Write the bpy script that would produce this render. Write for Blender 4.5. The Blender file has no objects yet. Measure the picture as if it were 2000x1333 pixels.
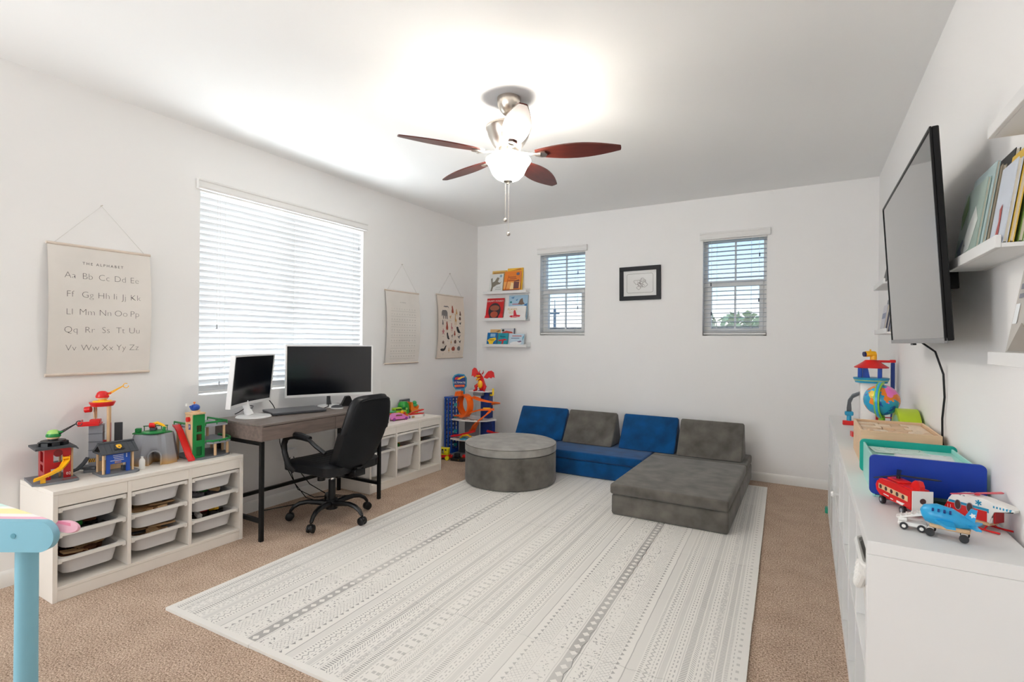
import bpy, bmesh, math, random
from math import sin, cos, pi, radians, sqrt, atan2
from mathutils import Vector, Matrix

random.seed(7)
scene = bpy.context.scene
COL = scene.collection

# ------------------------------------------------------------------ room numbers
XL, XR, YB, ZC, YR = -3.684, 0.5405, 5.4606, 2.8004, -5.4
CAMH = 1.3321

# ------------------------------------------------------------------ camera
cam_data = bpy.data.cameras.new('camera')
cam = bpy.data.objects.new('camera', cam_data)
COL.objects.link(cam)
yaw, roll = radians(30.0509), radians(0.4931)
Rv = Vector((cos(yaw), sin(yaw), 0)); Fv = Vector((-sin(yaw), cos(yaw), 0)); Uv = Vector((0, 0, 1))
R3 = Rv * cos(roll) + Uv * sin(roll); U3 = Uv * cos(roll) - Rv * sin(roll)
cam.matrix_world = Matrix(((R3.x, U3.x, -Fv.x, 0), (R3.y, U3.y, -Fv.y, 0), (R3.z, U3.z, -Fv.z, CAMH), (0, 0, 0, 1)))
cam_data.sensor_fit = 'HORIZONTAL'; cam_data.sensor_width = 36.0
cam_data.lens = 994.755 / 2000 * 36.0
cam_data.clip_start = 0.05; cam_data.clip_end = 300
scene.camera = cam

# ------------------------------------------------------------------ colour management, sampling
scene.view_settings.view_transform = 'Standard'
scene.view_settings.look = 'None'
scene.view_settings.gamma = 1.0
scene.view_settings.use_curve_mapping = False
scene.view_settings.exposure = 1.60
cy = scene.cycles
cy.use_denoising = True
cy.max_bounces = 10; cy.diffuse_bounces = 6; cy.glossy_bounces = 3; cy.transmission_bounces = 6
cy.transparent_max_bounces = 12
cy.sample_clamp_indirect = 6.0
cy.caustics_reflective = False; cy.caustics_refractive = False

# ------------------------------------------------------------------ sky
world = bpy.data.worlds.new('sky'); scene.world = world
world.use_nodes = True
nt = world.node_tree; nt.nodes.clear()
wo = nt.nodes.new('ShaderNodeOutputWorld'); bg = nt.nodes.new('ShaderNodeBackground')
tcw = nt.nodes.new('ShaderNodeTexCoord'); spw = nt.nodes.new('ShaderNodeSeparateXYZ'); rpw = nt.nodes.new('ShaderNodeValToRGB')
nt.links.new(tcw.outputs['Generated'], spw.inputs[0])
nt.links.new(spw.outputs['Z'], rpw.inputs[0])
els = rpw.color_ramp.elements
els[0].position = 0.0; els[0].color = (0.80, 0.78, 0.74, 1)
els[1].position = 1.0; els[1].color = (0.34, 0.56, 0.92, 1)
for p_, c_ in ((0.035, (1.0, 1.0, 1.0, 1)), (0.09, (0.66, 0.83, 1.0, 1)), (0.22, (0.42, 0.66, 1.0, 1))):
    e_ = els.new(p_); e_.color = c_
nt.links.new(rpw.outputs[0], bg.inputs[0]); bg.inputs[1].default_value = 0.5
nt.links.new(bg.outputs[0], wo.inputs[0])

# ------------------------------------------------------------------ lamps
def area(name, loc, direction, sx, sy, power, color):
    l = bpy.data.lights.new(name, 'AREA'); l.shape = 'RECTANGLE'; l.size = sx; l.size_y = sy
    l.energy = power; l.color = color
    o = bpy.data.objects.new(name, l); COL.objects.link(o); o.location = loc
    o.rotation_euler = Vector(direction).to_track_quat('-Z', 'Y').to_euler()
    return o
area('daylight_through_left_window', (XL - 0.42, 2.75, 1.55), (1, 0, 0.12), 2.0, 1.9, 64, (0.91, 0.96, 1.0))
area('rear_fill_light', (-1.9, YR + 0.06, 1.55), (0.05, 1, 0.02), 3.2, 2.2, 26, (0.91, 0.96, 1.0))  # added soft fill from behind the camera; wall_rear has no window
area('left_rear_fill_light', (XL + 0.06, -0.75, 1.50), (1, 0.55, 0.0), 1.8, 1.6, 27, (0.92, 0.965, 1.0))  # added side fill that lifts the right wall; wall_left has no opening here
def ceiling_fill(loc, aim, power, cone):  # added out-of-view spots that wash the ceiling, not actual room lamps
    l = bpy.data.lights.new('ceiling_fill_spot', 'SPOT'); l.energy = power; l.color = (0.90, 0.96, 1.0)
    l.spot_size = radians(cone); l.spot_blend = 0.6; l.shadow_soft_size = 0.15
    o = bpy.data.objects.new('ceiling_fill_spot', l); COL.objects.link(o); o.location = loc
    o.rotation_euler = Vector(aim).to_track_quat('-Z', 'Y').to_euler()
ceiling_fill((-2.4, -0.9, 1.55), (0.1, 0.95, 1.0), 13, 92)
ceiling_fill((-0.6, -0.9, 1.55), (-0.05, 0.95, 1.0), 13, 92)

# ------------------------------------------------------------------ colours and materials
def lin(c):
    out = []
    for v in c[:3]:
        v = v / 255.0
        out.append(v / 12.92 if v <= 0.04045 else ((v + 0.055) / 1.055) ** 2.4)
    return (out[0], out[1], out[2], 1.0)

MATS = {}
def mat(name, rgb, rough=0.5, metal=0.0, spec=0.5, var=None, bump=None, stretch=None, sheen=0.0, coat=0.0):
    """principled material; var=(scale, amount) mottles the value, bump=(scale, strength, distance)"""
    if name in MATS: return MATS[name]
    m = bpy.data.materials.new(name); m.use_nodes = True
    t = m.node_tree; b = t.nodes['Principled BSDF']
    b.inputs['Base Color'].default_value = lin(rgb)
    b.inputs['Roughness'].default_value = rough; b.inputs['Metallic'].default_value = metal
    b.inputs['Specular IOR Level'].default_value = spec
    if sheen: b.inputs['Sheen Weight'].default_value = sheen
    if coat: b.inputs['Coat Weight'].default_value = coat
    if var or bump:
        tc = t.nodes.new('ShaderNodeTexCoord'); mp = t.nodes.new('ShaderNodeMapping')
        t.links.new(tc.outputs['Object'], mp.inputs[0])
        if stretch: mp.inputs['Scale'].default_value = stretch
    if var:
        n = t.nodes.new('ShaderNodeTexNoise'); n.inputs['Scale'].default_value = var[0]
        n.inputs['Detail'].default_value = 5
        t.links.new(mp.outputs[0], n.inputs['Vector'])
        mr = t.nodes.new('ShaderNodeMapRange')
        mr.inputs[1].default_value = 0.3; mr.inputs[2].default_value = 0.7
        mr.inputs[3].default_value = 1 - var[1]; mr.inputs[4].default_value = 1 + var[1]
        t.links.new(n.outputs[0], mr.inputs[0])
        h = t.nodes.new('ShaderNodeHueSaturation'); h.inputs['Color'].default_value = lin(rgb)
        t.links.new(mr.outputs[0], h.inputs['Value'])
        t.links.new(h.outputs[0], b.inputs['Base Color'])
    if bump:
        n2 = t.nodes.new('ShaderNodeTexNoise'); n2.inputs['Scale'].default_value = bump[0]
        n2.inputs['Detail'].default_value = 3
        t.links.new(mp.outputs[0], n2.inputs['Vector'])
        bp = t.nodes.new('ShaderNodeBump'); bp.inputs['Strength'].default_value = bump[1]
        bp.inputs['Distance'].default_value = bump[2] if len(bump) > 2 else 0.002
        t.links.new(n2.outputs[0], bp.inputs['Height'])
        t.links.new(bp.outputs[0], b.inputs['Normal'])
    MATS[name] = m
    return m

class NX:
    """tiny expression builder over shader math nodes"""
    def __init__(s, t, out): s.t = t; s.o = out
    def _m(s, op, *a):
        n = s.t.nodes.new('ShaderNodeMath'); n.operation = op
        for i, v in enumerate((s,) + a):
            if isinstance(v, NX): s.t.links.new(v.o, n.inputs[i])
            else: n.inputs[i].default_value = float(v)
        return NX(s.t, n.outputs[0])
    def __add__(s, b): return s._m('ADD', b)
    def __sub__(s, b): return s._m('SUBTRACT', b)
    def __mul__(s, b): return s._m('MULTIPLY', b)
    def __truediv__(s, b): return s._m('DIVIDE', b)
    def abs(s): return s._m('ABSOLUTE')
    def fr(s): return s._m('FRACT')
    def gt(s, b): return s._m('GREATER_THAN', b)
    def lt(s, b): return s._m('LESS_THAN', b)
    def max(s, b): return s._m('MAXIMUM', b)
    def floor(s): return s._m('FLOOR')
    def pp(s, b): return s._m('PINGPONG', b)
    def band(s, a, b): return s.gt(a) * s.lt(b)

# ------------------------------------------------------------------ mesh builder
class MB:
    def __init__(s): s.bm = bmesh.new(); s.M = Matrix.Identity(4)
    def _new(s, n0):
        s.bm.verts.ensure_lookup_table()
        return s.bm.verts[n0:]
    def _place(s, verts, M):
        M = s.M @ M
        for v in verts: v.co = M @ v.co
    def box(s, c, size, bevel=0.0, seg=2, rot=None):
        tmp = bmesh.new()
        bmesh.ops.create_cube(tmp, size=1.0)
        for v in tmp.verts: v.co = Vector((v.co.x * size[0], v.co.y * size[1], v.co.z * size[2]))
        if bevel > 0:
            bmesh.ops.bevel(tmp, geom=list(tmp.edges), offset=min(bevel, 0.49 * min(size)), segments=seg, profile=0.5, affect='EDGES')
        M = Matrix.Translation(Vector(c))
        if rot is not None: M = M @ rot
        s.merge(tmp, M); return s
    def bx(s, x0, x1, y0, y1, z0, z1, bevel=0.0, seg=2):
        return s.box(((x0 + x1) / 2, (y0 + y1) / 2, (z0 + z1) / 2), (abs(x1 - x0), abs(y1 - y0), abs(z1 - z0)), bevel, seg)
    def merge(s, tmp, M=Matrix.Identity(4)):
        M = s.M @ M; vm = {}
        for v in tmp.verts: vm[v] = s.bm.verts.new(M @ v.co)
        for f in tmp.faces:
            try: s.bm.faces.new([vm[v] for v in f.verts])
            except ValueError: pass
        tmp.free(); return s
    def mesh(s, me, M=Matrix.Identity(4)):
        M = s.M @ M
        vs = [s.bm.verts.new(M @ v.co) for v in me.vertices]
        for p in me.polygons:
            try: s.bm.faces.new([vs[i] for i in p.vertices])
            except ValueError: pass
        return s
    def prism(s, pts, h, M=Matrix.Identity(4)):
        """polygon in local xy extruded 0..h along local z"""
        M = s.M @ M; n = len(pts)
        a = [s.bm.verts.new(M @ Vector((p[0], p[1], 0))) for p in pts]
        b = [s.bm.verts.new(M @ Vector((p[0], p[1], h))) for p in pts]
        s.bm.faces.new(a[::-1]); s.bm.faces.new(b)
        for i in range(n): s.bm.faces.new((a[i], a[(i + 1) % n], b[(i + 1) % n], b[i]))
        return s
    def lathe(s, prof, n=24, M=Matrix.Identity(4), a0=0.0, a1=2 * pi):
        M = s.M @ M; full = abs(a1 - a0 - 2 * pi) < 1e-6
        m = n if full else n + 1; rings = []
        for r, z in prof:
            if r < 1e-6: rings.append([s.bm.verts.new(M @ Vector((0, 0, z)))])
            else: rings.append([s.bm.verts.new(M @ Vector((r * cos(a0 + (a1 - a0) * i / n), r * sin(a0 + (a1 - a0) * i / n), z))) for i in range(m)])
        for A, B in zip(rings, rings[1:]):
            for i in range(n):
                j = (i + 1) % m
                if len(A) == 1 and len(B) == 1: continue
                if len(A) == 1: s.bm.faces.new((A[0], B[j], B[i]))
                elif len(B) == 1: s.bm.faces.new((A[i], A[j], B[0]))
                else: s.bm.faces.new((A[i], A[j], B[j], B[i]))
        return s
    def cyl(s, p0, p1, r, n=12, r1=None, cap=True):
        p0, p1 = Vector(p0), Vector(p1); d = p1 - p0; L = d.length
        q = d.to_track_quat('Z', 'Y').to_matrix().to_4x4()
        r1 = r if r1 is None else r1
        prof = [(r, 0), (r1, L)]
        if cap: prof = [(0, 0)] + prof + [(0, L)]
        return s.lathe(prof, n, Matrix.Translation(p0) @ q)
    def tube(s, pts, r, n=8, closed=False, radii=None, flat=1.0):
        P = [s.M @ Vector(p) for p in pts]; k = len(P); rings = []; up = None
        for i in range(k):
            if closed: t = (P[(i + 1) % k] - P[i - 1])
            else: t = P[min(i + 1, k - 1)] - P[max(i - 1, 0)]
            t = t.normalized() if t.length > 1e-9 else Vector((0, 0, 1))
            if up is None:
                up = Vector((0, 0, 1)) if abs(t.z) < 0.9 else Vector((1, 0, 0))
            x = up - t * up.dot(t)
            x = x.normalized() if x.length > 1e-6 else t.orthogonal().normalized()
            up = x; y = t.cross(x); rr = radii[i] if radii else r
            rings.append([s.bm.verts.new(P[i] + x * (rr * flat * cos(2 * pi * a / n)) + y * (rr * sin(2 * pi * a / n))) for a in range(n)])
        for i in range(k if closed else k - 1):
            A, B = rings[i], rings[(i + 1) % k]
            for a in range(n): s.bm.faces.new((A[a], A[(a + 1) % n], B[(a + 1) % n], B[a]))
        if not closed:
            s.bm.faces.new(rings[0][::-1]); s.bm.faces.new(rings[-1])
        return s
    def ball(s, c, r, n=16, sc=(1, 1, 1)):
        m = max(6, n // 2)
        prof = [(sin(pi * i / m), -cos(pi * i / m)) for i in range(m + 1)]
        prof[0] = (0, -1); prof[-1] = (0, 1)
        return s.lathe(prof, n, Matrix.Translation(Vector(c)) @ Matrix.Diagonal((r * sc[0], r * sc[1], r * sc[2], 1)))
    def strip(s, left, right, th):
        """ribbon between two polylines, given thickness downwards"""
        L = [s.M @ Vector(p) for p in left]; Rr = [s.M @ Vector(p) for p in right]
        k = len(L); dz = Vector((0, 0, -th)); rows = []
        for a, b in zip(L, Rr):
            rows.append([s.bm.verts.new(p) for p in (a, b, b + dz, a + dz)])
        for A, B in zip(rows, rows[1:]):
            for i in range(4): s.bm.faces.new((A[i], A[(i + 1) % 4], B[(i + 1) % 4], B[i]))
        s.bm.faces.new(rows[0][::-1]); s.bm.faces.new(rows[-1]); return s
    def build(s, name, m, parent=None, smooth=35, warp=None):
        bmesh.ops.recalc_face_normals(s.bm, faces=list(s.bm.faces))
        if warp:
            for v in s.bm.verts: v.co = Vector(warp(v.co))
        me = bpy.data.meshes.new(name); s.bm.to_mesh(me); s.bm.free()
        if m: me.materials.append(m)
        if smooth:
            me.shade_smooth(); me.set_sharp_from_angle(angle=radians(smooth))
        o = bpy.data.objects.new(name, me); COL.objects.link(o)
        if parent: o.parent = parent
        return o

def RX(a): return Matrix.Rotation(a, 4, 'X')
def RY(a): return Matrix.Rotation(a, 4, 'Y')
def RZ(a): return Matrix.Rotation(a, 4, 'Z')
def TR(x, y, z): return Matrix.Translation((x, y, z))

def tag(o, label, cat, group=None, kind=None):
    o['label'] = label; o['category'] = cat
    if group: o['group'] = group
    if kind: o['kind'] = kind
    return o
def thing(name, label, cat, loc=(0, 0, 0), rz=0.0, group=None, rx=0.0, ry=0.0):
    o = bpy.data.objects.new(name, None); COL.objects.link(o)
    o.empty_display_size = 0.05
    o.location = loc; o.rotation_euler = (rx, ry, rz)
    return tag(o, label, cat, group)
def struct(o):
    o['kind'] = 'structure'; return o
def copyobj(o, parent=None):
    c = o.copy(); COL.objects.link(c)
    if parent is not None: c.parent = parent
    return c

TXT = {}
def text_mesh(s_, size, thin=0.0, align='CENTER', spacing=1.0):
    key = (s_, size, thin, align, spacing)
    if key in TXT: return TXT[key]
    cu = bpy.data.curves.new('lettering', 'FONT'); cu.body = s_; cu.size = size
    cu.align_x = align; cu.align_y = 'BOTTOM_BASELINE'; cu.offset = -thin; cu.space_character = spacing
    cu.resolution_u = 3; cu.extrude = 0.0
    o = bpy.data.objects.new('lettering_tmp', cu); COL.objects.link(o)
    dg = bpy.context.evaluated_depsgraph_get()
    me = bpy.data.meshes.new_from_object(o.evaluated_get(dg))
    bpy.data.objects.remove(o); TXT[key] = me
    return me
FRONT = RX(pi / 2)      # local xy -> xz plane, facing -y
def put_text(mb, s_, x, z, size, y=0.0, **k):
    return mb.mesh(text_mesh(s_, size, **k), TR(x, y, z) @ FRONT)
def blob(mb, pts, y, th=0.0008):
    """flat print: polygon (x, z) standing in the xz plane, facing -y"""
    return mb.prism(pts, th, TR(0, y, 0) @ FRONT)
def disc(mb, x, z, rx, rz, y, n=16, th=0.0008):
    return blob(mb, [(x + rx * cos(2 * pi * i / n), z + rz * sin(2 * pi * i / n)) for i in range(n)], y, th)
def rect(mb, x0, x1, z0, z1, y, th=0.0008):
    return blob(mb, [(x0, z0), (x1, z0), (x1, z1), (x0, z1)], y, th)
def rrect(w, h, r, n=4, cx=0, cy=0):
    pts = []
    for qx, qy, a in ((1, 1, 0), (-1, 1, pi / 2), (-1, -1, pi), (1, -1, 1.5 * pi)):
        for i in range(n + 1):
            t = a + pi / 2 * i / n
            pts.append((cx + qx * (w / 2 - r) + r * cos(t), cy + qy * (h / 2 - r) + r * sin(t)))
    return pts
# ================================================================== materials of the room
M_wall = mat('wall_paint', (241, 240, 239), 0.85, spec=0.25, bump=(140, 0.22, 0.0012))
M_ceil = mat('ceiling_paint', (244, 244, 243), 0.9, spec=0.2, bump=(150, 0.2, 0.0012))
M_trim = mat('trim_paint', (236, 235, 232), 0.45, spec=0.4, bump=(30, 0.02))
M_white = mat('white_melamine', (229, 229, 228), 0.42, spec=0.4, bump=(60, 0.02))
M_tro = mat('cream_white_melamine', (238, 232, 224), 0.45, spec=0.4, bump=(60, 0.02))
M_black = mat('black_plastic', (14, 14, 16), 0.45, spec=0.3, var=(40, 0.1))
M_dark = mat('charcoal_plastic', (62, 64, 68), 0.5, var=(40, 0.06))
M_nickel = mat('brushed_nickel', (200, 192, 182), 0.28, metal=1.0, bump=(200, 0.03))
M_chrome = mat('chrome', (220, 220, 222), 0.12, metal=1.0, bump=(300, 0.01))

def carpet_material():
    m = bpy.data.materials.new('speckled_carpet'); m.use_nodes = True
    t = m.node_tree; b = t.nodes['Principled BSDF']
    tc = t.nodes.new('ShaderNodeTexCoord')
    n1 = t.nodes.new('ShaderNodeTexNoise'); n1.inputs['Scale'].default_value = 135; n1.inputs['Detail'].default_value = 4; n1.inputs['Roughness'].default_value = 0.75
    n2 = t.nodes.new('ShaderNodeTexNoise'); n2.inputs['Scale'].default_value = 7; n2.inputs['Detail'].default_value = 3
    n3 = t.nodes.new('ShaderNodeTexVoronoi'); n3.inputs['Scale'].default_value = 170
    for n in (n1, n2, n3): t.links.new(tc.outputs['Object'], n.inputs['Vector'])
    r = t.nodes.new('ShaderNodeValToRGB'); e = r.color_ramp.elements
    e[0].position = 0.36; e[0].color = lin((118, 96, 80)); e[1].position = 0.66; e[1].color = lin((236, 216, 197))
    k = e.new(0.5); k.color = lin((192, 167, 147))
    mx = t.nodes.new('ShaderNodeMath'); mx.operation = 'MULTIPLY_ADD'; mx.inputs[1].default_value = 0.09
    t.links.new(n2.outputs[0], mx.inputs[0])
    ad = t.nodes.new('ShaderNodeMath'); ad.operation = 'SUBTRACT'; ad.inputs[1].default_value = 0.045
    t.links.new(n1.outputs[0], mx.inputs[2]); t.links.new(mx.outputs[0], ad.inputs[0])
    t.links.new(ad.outputs[0], r.inputs[0]); t.links.new(r.outputs[0], b.inputs['Base Color'])
    b.inputs['Roughness'].default_value = 1.0; b.inputs['Specular IOR Level'].default_value = 0.1
    bp = t.nodes.new('ShaderNodeBump'); bp.inputs['Strength'].default_value = 0.55; bp.inputs['Distance'].default_value = 0.006
    hh = t.nodes.new('ShaderNodeMath'); hh.operation = 'ADD'
    t.links.new(n1.outputs[0], hh.inputs[0]); t.links.new(n3.outputs[0], hh.inputs[1])
    t.links.new(hh.outputs[0], bp.inputs['Height']); t.links.new(bp.outputs[0], b.inputs['Normal'])
    return m
M_carpet = carpet_material()

# ================================================================== shell
WT = 0.17
W1 = (1.99, 3.505, 0.93, 2.405)      # y0 y1 z0 z1 in the left wall
W2 = (-2.775, -2.200, 1.403, 2.40)   # x0 x1 z0 z1 in the back wall
W3 = (-0.920, -0.334, 1.403, 2.40)
struct(MB().bx(XL - WT, XR + WT, YR - WT, YB + WT, -0.1, 0.0).build('floor', M_carpet))
struct(MB().bx(XL - WT, XR + WT, YR - WT, YB + WT, ZC, ZC + 0.12).build('ceiling', M_ceil))
m = MB(); x0, x1 = XL - WT, XL
m.bx(x0, x1, YR - WT, W1[0], 0, ZC); m.bx(x0, x1, W1[1], YB + WT, 0, ZC)
m.bx(x0, x1, W1[0], W1[1], 0, W1[2]); m.bx(x0, x1, W1[0], W1[1], W1[3], ZC)
struct(m.build('wall_left', M_wall))
m = MB(); y0, y1 = YB, YB + WT
m.bx(XL, W2[0], y0, y1, 0, ZC); m.bx(W2[1], W3[0], y0, y1, 0, ZC); m.bx(W3[1], XR, y0, y1, 0, ZC)
for w in (W2, W3):
    m.bx(w[0], w[1], y0, y1, 0, w[2]); m.bx(w[0], w[1], y0, y1, w[3], ZC)
struct(m.build('wall_back', M_wall))
struct(MB().bx(XR, XR + WT, YR - WT, YB + WT, 0, ZC).build('wall_right', M_wall))
struct(MB().bx(XL, XR, YR - WT, YR, 0, ZC).build('wall_rear', M_wall))
def baseboard(name, p0, p1, nrm):
    p0, p1, nrm = Vector(p0), Vector(p1), Vector(nrm); d = (p1 - p0)
    L = d.length; d.normalize()
    prof = [(0, 0), (0.013, 0), (0.013, 0.066), (0.010, 0.074), (0.007, 0.082), (0.004, 0.086), (0, 0.086)]
    M = Matrix(((nrm.x, 0, d.x, p0.x), (nrm.y, 0, d.y, p0.y), (0, 1, 0, 0), (0, 0, 0, 1)))
    struct(MB().prism(prof, L, M).build(name, M_trim))
baseboard('baseboard_left', (XL, YR, 0), (XL, YB, 0), (1, 0, 0))
baseboard('baseboard_back', (XL, YB, 0), (XR, YB, 0), (0, -1, 0))
baseboard('baseboard_right', (XR, YR, 0), (XR, YB, 0), (-1, 0, 0))

# ------------------------------------------------------------------ windows
M_vinyl = mat('window_vinyl', (226, 224, 220), 0.4, bump=(20, 0.02))
def glass_material():
    m = bpy.data.materials.new('window_glass'); m.use_nodes = True
    t = m.node_tree; t.nodes.clear()
    o = t.nodes.new('ShaderNodeOutputMaterial'); mx = t.nodes.new('ShaderNodeMixShader')
    tr = t.nodes.new('ShaderNodeBsdfTransparent'); gl = t.nodes.new('ShaderNodeBsdfGlossy'); gl.inputs['Roughness'].default_value = 0.02
    lw = t.nodes.new('ShaderNodeLayerWeight'); lw.inputs[0].default_value = 0.5
    pw = t.nodes.new('ShaderNodeMath'); pw.operation = 'POWER'; pw.inputs[1].default_value = 4.0
    fr = t.nodes.new('ShaderNodeMath'); fr.operation = 'MULTIPLY_ADD'; fr.inputs[1].default_value = 0.5; fr.inputs[2].default_value = 0.035
    t.links.new(lw.outputs['Facing'], pw.inputs[0]); t.links.new(pw.outputs[0], fr.inputs[0])
    tr.inputs[0].default_value = (0.985, 0.995, 0.992, 1)
    t.links.new(fr.outputs[0], mx.inputs[0]); t.links.new(tr.outputs[0], mx.inputs[1]); t.links.new(gl.outputs[0], mx.inputs[2])
    t.links.new(mx.outputs[0], o.inputs[0]); return m
M_glass = glass_material()
M_screen = mat('window_screen_bar', (48, 62, 84), 0.5, bump=(40, 0.02))

def window_back(name, w):
    x0, x1, z0, z1 = w; ya, yb = YB + 0.085, YB + 0.13
    root = struct(bpy.data.objects.new(name, None)); COL.objects.link(root); root.location = ((x0 + x1) / 2, YB + 0.1, z0)
    inv = TR(*root.location).inverted(); zm = 1.932
    m = MB(); m.M = inv
    for a in ((x0, x0 + 0.035, z0, z1), (x1 - 0.035, x1, z0, z1), (x0, x1, z0, z0 + 0.035), (x0, x1, z1 - 0.035, z1)):
        m.bx(a[0], a[1], ya, yb + 0.02, a[2], a[3], 0.002, 1)
    m.build('window_frame', M_vinyl, root)
    m = MB(); m.M = inv
    m.bx(x0 + 0.035, x1 - 0.035, ya - 0.012, yb, zm - 0.03, zm + 0.03, 0.003, 1); m.build('meeting_rail', M_vinyl, root)
    m = MB(); m.M = inv
    for a in ((x0 + 0.035, x0 + 0.072), (x1 - 0.072, x1 - 0.035)): m.bx(a[0], a[1], ya - 0.01, yb, z0 + 0.035, zm - 0.03, 0.002, 1)
    m.bx(x0 + 0.072, x1 - 0.072, ya - 0.01, yb, z0 + 0.035, z0 + 0.075, 0.002, 1)
    m.build('lower_sash', M_vinyl, root)
    xm = (x0 + x1) / 2
    m = MB(); m.M = inv; m.bx(xm - 0.009, xm + 0.009, yb - 0.02, yb - 0.004, z0 + 0.07, zm - 0.03); m.build('muntin', M_vinyl, root)
    m = MB(); m.M = inv; m.bx(xm - 0.009, xm + 0.009, yb - 0.004, yb + 0.012, zm + 0.03, z1 - 0.035); m.build('muntin', M_vinyl, root)
    for za, zb in ((z0 + 0.075, zm - 0.03), (zm + 0.03, z1 - 0.035)):
        m = MB(); m.M = inv; m.bx(x0 + 0.036, x1 - 0.036, yb - 0.014, yb - 0.010, za, zb); m.build('pane', M_glass, root)
    m = MB(); m.M = inv
    m.bx(x0 + 0.03, x1 - 0.03, yb + 0.02, yb + 0.03, zm + 0.060, zm + 0.074)
    m.bx(x0 + 0.06, x1 - 0.06, yb + 0.02, yb + 0.03, z0 + 0.078, z0 + 0.092)
    m.build('screen_bar', M_screen, root)
window_back('window_2', W2); window_back('window_3', W3)
y0, y1, z0, z1 = W1
root = struct(bpy.data.objects.new('window_1', None)); COL.objects.link(root); root.location = (XL - 0.1, (y0 + y1) / 2, z0)
inv = TR(*root.location).inverted(); xa, xb = XL - 0.14, XL - 0.095
m = MB(); m.M = inv
for a in ((y0, y0 + 0.04, z0, z1), (y1 - 0.04, y1, z0, z1), (y0, y1, z0, z0 + 0.04), (y0, y1, z1 - 0.04, z1)): m.bx(xa, xb, a[0], a[1], a[2], a[3], 0.002, 1)
m.build('window_frame', M_vinyl, root)
m = MB(); m.M = inv; ym = (y0 + y1) / 2; m.bx(xa, xb + 0.01, ym - 0.03, ym + 0.03, z0 + 0.04, z1 - 0.04); m.build('meeting_rail', M_vinyl, root)
for ya, yb in ((y0 + 0.04, ym - 0.03), (ym + 0.03, y1 - 0.04)):
    m = MB(); m.M = inv; m.bx(XL - 0.12, XL - 0.116, ya, yb, z0 + 0.04, z1 - 0.04); m.build('pane', M_glass, root)

# ------------------------------------------------------------------ blinds
def slat_material():
    m = bpy.data.materials.new('white_blind_slat'); m.use_nodes = True
    t = m.node_tree; b = t.nodes['Principled BSDF']; o = t.nodes['Material Output']
    b.inputs['Base Color'].default_value = (0.74, 0.755, 0.77, 1); b.inputs['Roughness'].default_value = 0.45
    tl = t.nodes.new('ShaderNodeBsdfTranslucent'); tl.inputs[0].default_value = (0.9, 0.92, 0.94, 1)
    mx = t.nodes.new('ShaderNodeMixShader'); mx.inputs[0].default_value = 0.04
    n = t.nodes.new('ShaderNodeTexNoise'); n.inputs['Scale'].default_value = 30
    bp = t.nodes.new('ShaderNodeBump'); bp.inputs['Strength'].default_value = 0.03
    t.links.new(n.outputs[0], bp.inputs['Height']); t.links.new(bp.outputs[0], b.inputs['Normal'])
    t.links.new(b.outputs[0], mx.inputs[1]); t.links.new(tl.outputs[0], mx.inputs[2]); t.links.new(mx.outputs[0], o.inputs[0])
    return m
M_slat = slat_material()
M_slat2 = M_slat.copy(); M_slat2.name = 'white_open_slat'; M_slat2.node_tree.nodes['Mix Shader'].inputs[0].default_value = 0.35
M_val = mat('blind_valance', (232, 231, 229), 0.45, bump=(30, 0.02))
M_cord = mat('blind_cord', (214, 212, 208), 0.8, bump=(80, 0.05))
M_tassel = mat('navy_tassel', (28, 36, 58), 0.5, bump=(80, 0.03))
M_tasselw = mat('grey_tassel', (176, 178, 182), 0.5, bump=(80, 0.03))

def blind(label, org, rz, width, height, zslat0, nsl, pitch, tilt, smat, cords, tassels, tmat):
    """local x along the window, -y into the room, z from the sill up"""
    root = thing('window_blind', label, 'blind', org, rz)
    w = width
    m = MB()
    prof = [(0, 0), (-0.030, 0), (-0.034, 0.012), (-0.030, 0.02), (-0.030, 0.05), (-0.036, 0.056), (-0.036, 0.066), (-0.030, 0.070), (0, 0.070)]
    m.prism(prof, w + 0.055, Matrix(((0, 0, 1, -(w + 0.055) / 2), (1, 0, 0, -0.002), (0, 1, 0, height - 0.028), (0, 0, 0, 1))))
    m.build('valance', M_val, root)
    m = MB(); m.bx(-w / 2 + 0.008, w / 2 - 0.008, 0.012, 0.055, 0.012, 0.028, 0.003, 1); m.build('bottom_rail', M_val, root)
    m = MB(); m.bx(-w / 2 + 0.002, w / 2 - 0.002, 0.0, 0.050, height - 0.040, height - 0.002, 0.002, 1); m.build('headrail', M_val, root)
    proto = None
    for i in range(nsl):
        z = zslat0 + i * pitch
        if proto is None:
            m = MB()
            pr_ = [(-0.025, -0.0012), (0, 0.0014), (0.025, -0.0012), (0.025, 0.0012), (0, 0.0042), (-0.025, 0.0012)]
            m.prism(pr_, w - 0.012, Matrix(((0, 0, 1, -(w - 0.012) / 2), (1, 0, 0, 0), (0, 1, 0, 0), (0, 0, 0, 1))))
            proto = m.build('slat', smat, root, smooth=0); s = proto
        else: s = copyobj(proto, root)
        s.location = (0, 0.026, z)
        s.rotation_euler = (tilt + random.uniform(-0.015, 0.015), random.uniform(-0.0012, 0.0012), 0)
    for x in cords:
        m = MB(); m.cyl((x, -0.001, 0.02), (x, -0.001, height - 0.03), 0.0009, 5); m.cyl((x, 0.053, 0.02), (x, 0.053, height - 0.03), 0.0009, 5)
        m.build('ladder_cord', M_cord, root)
    for x, zt in tassels:
        m = MB(); m.cyl((x, -0.006, zt), (x, -0.006, height - 0.03), 0.001, 5); m.build('pull_cord', M_cord, root)
        m = MB(); m.lathe([(0, 0.034), (0.004, 0.034), (0.0055, 0.02), (0.004, 0.012), (0.0075, 0.0), (0, 0.0)], 8, TR(x, -0.006, zt - 0.03)); m.build('tassel', tmat, root)
    return root
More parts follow.
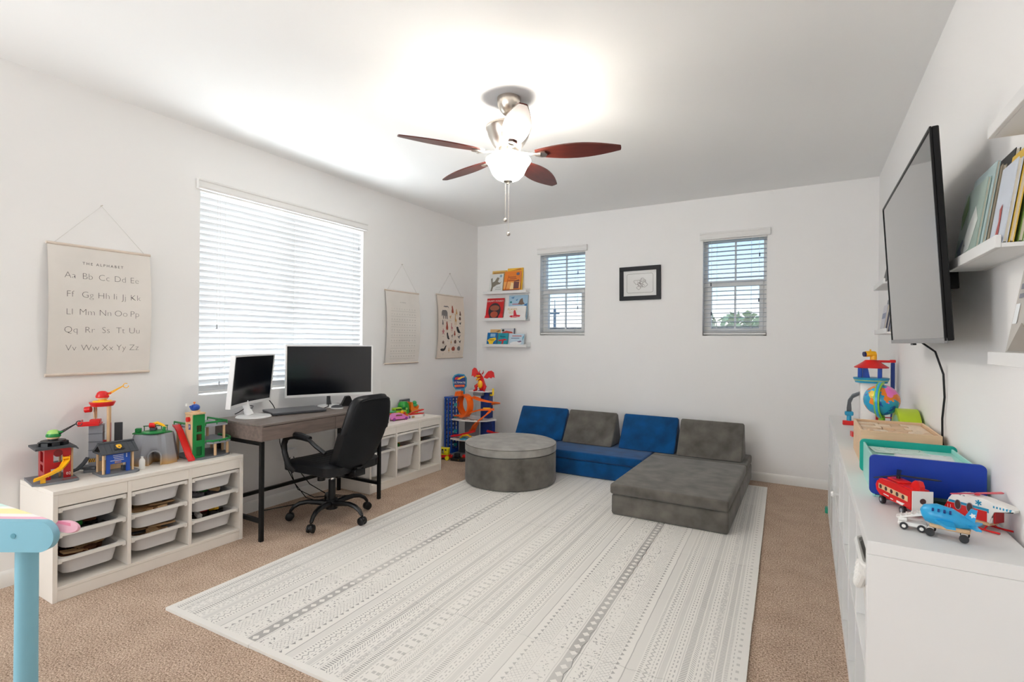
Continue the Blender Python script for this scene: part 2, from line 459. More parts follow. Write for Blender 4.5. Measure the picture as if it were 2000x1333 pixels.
wy = W1[1] - W1[0]; hh = W1[3] - W1[2]
blind('wide white faux-wood blind, slats nearly shut, over the desk on the left wall', (XL, (W1[0] + W1[1]) / 2, W1[2]), pi / 2, wy, hh,
      0.045, 33, 0.0432, radians(-66), M_slat, (-wy / 2 + 0.18, 0.0, wy / 2 - 0.12), ((-wy / 2 + 0.12, 0.5), (-wy / 2 + 0.14, 0.09), (wy / 2 - 0.06, 1.28)), M_tasselw)
w2 = W2[1] - W2[0]; h2 = W2[3] - W2[2]
blind('narrow white blind with open slats on the back window beside the small book ledges', ((W2[0] + W2[1]) / 2, YB, W2[2]), 0, w2, h2,
      0.05, 21, 0.0443, radians(-3), M_slat2, (-w2 / 2 + 0.12, w2 / 2 - 0.12), ((w2 / 2 - 0.085, 0.74), (w2 / 2 - 0.085, 0.335)), M_tassel)
w3 = W3[1] - W3[0]; h3 = W3[3] - W3[2]
blind('narrow white blind with open slats on the back window right of the framed drawing', ((W3[0] + W3[1]) / 2, YB, W3[2]), 0, w3, h3,
      0.05, 21, 0.0443, radians(-3), M_slat2, (-w3 / 2 + 0.13, w3 / 2 - 0.14), ((w3 / 2 - 0.065, 0.80), (w3 / 2 - 0.07, 0.36), (-w3 / 2 + 0.08, 0.53), (-w3 / 2 + 0.085, 0.235)), M_tassel)

# ------------------------------------------------------------------ outdoors (seen through the back windows)
M_leaf = mat('haze_paled_leaves', (150, 172, 118), 0.8, var=(3, 0.3))  # both leaf colours washed out to stand in for overexposed haze
M_leaf2 = mat('olive_leaves', (176, 180, 140), 0.8, var=(3, 0.3))
M_bark = mat('bark', (120, 104, 90), 0.9, var=(6, 0.2))
M_ground = mat('pale_yard', (176, 168, 152), 1.0, var=(0.4, 0.1))
M_pole = mat('weathered_pole', (112, 128, 144), 0.8, var=(5, 0.1))
struct(MB().bx(-70, 70, YB + 1.0, 150, -3.1, -3.0).build('ground', M_ground))
def tree(label, x, y, zt, r, mm):
    t = thing('garden_tree', label, 'tree', (x, y, -3.0), group='trees beyond the back windows')
    h = zt + 3.0
    m = MB(); m.cyl((0, 0, 0), (0.05, 0, h - r), 0.12, 8, 0.06)
    for k in range(4):
        a = k * 1.7; m.cyl((0.03, 0, h - 1.9 * r), (0.6 * r * cos(a), 0.6 * r * sin(a), h - 0.8 * r), 0.05, 5, 0.02)
    m.build('trunk', M_bark, t)
    m = MB()
    for k in range(420):
        u = random.uniform(-1, 1); a = random.uniform(0, 2 * pi); rr = r * random.uniform(0.5, 1.0)
        c = Vector((rr * sqrt(1 - u * u) * cos(a), rr * sqrt(1 - u * u) * sin(a), h - r + 0.9 * rr * u))
        m.box(c, (r * 0.22, r * 0.16, 0.012), rot=Matrix.Rotation(random.uniform(0, 6.3), 4, Vector((random.random(), random.random(), random.random() + 0.1))))
    o = m.build('foliage', mm, t, smooth=0); o['kind'] = 'stuff'
    return t
tree('pale green tree showing low in the right-hand back window', -2.2, 22, 2.75, 1.3, M_leaf)
tree('olive tree showing at the left side of the right-hand back window', -3.6, 20, 2.75, 0.7, M_leaf2)
tree('small shrubby tree showing at the right edge of the right-hand back window', -0.7, 26, 2.6, 0.9, M_leaf2)
tree('low tree showing at the bottom of the left-hand back window', -10.6, 24, 1.9, 1.3, M_leaf)
t = thing('utility_pole', 'blue-grey utility pole seen through the left-hand back window', 'pole', (-12.75, 27.0, -3.0))
MB().cyl((0, 0, 0), (0, 0, 6.25), 0.10, 10, 0.075).build('post', M_pole, t)
m = MB(); m.bx(-0.42, 0.28, -0.05, 0.05, 5.92, 6.02); m.cyl((0, 0, 6.25), (0, 0, 6.75), 0.02, 6); m.build('crossarm', M_pole, t)
m = MB(); m.tube([(-0.4, 0, 5.98), (-0.9, 0, 6.3), (-2.4, 0, 7.6)], 0.02, 5); m.build('wire', M_pole, t)
m = MB(); m.tube([(-0.38, 0, 5.92), (-0.7, 0, 4.2), (-0.9, 0, 0.5)], 0.016, 5); m.build('wire', M_pole, t)
# ================================================================== play mat of foam tiles
def mat_material(root):
    m = bpy.data.materials.new('printed_foam_mat'); m.use_nodes = True
    t = m.node_tree; b = t.nodes['Principled BSDF']
    tc = t.nodes.new('ShaderNodeTexCoord'); tc.object = root
    wob = t.nodes.new('ShaderNodeTexNoise'); wob.inputs['Scale'].default_value = 9
    t.links.new(tc.outputs['Object'], wob.inputs['Vector'])
    sp = t.nodes.new('ShaderNodeSeparateXYZ'); t.links.new(tc.outputs['Object'], sp.inputs[0])
    X0, Y = NX(t, sp.outputs[0]), NX(t, sp.outputs[1])
    X = X0 + (NX(t, wob.outputs[0]) - 0.5) * 0.006
    P = 1.27; c = 0.612
    dx = ((X - (c - P / 2)) / P).fr() * P - P / 2          # signed distance from the ribbon, -0.635..0.635
    a = dx.abs()
    ns = t.nodes.new('ShaderNodeTexNoise'); ns.inputs['Scale'].default_value = 88; ns.inputs['Detail'].default_value = 2
    t.links.new(tc.outputs['Object'], ns.inputs['Vector']); N = NX(t, ns.outputs[0])
    ns2 = t.nodes.new('ShaderNodeTexNoise'); ns2.inputs['Scale'].default_value = 120
    t.links.new(tc.outputs['Object'], ns2.inputs['Vector']); N2 = NX(t, ns2.outputs[0])
    def dash(p, duty, ph=0.0): return ((Y + ph) / p).fr().lt(duty)
    parts = []
    dia = ((Y / 0.052).pp(0.5) * 0.052 + a).lt(0.017)
    parts.append(a.lt(0.026) * (dia * -1.0 + 1.0) * 0.54)
    parts.append(a.band(0.032, 0.036) * 0.30)
    parts.append(a.band(0.045, 0.105) * N.gt(0.60) * 0.6)                         # leaf marks
    parts.append(a.band(0.110, 0.113) * 0.28)
    d1 = ((Y + a) / 0.021).fr().lt(0.16); d2 = ((Y - a) / 0.021).fr().lt(0.16)
    parts.append(a.band(0.118, 0.178) * d1.max(d2) * N2.gt(0.42) * 0.42)            # crosshatch
    tri = ((Y / 0.034).pp(0.5) * 0.034 + (a - 0.180) * 0.8).lt(0.012)
    parts.append(a.band(0.180, 0.198) * tri * 0.62)
    parts.append(a.band(0.218, 0.2225) * 0.52)
    parts.append(a.band(0.222, 0.262) * 0.10)
    parts.append(a.band(0.268, 0.280) * dash(0.014, 0.42) * 0.52)
    zz = ((Y / 0.030).pp(0.5) * 0.030 - (a - 0.290)).abs().lt(0.0035)
    parts.append(a.band(0.288, 0.308) * zz * 0.5)
    parts.append(a.band(0.314, 0.318) * dash(0.02, 0.6) * 0.4)
    parts.append(a.band(0.326, 0.332) * dash(0.03, 0.55, 0.01) * 0.5)
    parts.append(a.band(0.340, 0.343) * 0.35)
    parts.append(a.band(0.346, 0.366) * 0.20)
    parts.append(a.band(0.372, 0.375) * 0.35)
    parts.append(a.band(0.384, 0.389) * dash(0.024, 0.5) * 0.5)
    parts.append(a.band(0.398, 0.403) * dash(0.034, 0.55, 0.017) * 0.5)
    parts.append(a.band(0.412, 0.415) * 0.3)
    parts.append(a.band(0.420, 0.446) * dash(0.0115, 0.52) * 0.60)
    parts.append(a.band(0.452, 0.468) * ((Y + a) / 0.014).fr().lt(0.4) * 0.5)
    parts.append(a.band(0.476, 0.480) * dash(0.03, 0.6) * 0.5)
    parts.append(a.band(0.492, 0.496) * dash(0.04, 0.5) * 0.5)
    parts.append(a.band(0.505, 0.532) * N2.gt(0.46) * 0.30)
    parts.append(a.band(0.538, 0.541) * 0.32)
    parts.append(a.band(0.548, 0.570) * dash(0.0105, 0.5) * 0.58)
    parts.append(a.band(0.576, 0.590) * ((Y - a) / 0.012).fr().lt(0.45) * 0.45)
    parts.append(a.band(0.600, 0.604) * dash(0.03, 0.5, 0.02) * 0.45)
    parts.append(a.band(0.615, 0.632) * ((Y / 0.05).fr().band(0.3, 0.62)) * 0.35)
    s = parts[0]
    for p in parts[1:]: s = s.max(p)
    # the print stops short of the mat's outer rim
    inside = X0.band(0.03, 2.51) * Y.band(0.03, 3.78)
    fade = t.nodes.new('ShaderNodeTexNoise'); fade.inputs['Scale'].default_value = 2.2
    t.links.new(tc.outputs['Object'], fade.inputs['Vector'])
    # each tile was printed a little lighter or darker
    tw = t.nodes.new('ShaderNodeTexWhiteNoise'); tw.noise_dimensions = '2D'
    cb = t.nodes.new('ShaderNodeCombineXYZ')
    t.links.new((X0 / 0.635).floor().o, cb.inputs[0]); t.links.new((Y / 0.635).floor().o, cb.inputs[1])
    t.links.new(cb.outputs[0], tw.inputs['Vector'])
    s = s * inside * (NX(t, fade.outputs[0]) * 0.5 + NX(t, tw.outputs[0]) * 0.5 + 0.38)
    mx = t.nodes.new('ShaderNodeMix'); mx.data_type = 'RGBA'
    mx.inputs[6].default_value = lin((233, 230, 225)); mx.inputs[7].default_value = lin((112, 110, 110))
    t.links.new(s.o, mx.inputs[0]); t.links.new(mx.outputs[2], b.inputs['Base Color'])
    b.inputs['Roughness'].default_value = 0.62; b.inputs['Specular IOR Level'].default_value = 0.35
    return m
play_mat = thing('play_mat', 'large cream foam play mat printed with grey tribal stripes on the carpet', 'play mat', (-2.704, 1.312, 0.0), radians(2.0))
M_mat = mat_material(play_mat)
TS, TH = 0.635, 0.014
def tile_mesh(ix, iy):
    """interlocking foam tile: wavy tabs along inner seams, plain outer rim"""
    def edge(n, inner, ph):
        out = []
        for k in range(n):
            f = k / n
            off = 0.0
            if inner and 0 < k: off = 0.006 * (1 if (k % 2) else -1)
            out.append((f, off))
        return out
    n = 12; pts = []
    for f, o in edge(n, iy > 0, 0): pts.append((f * TS, o))
    for f, o in edge(n, ix < 3, 1): pts.append((TS - o, f * TS))
    for f, o in edge(n, iy < 5, 1): pts.append((TS - f * TS, TS + o))
    for f, o in edge(n, ix > 0, 0): pts.append((-o, TS - f * TS))
    return pts
for ix in range(4):
    for iy in range(6):
        m = MB(); g = 0.0028
        pts = [((x - TS / 2) * (1 - g) + TS / 2, (y - TS / 2) * (1 - g) + TS / 2) for x, y in tile_mesh(ix, iy)]
        m.prism(pts, TH, TR(0, 0, 0))
        o = m.build('foam_tile', M_mat, play_mat, smooth=0)
        o.location = (ix * TS, iy * TS, 0.0)
        o.rotation_euler = (random.uniform(-0.0006, 0.0006), random.uniform(-0.0006, 0.0006), random.uniform(-0.004, 0.004))
        o.location.z = random.uniform(0.0, 0.0004)

# ================================================================== suede furniture
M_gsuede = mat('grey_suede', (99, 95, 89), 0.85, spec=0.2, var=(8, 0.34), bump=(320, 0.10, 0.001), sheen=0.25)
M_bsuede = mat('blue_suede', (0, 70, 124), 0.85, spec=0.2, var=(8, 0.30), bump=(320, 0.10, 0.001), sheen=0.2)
M_gsuede_lit = mat('grey_suede_lit_top', (146, 143, 138), 0.85, spec=0.2, var=(8, 0.24), bump=(320, 0.10, 0.001), sheen=0.3)  # lid suede lightened in colour to mimic light falling from above
ott = thing('storage_ottoman', 'round grey suede storage ottoman with lift-off lid on the play mat', 'ottoman', (-2.432, 4.196, TH + 0.0012), 0.3)
m = MB(); R_ = 0.43
m.lathe([(0, 0), (R_ - 0.02, 0), (R_ - 0.006, 0.006), (R_, 0.02), (R_, 0.272), (R_ - 0.004, 0.284), (R_ - 0.014, 0.288), (0, 0.288)], 72); m.build('body', M_gsuede, ott)
m = MB(); m.lathe([(0, 0.290), (R_ - 0.01, 0.290), (R_ + 0.002, 0.297), (R_ + 0.003, 0.35), (R_ - 0.002, 0.362), (R_ - 0.02, 0.370), (R_ - 0.1, 0.374), (0, 0.376)], 72); o = m.build('lid', M_gsuede_lit, ott)
m = MB(); m.lathe([(R_ - 0.004, 0.357), (R_ + 0.003, 0.357), (R_ + 0.003, 0.3615), (R_ - 0.004, 0.3615)], 72); m.build('lid_piping', M_gsuede, ott)

def soft_block(m, x0, x1, y0, y1, z0, z1, b=0.022): m.bx(x0, x1, y0, y1, z0, z1, b, 4)
def couch(label, M_, loc, w, d, split, lab):
    root = thing('play_couch_base', label, 'couch', loc, 0, 'play couch bases')
    m = MB(); soft_block(m, 0, w, 0, d, 0, 0.155, 0.02); m.build('foam_base', M_, root)
    for a in lab:
        m = MB(); soft_block(m, a[0], a[1], a[2], a[3], 0.157, 0.236, 0.018); m.build('folding_cushion', M_, root)
    return root
gx0, gx1, gy0, gy1 = -1.285, -0.452, 3.755, 5.435
couch('low grey suede play-couch base running out from the back wall', M_gsuede, (gx0, gy0, TH + 0.0012), gx1 - gx0, gy1 - gy0, 0,
      ((-0.008, gx1 - gx0 + 0.0, -0.012, 1.19), (-0.008, gx1 - gx0, 1.192, gy1 - gy0)))
bx0, bx1, by0, by1 = -2.95, -1.30, 4.645, 5.44
couch('low blue suede play-couch base along the back wall behind the ottoman', M_bsuede, (bx0, by0, TH + 0.0012), bx1 - bx0, by1 - by0, 0,
      ((0, 0.62, -0.01, by1 - by0), (0.622, bx1 - bx0, -0.01, by1 - by0)))
def wedge(label, M_, xc, y, w, rz=0.0):
    t = thing('wedge_cushion', label, 'cushion', (xc, y, TH + 0.2395), rz, 'wedge back cushions')
    prof = [(0.0, 0.0), (0.335, 0.0), (0.215, 0.335)]
    bmx = MB(); bmx.prism(prof, w, Matrix(((0, 0, 1, -w / 2), (1, 0, 0, 0), (0, 1, 0, 0), (0, 0, 0, 1))))
    bmesh.ops.bevel(bmx.bm, geom=list(bmx.bm.edges), offset=0.016, segments=4, profile=0.5, affect='EDGES')
    bmx.build('foam_wedge', M_, t)
    for s in (-1, 1):
        m = MB(); m.tube([(s * (w / 2 - 0.004), 0.026, 0.02), (s * (w / 2 - 0.004), 0.209, 0.312), (s * (w / 2 - 0.004), 0.224, 0.312), (s * (w / 2 - 0.004), 0.318, 0.02)], 0.0022, 5); m.build('seam', M_, t)
wedge('blue wedge back cushion nearest the toy garage', M_bsuede, -2.575, 5.02, 0.575, 0.04)
wedge('grey wedge back cushion standing on the blue couch base', M_gsuede, -1.995, 5.00, 0.55, -0.02)
wedge('blue wedge back cushion standing between the two grey wedges', M_bsuede, -1.372, 5.01, 0.555, 0.0)
wedge('grey wedge back cushion standing on the grey couch base', M_gsuede, -0.782, 4.985, 0.575, 0.0)

# ================================================================== low storage units with trays
M_tray = None
def tray_material():
    m = bpy.data.materials.new('frosted_tray_plastic'); m.use_nodes = True
    t = m.node_tree; b = t.nodes['Principled BSDF']; o = t.nodes['Material Output']
    b.inputs['Base Color'].default_value = lin((226, 226, 228)); b.inputs['Roughness'].default_value = 0.35
    tr = t.nodes.new('ShaderNodeBsdfTransparent'); tr.inputs[0].default_value = (0.95, 0.96, 0.97, 1)
    mx = t.nodes.new('ShaderNodeMixShader'); mx.inputs[0].default_value = 0.16
    n = t.nodes.new('ShaderNodeTexNoise'); n.inputs['Scale'].default_value = 60
    bp = t.nodes.new('ShaderNodeBump'); bp.inputs['Strength'].default_value = 0.04
    t.links.new(n.outputs[0], bp.inputs['Height']); t.links.new(bp.outputs[0], b.inputs['Normal'])
    t.links.new(b.outputs[0], mx.inputs[1]); t.links.new(tr.outputs[0], mx.inputs[2]); t.links.new(mx.outputs[0], o.inputs[0])
    return m
M_tray = tray_material()
M_trayrim = mat('tray_rim_plastic', (234, 231, 226), 0.35, bump=(60, 0.02))
TF, TB = -3.240, XL + 0.014           # front and back x of the units
TW, THT = 0.99, 0.56
def storage_unit(label, y0):
    root = thing('toy_storage_unit', label, 'storage unit', ((TF + TB) / 2, y0 + TW / 2, 0), 0, 'low cream storage units along the left wall')
    inv = TR(*root.location).inverted()
    def mk(name, *boxes, mm=M_tro):
        m = MB(); m.M = inv
        for b in boxes: m.bx(*b, 0.0015, 1)
        return m.build(name, mm, root)
    t = 0.021; y1 = y0 + TW
    mk('top_panel', (TB, TF, y0, y1, THT - 0.021, THT))
    mk('side_panel', (TB, TF, y0, y0 + t, 0, THT - 0.0215)); mk('side_panel', (TB, TF, y1 - t, y1, 0, THT - 0.0215))
    w = (TW - 2 * t - 2 * 0.018) / 3
    ys = [y0 + t + k * (w + 0.018) for k in range(3)]
    for k in (1, 2): mk('divider', (TB + 0.01, TF - 0.001, ys[k] - 0.018, ys[k], 0.075, THT - 0.0215))
    mk('back_panel', (TB, TB + 0.005, y0 + t, y1 - t, 0.06, THT - 0.022))
    mk('bottom_shelf', (TB + 0.006, TF - 0.002, y0 + t, y1 - t, 0.058, 0.074))
    mk('plinth', (TF - 0.022, TF - 0.004, y0 + t, y1 - t, 0, 0.057))
    for k in range(3): mk('fascia', (TF - 0.022, TF - 0.004, ys[k], ys[k] + w, THT - 0.084, THT - 0.0215))
    return ys, w
def bin_bm(w, dpt, h):
    """tray pointing +x at its front: rim at z=0, bin below, origin at the front middle of the rim"""
    rim = MB()
    o_ = rrect(dpt, w - 0.006, 0.022, 4, -dpt / 2, 0); i_ = rrect(dpt - 0.04, w - 0.05, 0.035, 4, -dpt / 2, 0)
    bm = rim.bm; n = len(o_)
    lv = [[bm.verts.new((p[0], p[1], z)) for p in pts] for pts, z in ((o_, -0.016), (o_, 0.0), (i_, 0.0), (i_, -0.010))]
    for A, B in zip(lv, lv[1:]):
        for k in range(n): bm.faces.new((A[k], A[(k + 1) % n], B[(k + 1) % n], B[k]))
    for s in (-1, 1):
        rim.bx(-dpt + 0.02, -0.03, s * (w / 2 - 0.008), s * (w / 2 - 0.001), -0.018, -0.002)
        rim.bx(-0.028, -0.004, s * (w / 2 - 0.022), s * (w / 2 - 0.003), -0.026, -0.001, 0.003, 1)
    body = MB(); bm = body.bm; rows = []
    taper = 0.016 if h < 0.15 else 0.022
    for f in (0, 0.25, 0.5, 0.75, 0.93, 1.0):
        k = taper * f + (0.016 if f == 1.0 else 0)
        r = 0.045
        rows.append([bm.verts.new((p[0], p[1], -0.010 - f * (h - 0.01))) for p in rrect(dpt - 0.04 - 2 * k, w - 0.05 - 2 * k, r, 5, -dpt / 2, 0)])
    for A, B in zip(rows, rows[1:]):
        n = len(A)
        for k in range(n): bm.faces.new((A[k], A[(k + 1) % n], B[(k + 1) % n], B[k]))
    bm.faces.new(rows[-1])
    return rim, body
MATJ = [mat('toy_green', (36, 140, 48), 0.4, var=(30, 0.05)), mat('toy_dark', (44, 40, 38), 0.5, var=(30, 0.05)), mat('toy_beech', (206, 168, 124), 0.5, var=(14, 0.1), stretch=(1, 6, 6)),
        mat('toy_red', (200, 28, 30), 0.35, var=(30, 0.05)), mat('toy_yellow', (240, 186, 30), 0.35, var=(30, 0.05)), mat('toy_grey', (118, 118, 122), 0.5, var=(30, 0.05)), mat('toy_brown', (120, 74, 48), 0.5, var=(30, 0.05)),
        mat('toy_blue', (24, 74, 168), 0.35, var=(30, 0.05)), mat('toy_white', (234, 232, 228), 0.4, var=(30, 0.03)), mat('toy_orange', (242, 128, 30), 0.35, var=(30, 0.05))]
(J_GRN, J_DRK, J_WOD, J_RED, J_YEL, J_GRY, J_BRN, J_BLU, J_WHT, J_ORG) = MATJ
UNITW = {}
def tray(label, yc, zr, w, h, fill, mats_, group, loose):
    dpt = 0.40
    root = thing('storage_tray', label, 'tray', (TF - 0.004, yc, zr), 0, group)
    key = (round(w, 4), h)
    if key not in UNITW:
        rim, body = bin_bm(w, dpt, h)
        a = rim.build('rim', M_trayrim, root); b = body.build('bin', M_tray, root); UNITW[key] = (a, b)
    else:
        for o in UNITW[key]: copyobj(o, root)
    # loose toys heaped in the tray
    m = MB()
    zf = -h + 0.012
    for k in range(60):
        px = -random.uniform(0.07, dpt - 0.07); py = random.uniform(-w / 2 + 0.062, w / 2 - 0.062)
        pz = zf + 0.012 + random.random() * (h - 0.035) * fill
        sz = random.uniform(0.015, 0.04)
        m.box((px, py, pz), (sz * 1.5, sz, sz * 0.7), 0.002, 1, rot=RZ(random.uniform(0, 3)) @ RX(random.uniform(-0.5, 0.5)))
    o = m.build('toy_jumble', mats_[0], None, smooth=30); o.location = root.location
    tag(o, loose, 'toys', None, 'stuff')
    # a few pieces one can pick out on top
    for k, mm in enumerate(mats_[1]):
        py = -w / 2 + 0.075 + (w - 0.15) * (k + 0.5) / len(mats_[1]); px = -0.12 - 0.05 * (k % 2)
        kind = mats_[2]
        if kind == 'track':
            m = MB(); L = 0.13
            m.bx(-L / 2, L / 2, -0.02, 0.02, 0, 0.010, 0.002, 1); m.cyl((L / 2 + 0.006, 0, 0), (L / 2 + 0.006, 0, 0.010), 0.008, 10)
            for s in (-1, 1): m.bx(-L / 2, L / 2, s * 0.010 - 0.002, s * 0.010 + 0.002, 0.0102, 0.0110)
            o = m.build('wooden_track_piece', mm, None)
            rot = (random.uniform(-0.25, 0.25), random.uniform(-0.2, 0.2), pi / 2 + random.uniform(-0.35, 0.35)); nm = 'track piece'
        else:
            m = MB(); m.box((0, 0, 0.012), (0.062, 0.030, 0.022), 0.003, 1)
            for s in (-0.018, 0, 0.018): m.cyl((s, 0, 0.023), (s, 0, 0.029), 0.006, 10)
            o = m.build('building_block', mm, None); rot = (random.uniform(-0.3, 0.3), random.uniform(-0.3, 0.3), random.uniform(0, 3)); nm = 'block'
        o.location = (TF - 0.004 + px, yc + py, zr - 0.020 + 0.006 * k); o.rotation_euler = rot
        col = {J_GRN: 'green', J_DRK: 'dark', J_WOD: 'beech', J_RED: 'red', J_YEL: 'yellow', J_GRY: 'grey', J_BRN: 'brown', J_BLU: 'blue', J_WHT: 'white', J_ORG: 'orange'}[mm]
        dupc = len(set(mats_[1])) < len(mats_[1])
        tag(o, '%s%s toy %s on top in the %s' % (('left-hand ', 'middle ', 'right-hand ')[k] if dupc else '', col, nm, loose.split(' in the ')[1]), nm, 'loose toys in the trays')
ys, w = storage_unit('low cream storage unit of nine shallow trays left of the desk', 1.053)
zr = (0.470, 0.341, 0.211)
tr_txt = (('left', 'middle', 'right'), ('top', 'middle', 'bottom'))
fills = {(0, 0): (0.95, (J_DRK, (J_GRN, J_GRN, J_GRN), 'block')), (0, 1): (0.85, (J_DRK, (J_GRN, J_BRN), 'block')), (0, 2): (0.9, (J_BRN, (J_WOD, J_WOD), 'track')),
         (1, 0): (0.85, (J_BRN, (J_DRK, J_BRN), 'block')), (1, 1): (0.95, (J_WOD, (J_WOD, J_WOD, J_WOD), 'track')), (1, 2): (0.9, (J_WOD, (J_DRK, J_WOD, J_WOD), 'track')),
         (2, 0): (0.85, (J_BRN, (J_DRK, J_BRN), 'block')), (2, 1): (0.8, (J_GRY, (J_GRY, J_GRN, J_WOD), 'block')), (2, 2): (0.9, (J_DRK, (J_WHT, J_RED, J_YEL), 'block'))}
for c in range(3):
    for r in range(3):
        f = fills[(c, r)]
        tray('shallow frosted tray, %s row, %s column, of the unit left of the desk' % (tr_txt[1][r], tr_txt[0][c]), ys[c] + w / 2, zr[r], w, 0.10, f[0], f[1],
             'shallow trays in the left unit', 'jumbled small toys in the %s-%s tray left of the desk' % (tr_txt[1][r], tr_txt[0][c]))
ys, w = storage_unit('low cream storage unit of shallow and deep trays right of the desk', 3.180)
f2 = {(0, 0): (0.8, (J_WHT, (J_DRK,), 'block')), (0, 1): (0.95, (J_GRY, (J_GRN, J_BRN), 'block')), (1, 0): (0.8, (J_WHT, (J_DRK,), 'block')), (1, 1): (0.95, (J_ORG, (J_GRN, J_YEL), 'block')),
      (2, 0): (0.8, (J_WHT, (J_DRK,), 'block')), (2, 1): (0.95, (J_BRN, (J_GRN, J_BRN), 'block'))}
for c in range(3):
    for r in range(2):
        f = f2[(c, r)]
        tray('%s frosted tray in the %s row, %s column of the unit right of the desk' % (('shallow', 'deep')[r], ('top', 'bottom')[r], tr_txt[0][c]), ys[c] + w / 2, (0.468, 0.343)[r], w, (0.095, 0.225)[r], f[0], f[1],
             'trays in the right unit', 'jumbled small toys in the %s-%s tray right of the desk' % (('top', 'bottom')[r], tr_txt[0][c]))

# ================================================================== desk
M_desk = mat('grey_oak_laminate', (118, 104, 97), 0.5, var=(5, 0.22), stretch=(9, 1, 9), bump=(60, 0.03))
M_desktop = mat('grey_oak_laminate_top', (122, 112, 106), 0.42, var=(5, 0.16), stretch=(9, 1, 9), bump=(60, 0.02))
M_steel = mat('black_steel', (8, 8, 9), 0.45, spec=0.3, bump=(90, 0.03))
DZ = 0.768
dx0, dx1, dy0, dy1 = -3.605, -3.078, 2.062, 3.150
desk = thing('writing_desk', 'grey oak desk with two drawers on a black steel frame under the window', 'desk', ((dx0 + dx1) / 2, (dy0 + dy1) / 2, 0))
inv = TR(*desk.location).inverted()
def dk(name, mm, *boxes, bv=0.0015):
    m = MB(); m.M = inv
    for b in boxes: m.bx(*b, bv, 1)
    return m.build(name, mm, desk)
dk('desktop', M_desktop, (dx0, dx1, dy0, dy1, DZ - 0.014, DZ))
dk('side_panel', M_desk, (dx0, dx1, dy0, dy0 + 0.016, DZ - 0.112, DZ - 0.0145)); dk('side_panel', M_desk, (dx0, dx1, dy1 - 0.016, dy1, DZ - 0.112, DZ - 0.0145))
dk('case_bottom', M_desk, (dx0, dx1 - 0.02, dy0 + 0.016, dy1 - 0.016, DZ - 0.112, DZ - 0.098)); dk('back_panel', M_desk, (dx0, dx0 + 0.014, dy0 + 0.016, dy1 - 0.016, DZ - 0.098, DZ - 0.0145))
ym = (dy0 + dy1) / 2 + 0.06
for a, b in ((dy0 + 0.002, ym - 0.0015), (ym + 0.0015, dy1 - 0.002)):
    m = MB(); m.M = inv; m.bx(dx1 - 0.016, dx1 + 0.002, a, b, DZ - 0.111, DZ - 0.0175, 0.001, 1); m.build('drawer', M_desk, desk)
zl = DZ - 0.113; s = 0.025
for yy in (dy0, dy1 - s):
    for xx in (dx0 + 0.02, dx1 - s): dk('leg', M_steel, (xx, xx + s, yy, yy + s, 0, zl))
    dk('side_rail', M_steel, (dx0 + 0.02 + s, dx1 - s, yy, yy + s, zl - s, zl - 0.0005)); dk('side_rail', M_steel, (dx0 + 0.02 + s, dx1 - s, yy, yy + s, 0.12, 0.145))
dk('back_stretcher', M_steel, (dx0 + 0.022, dx0 + 0.022 + s, dy0 + s, dy1 - s, 0.17, 0.195))

# ================================================================== task chair
M_leather = mat('black_leatherette', (13, 14, 18), 0.42, spec=0.35, bump=(260, 0.12, 0.001), var=(8, 0.06))
M_leather2 = mat('black_back_cloth', (12, 14, 18), 0.62, spec=0.22, bump=(320, 0.15, 0.001), var=(8, 0.06))
M_base = mat('black_nylon', (10, 10, 12), 0.35, spec=0.35, bump=(200, 0.03))
chair = thing('task_chair', 'black leatherette task chair on a five-legged caster base in front of the desk', 'chair', (-3.015, 2.585, 0), radians(181))
# local +x is where the sitter faces
def back_pt(u, v):
    """u -1..1 across, v 0..1 up: the backrest's mid surface"""
    hw = 0.180 + 0.040 * sin(min(1, v * 1.15) * pi * 0.5) - 0.068 * max(0, v - 0.45) ** 1.3 * 1.6
    z = 0.385 + 0.55 * v
    x = -0.205 - 0.20 * v - 0.035 * sin(v * pi) + 0.055 * u * u * (1 - 0.35 * v)
    return Vector((x, u * hw, z - 0.022 * (u * u) ** 2 * (1 if v > 0.5 else -1)))
def backrest(th, nu=14, nv=16, inset=1.0, off=0.0):
    m = MB(); bm = m.bm; F = {}; B = {}
    for j in range(nv + 1):
        for i in range(nu + 1):
            u = (-1 + 2 * i / nu); v = j / nv
            # rounded corners
            uu, vv = u * inset, 0.5 + (v - 0.5) * inset
            du, dv = abs(u), abs(2 * v - 1)
            if du > 0.75 and dv > 0.8:
                k = sqrt(((du - 0.75) / 0.25) ** 2 + ((dv - 0.8) / 0.2) ** 2); q = max((du - 0.75) / 0.25, (dv - 0.8) / 0.2)
                if k > 1e-6:
                    f_ = q / k; nu_ = 0.75 + (du - 0.75) * f_; nv_ = 0.8 + (dv - 0.8) * f_
                    uu = math.copysign(nu_, u) * inset; vv = 0.5 + 0.5 * math.copysign(nv_, 2 * v - 1) * inset
            p = back_pt(uu, vv); e = max(du, dv); tt = th * (1 - max(0, (e - 0.7) / 0.3) ** 2.4 * 0.82)
            F[i, j] = bm.verts.new(p + Vector((tt / 2 + off, 0, 0))); B[i, j] = bm.verts.new(p + Vector((-tt / 2 + off, 0, 0)))
    for j in range(nv):
        for i in range(nu):
            bm.faces.new((F[i, j], F[i + 1, j], F[i + 1, j + 1], F[i, j + 1])); bm.faces.new((B[i, j], B[i, j + 1], B[i + 1, j + 1], B[i + 1, j]))
    ring = [(i, 0) for i in range(nu)] + [(nu, j) for j in range(nv)] + [(i, nv) for i in range(nu, 0, -1)] + [(0, j) for j in range(nv, 0, -1)]
    for k in range(len(ring)):
        a, b = ring[k], ring[(k + 1) % len(ring)]
        bm.faces.new((F[a], B[a], B[b], F[b]))
    return m
o = backrest(0.085).build('backrest', M_leather, chair, smooth=60)
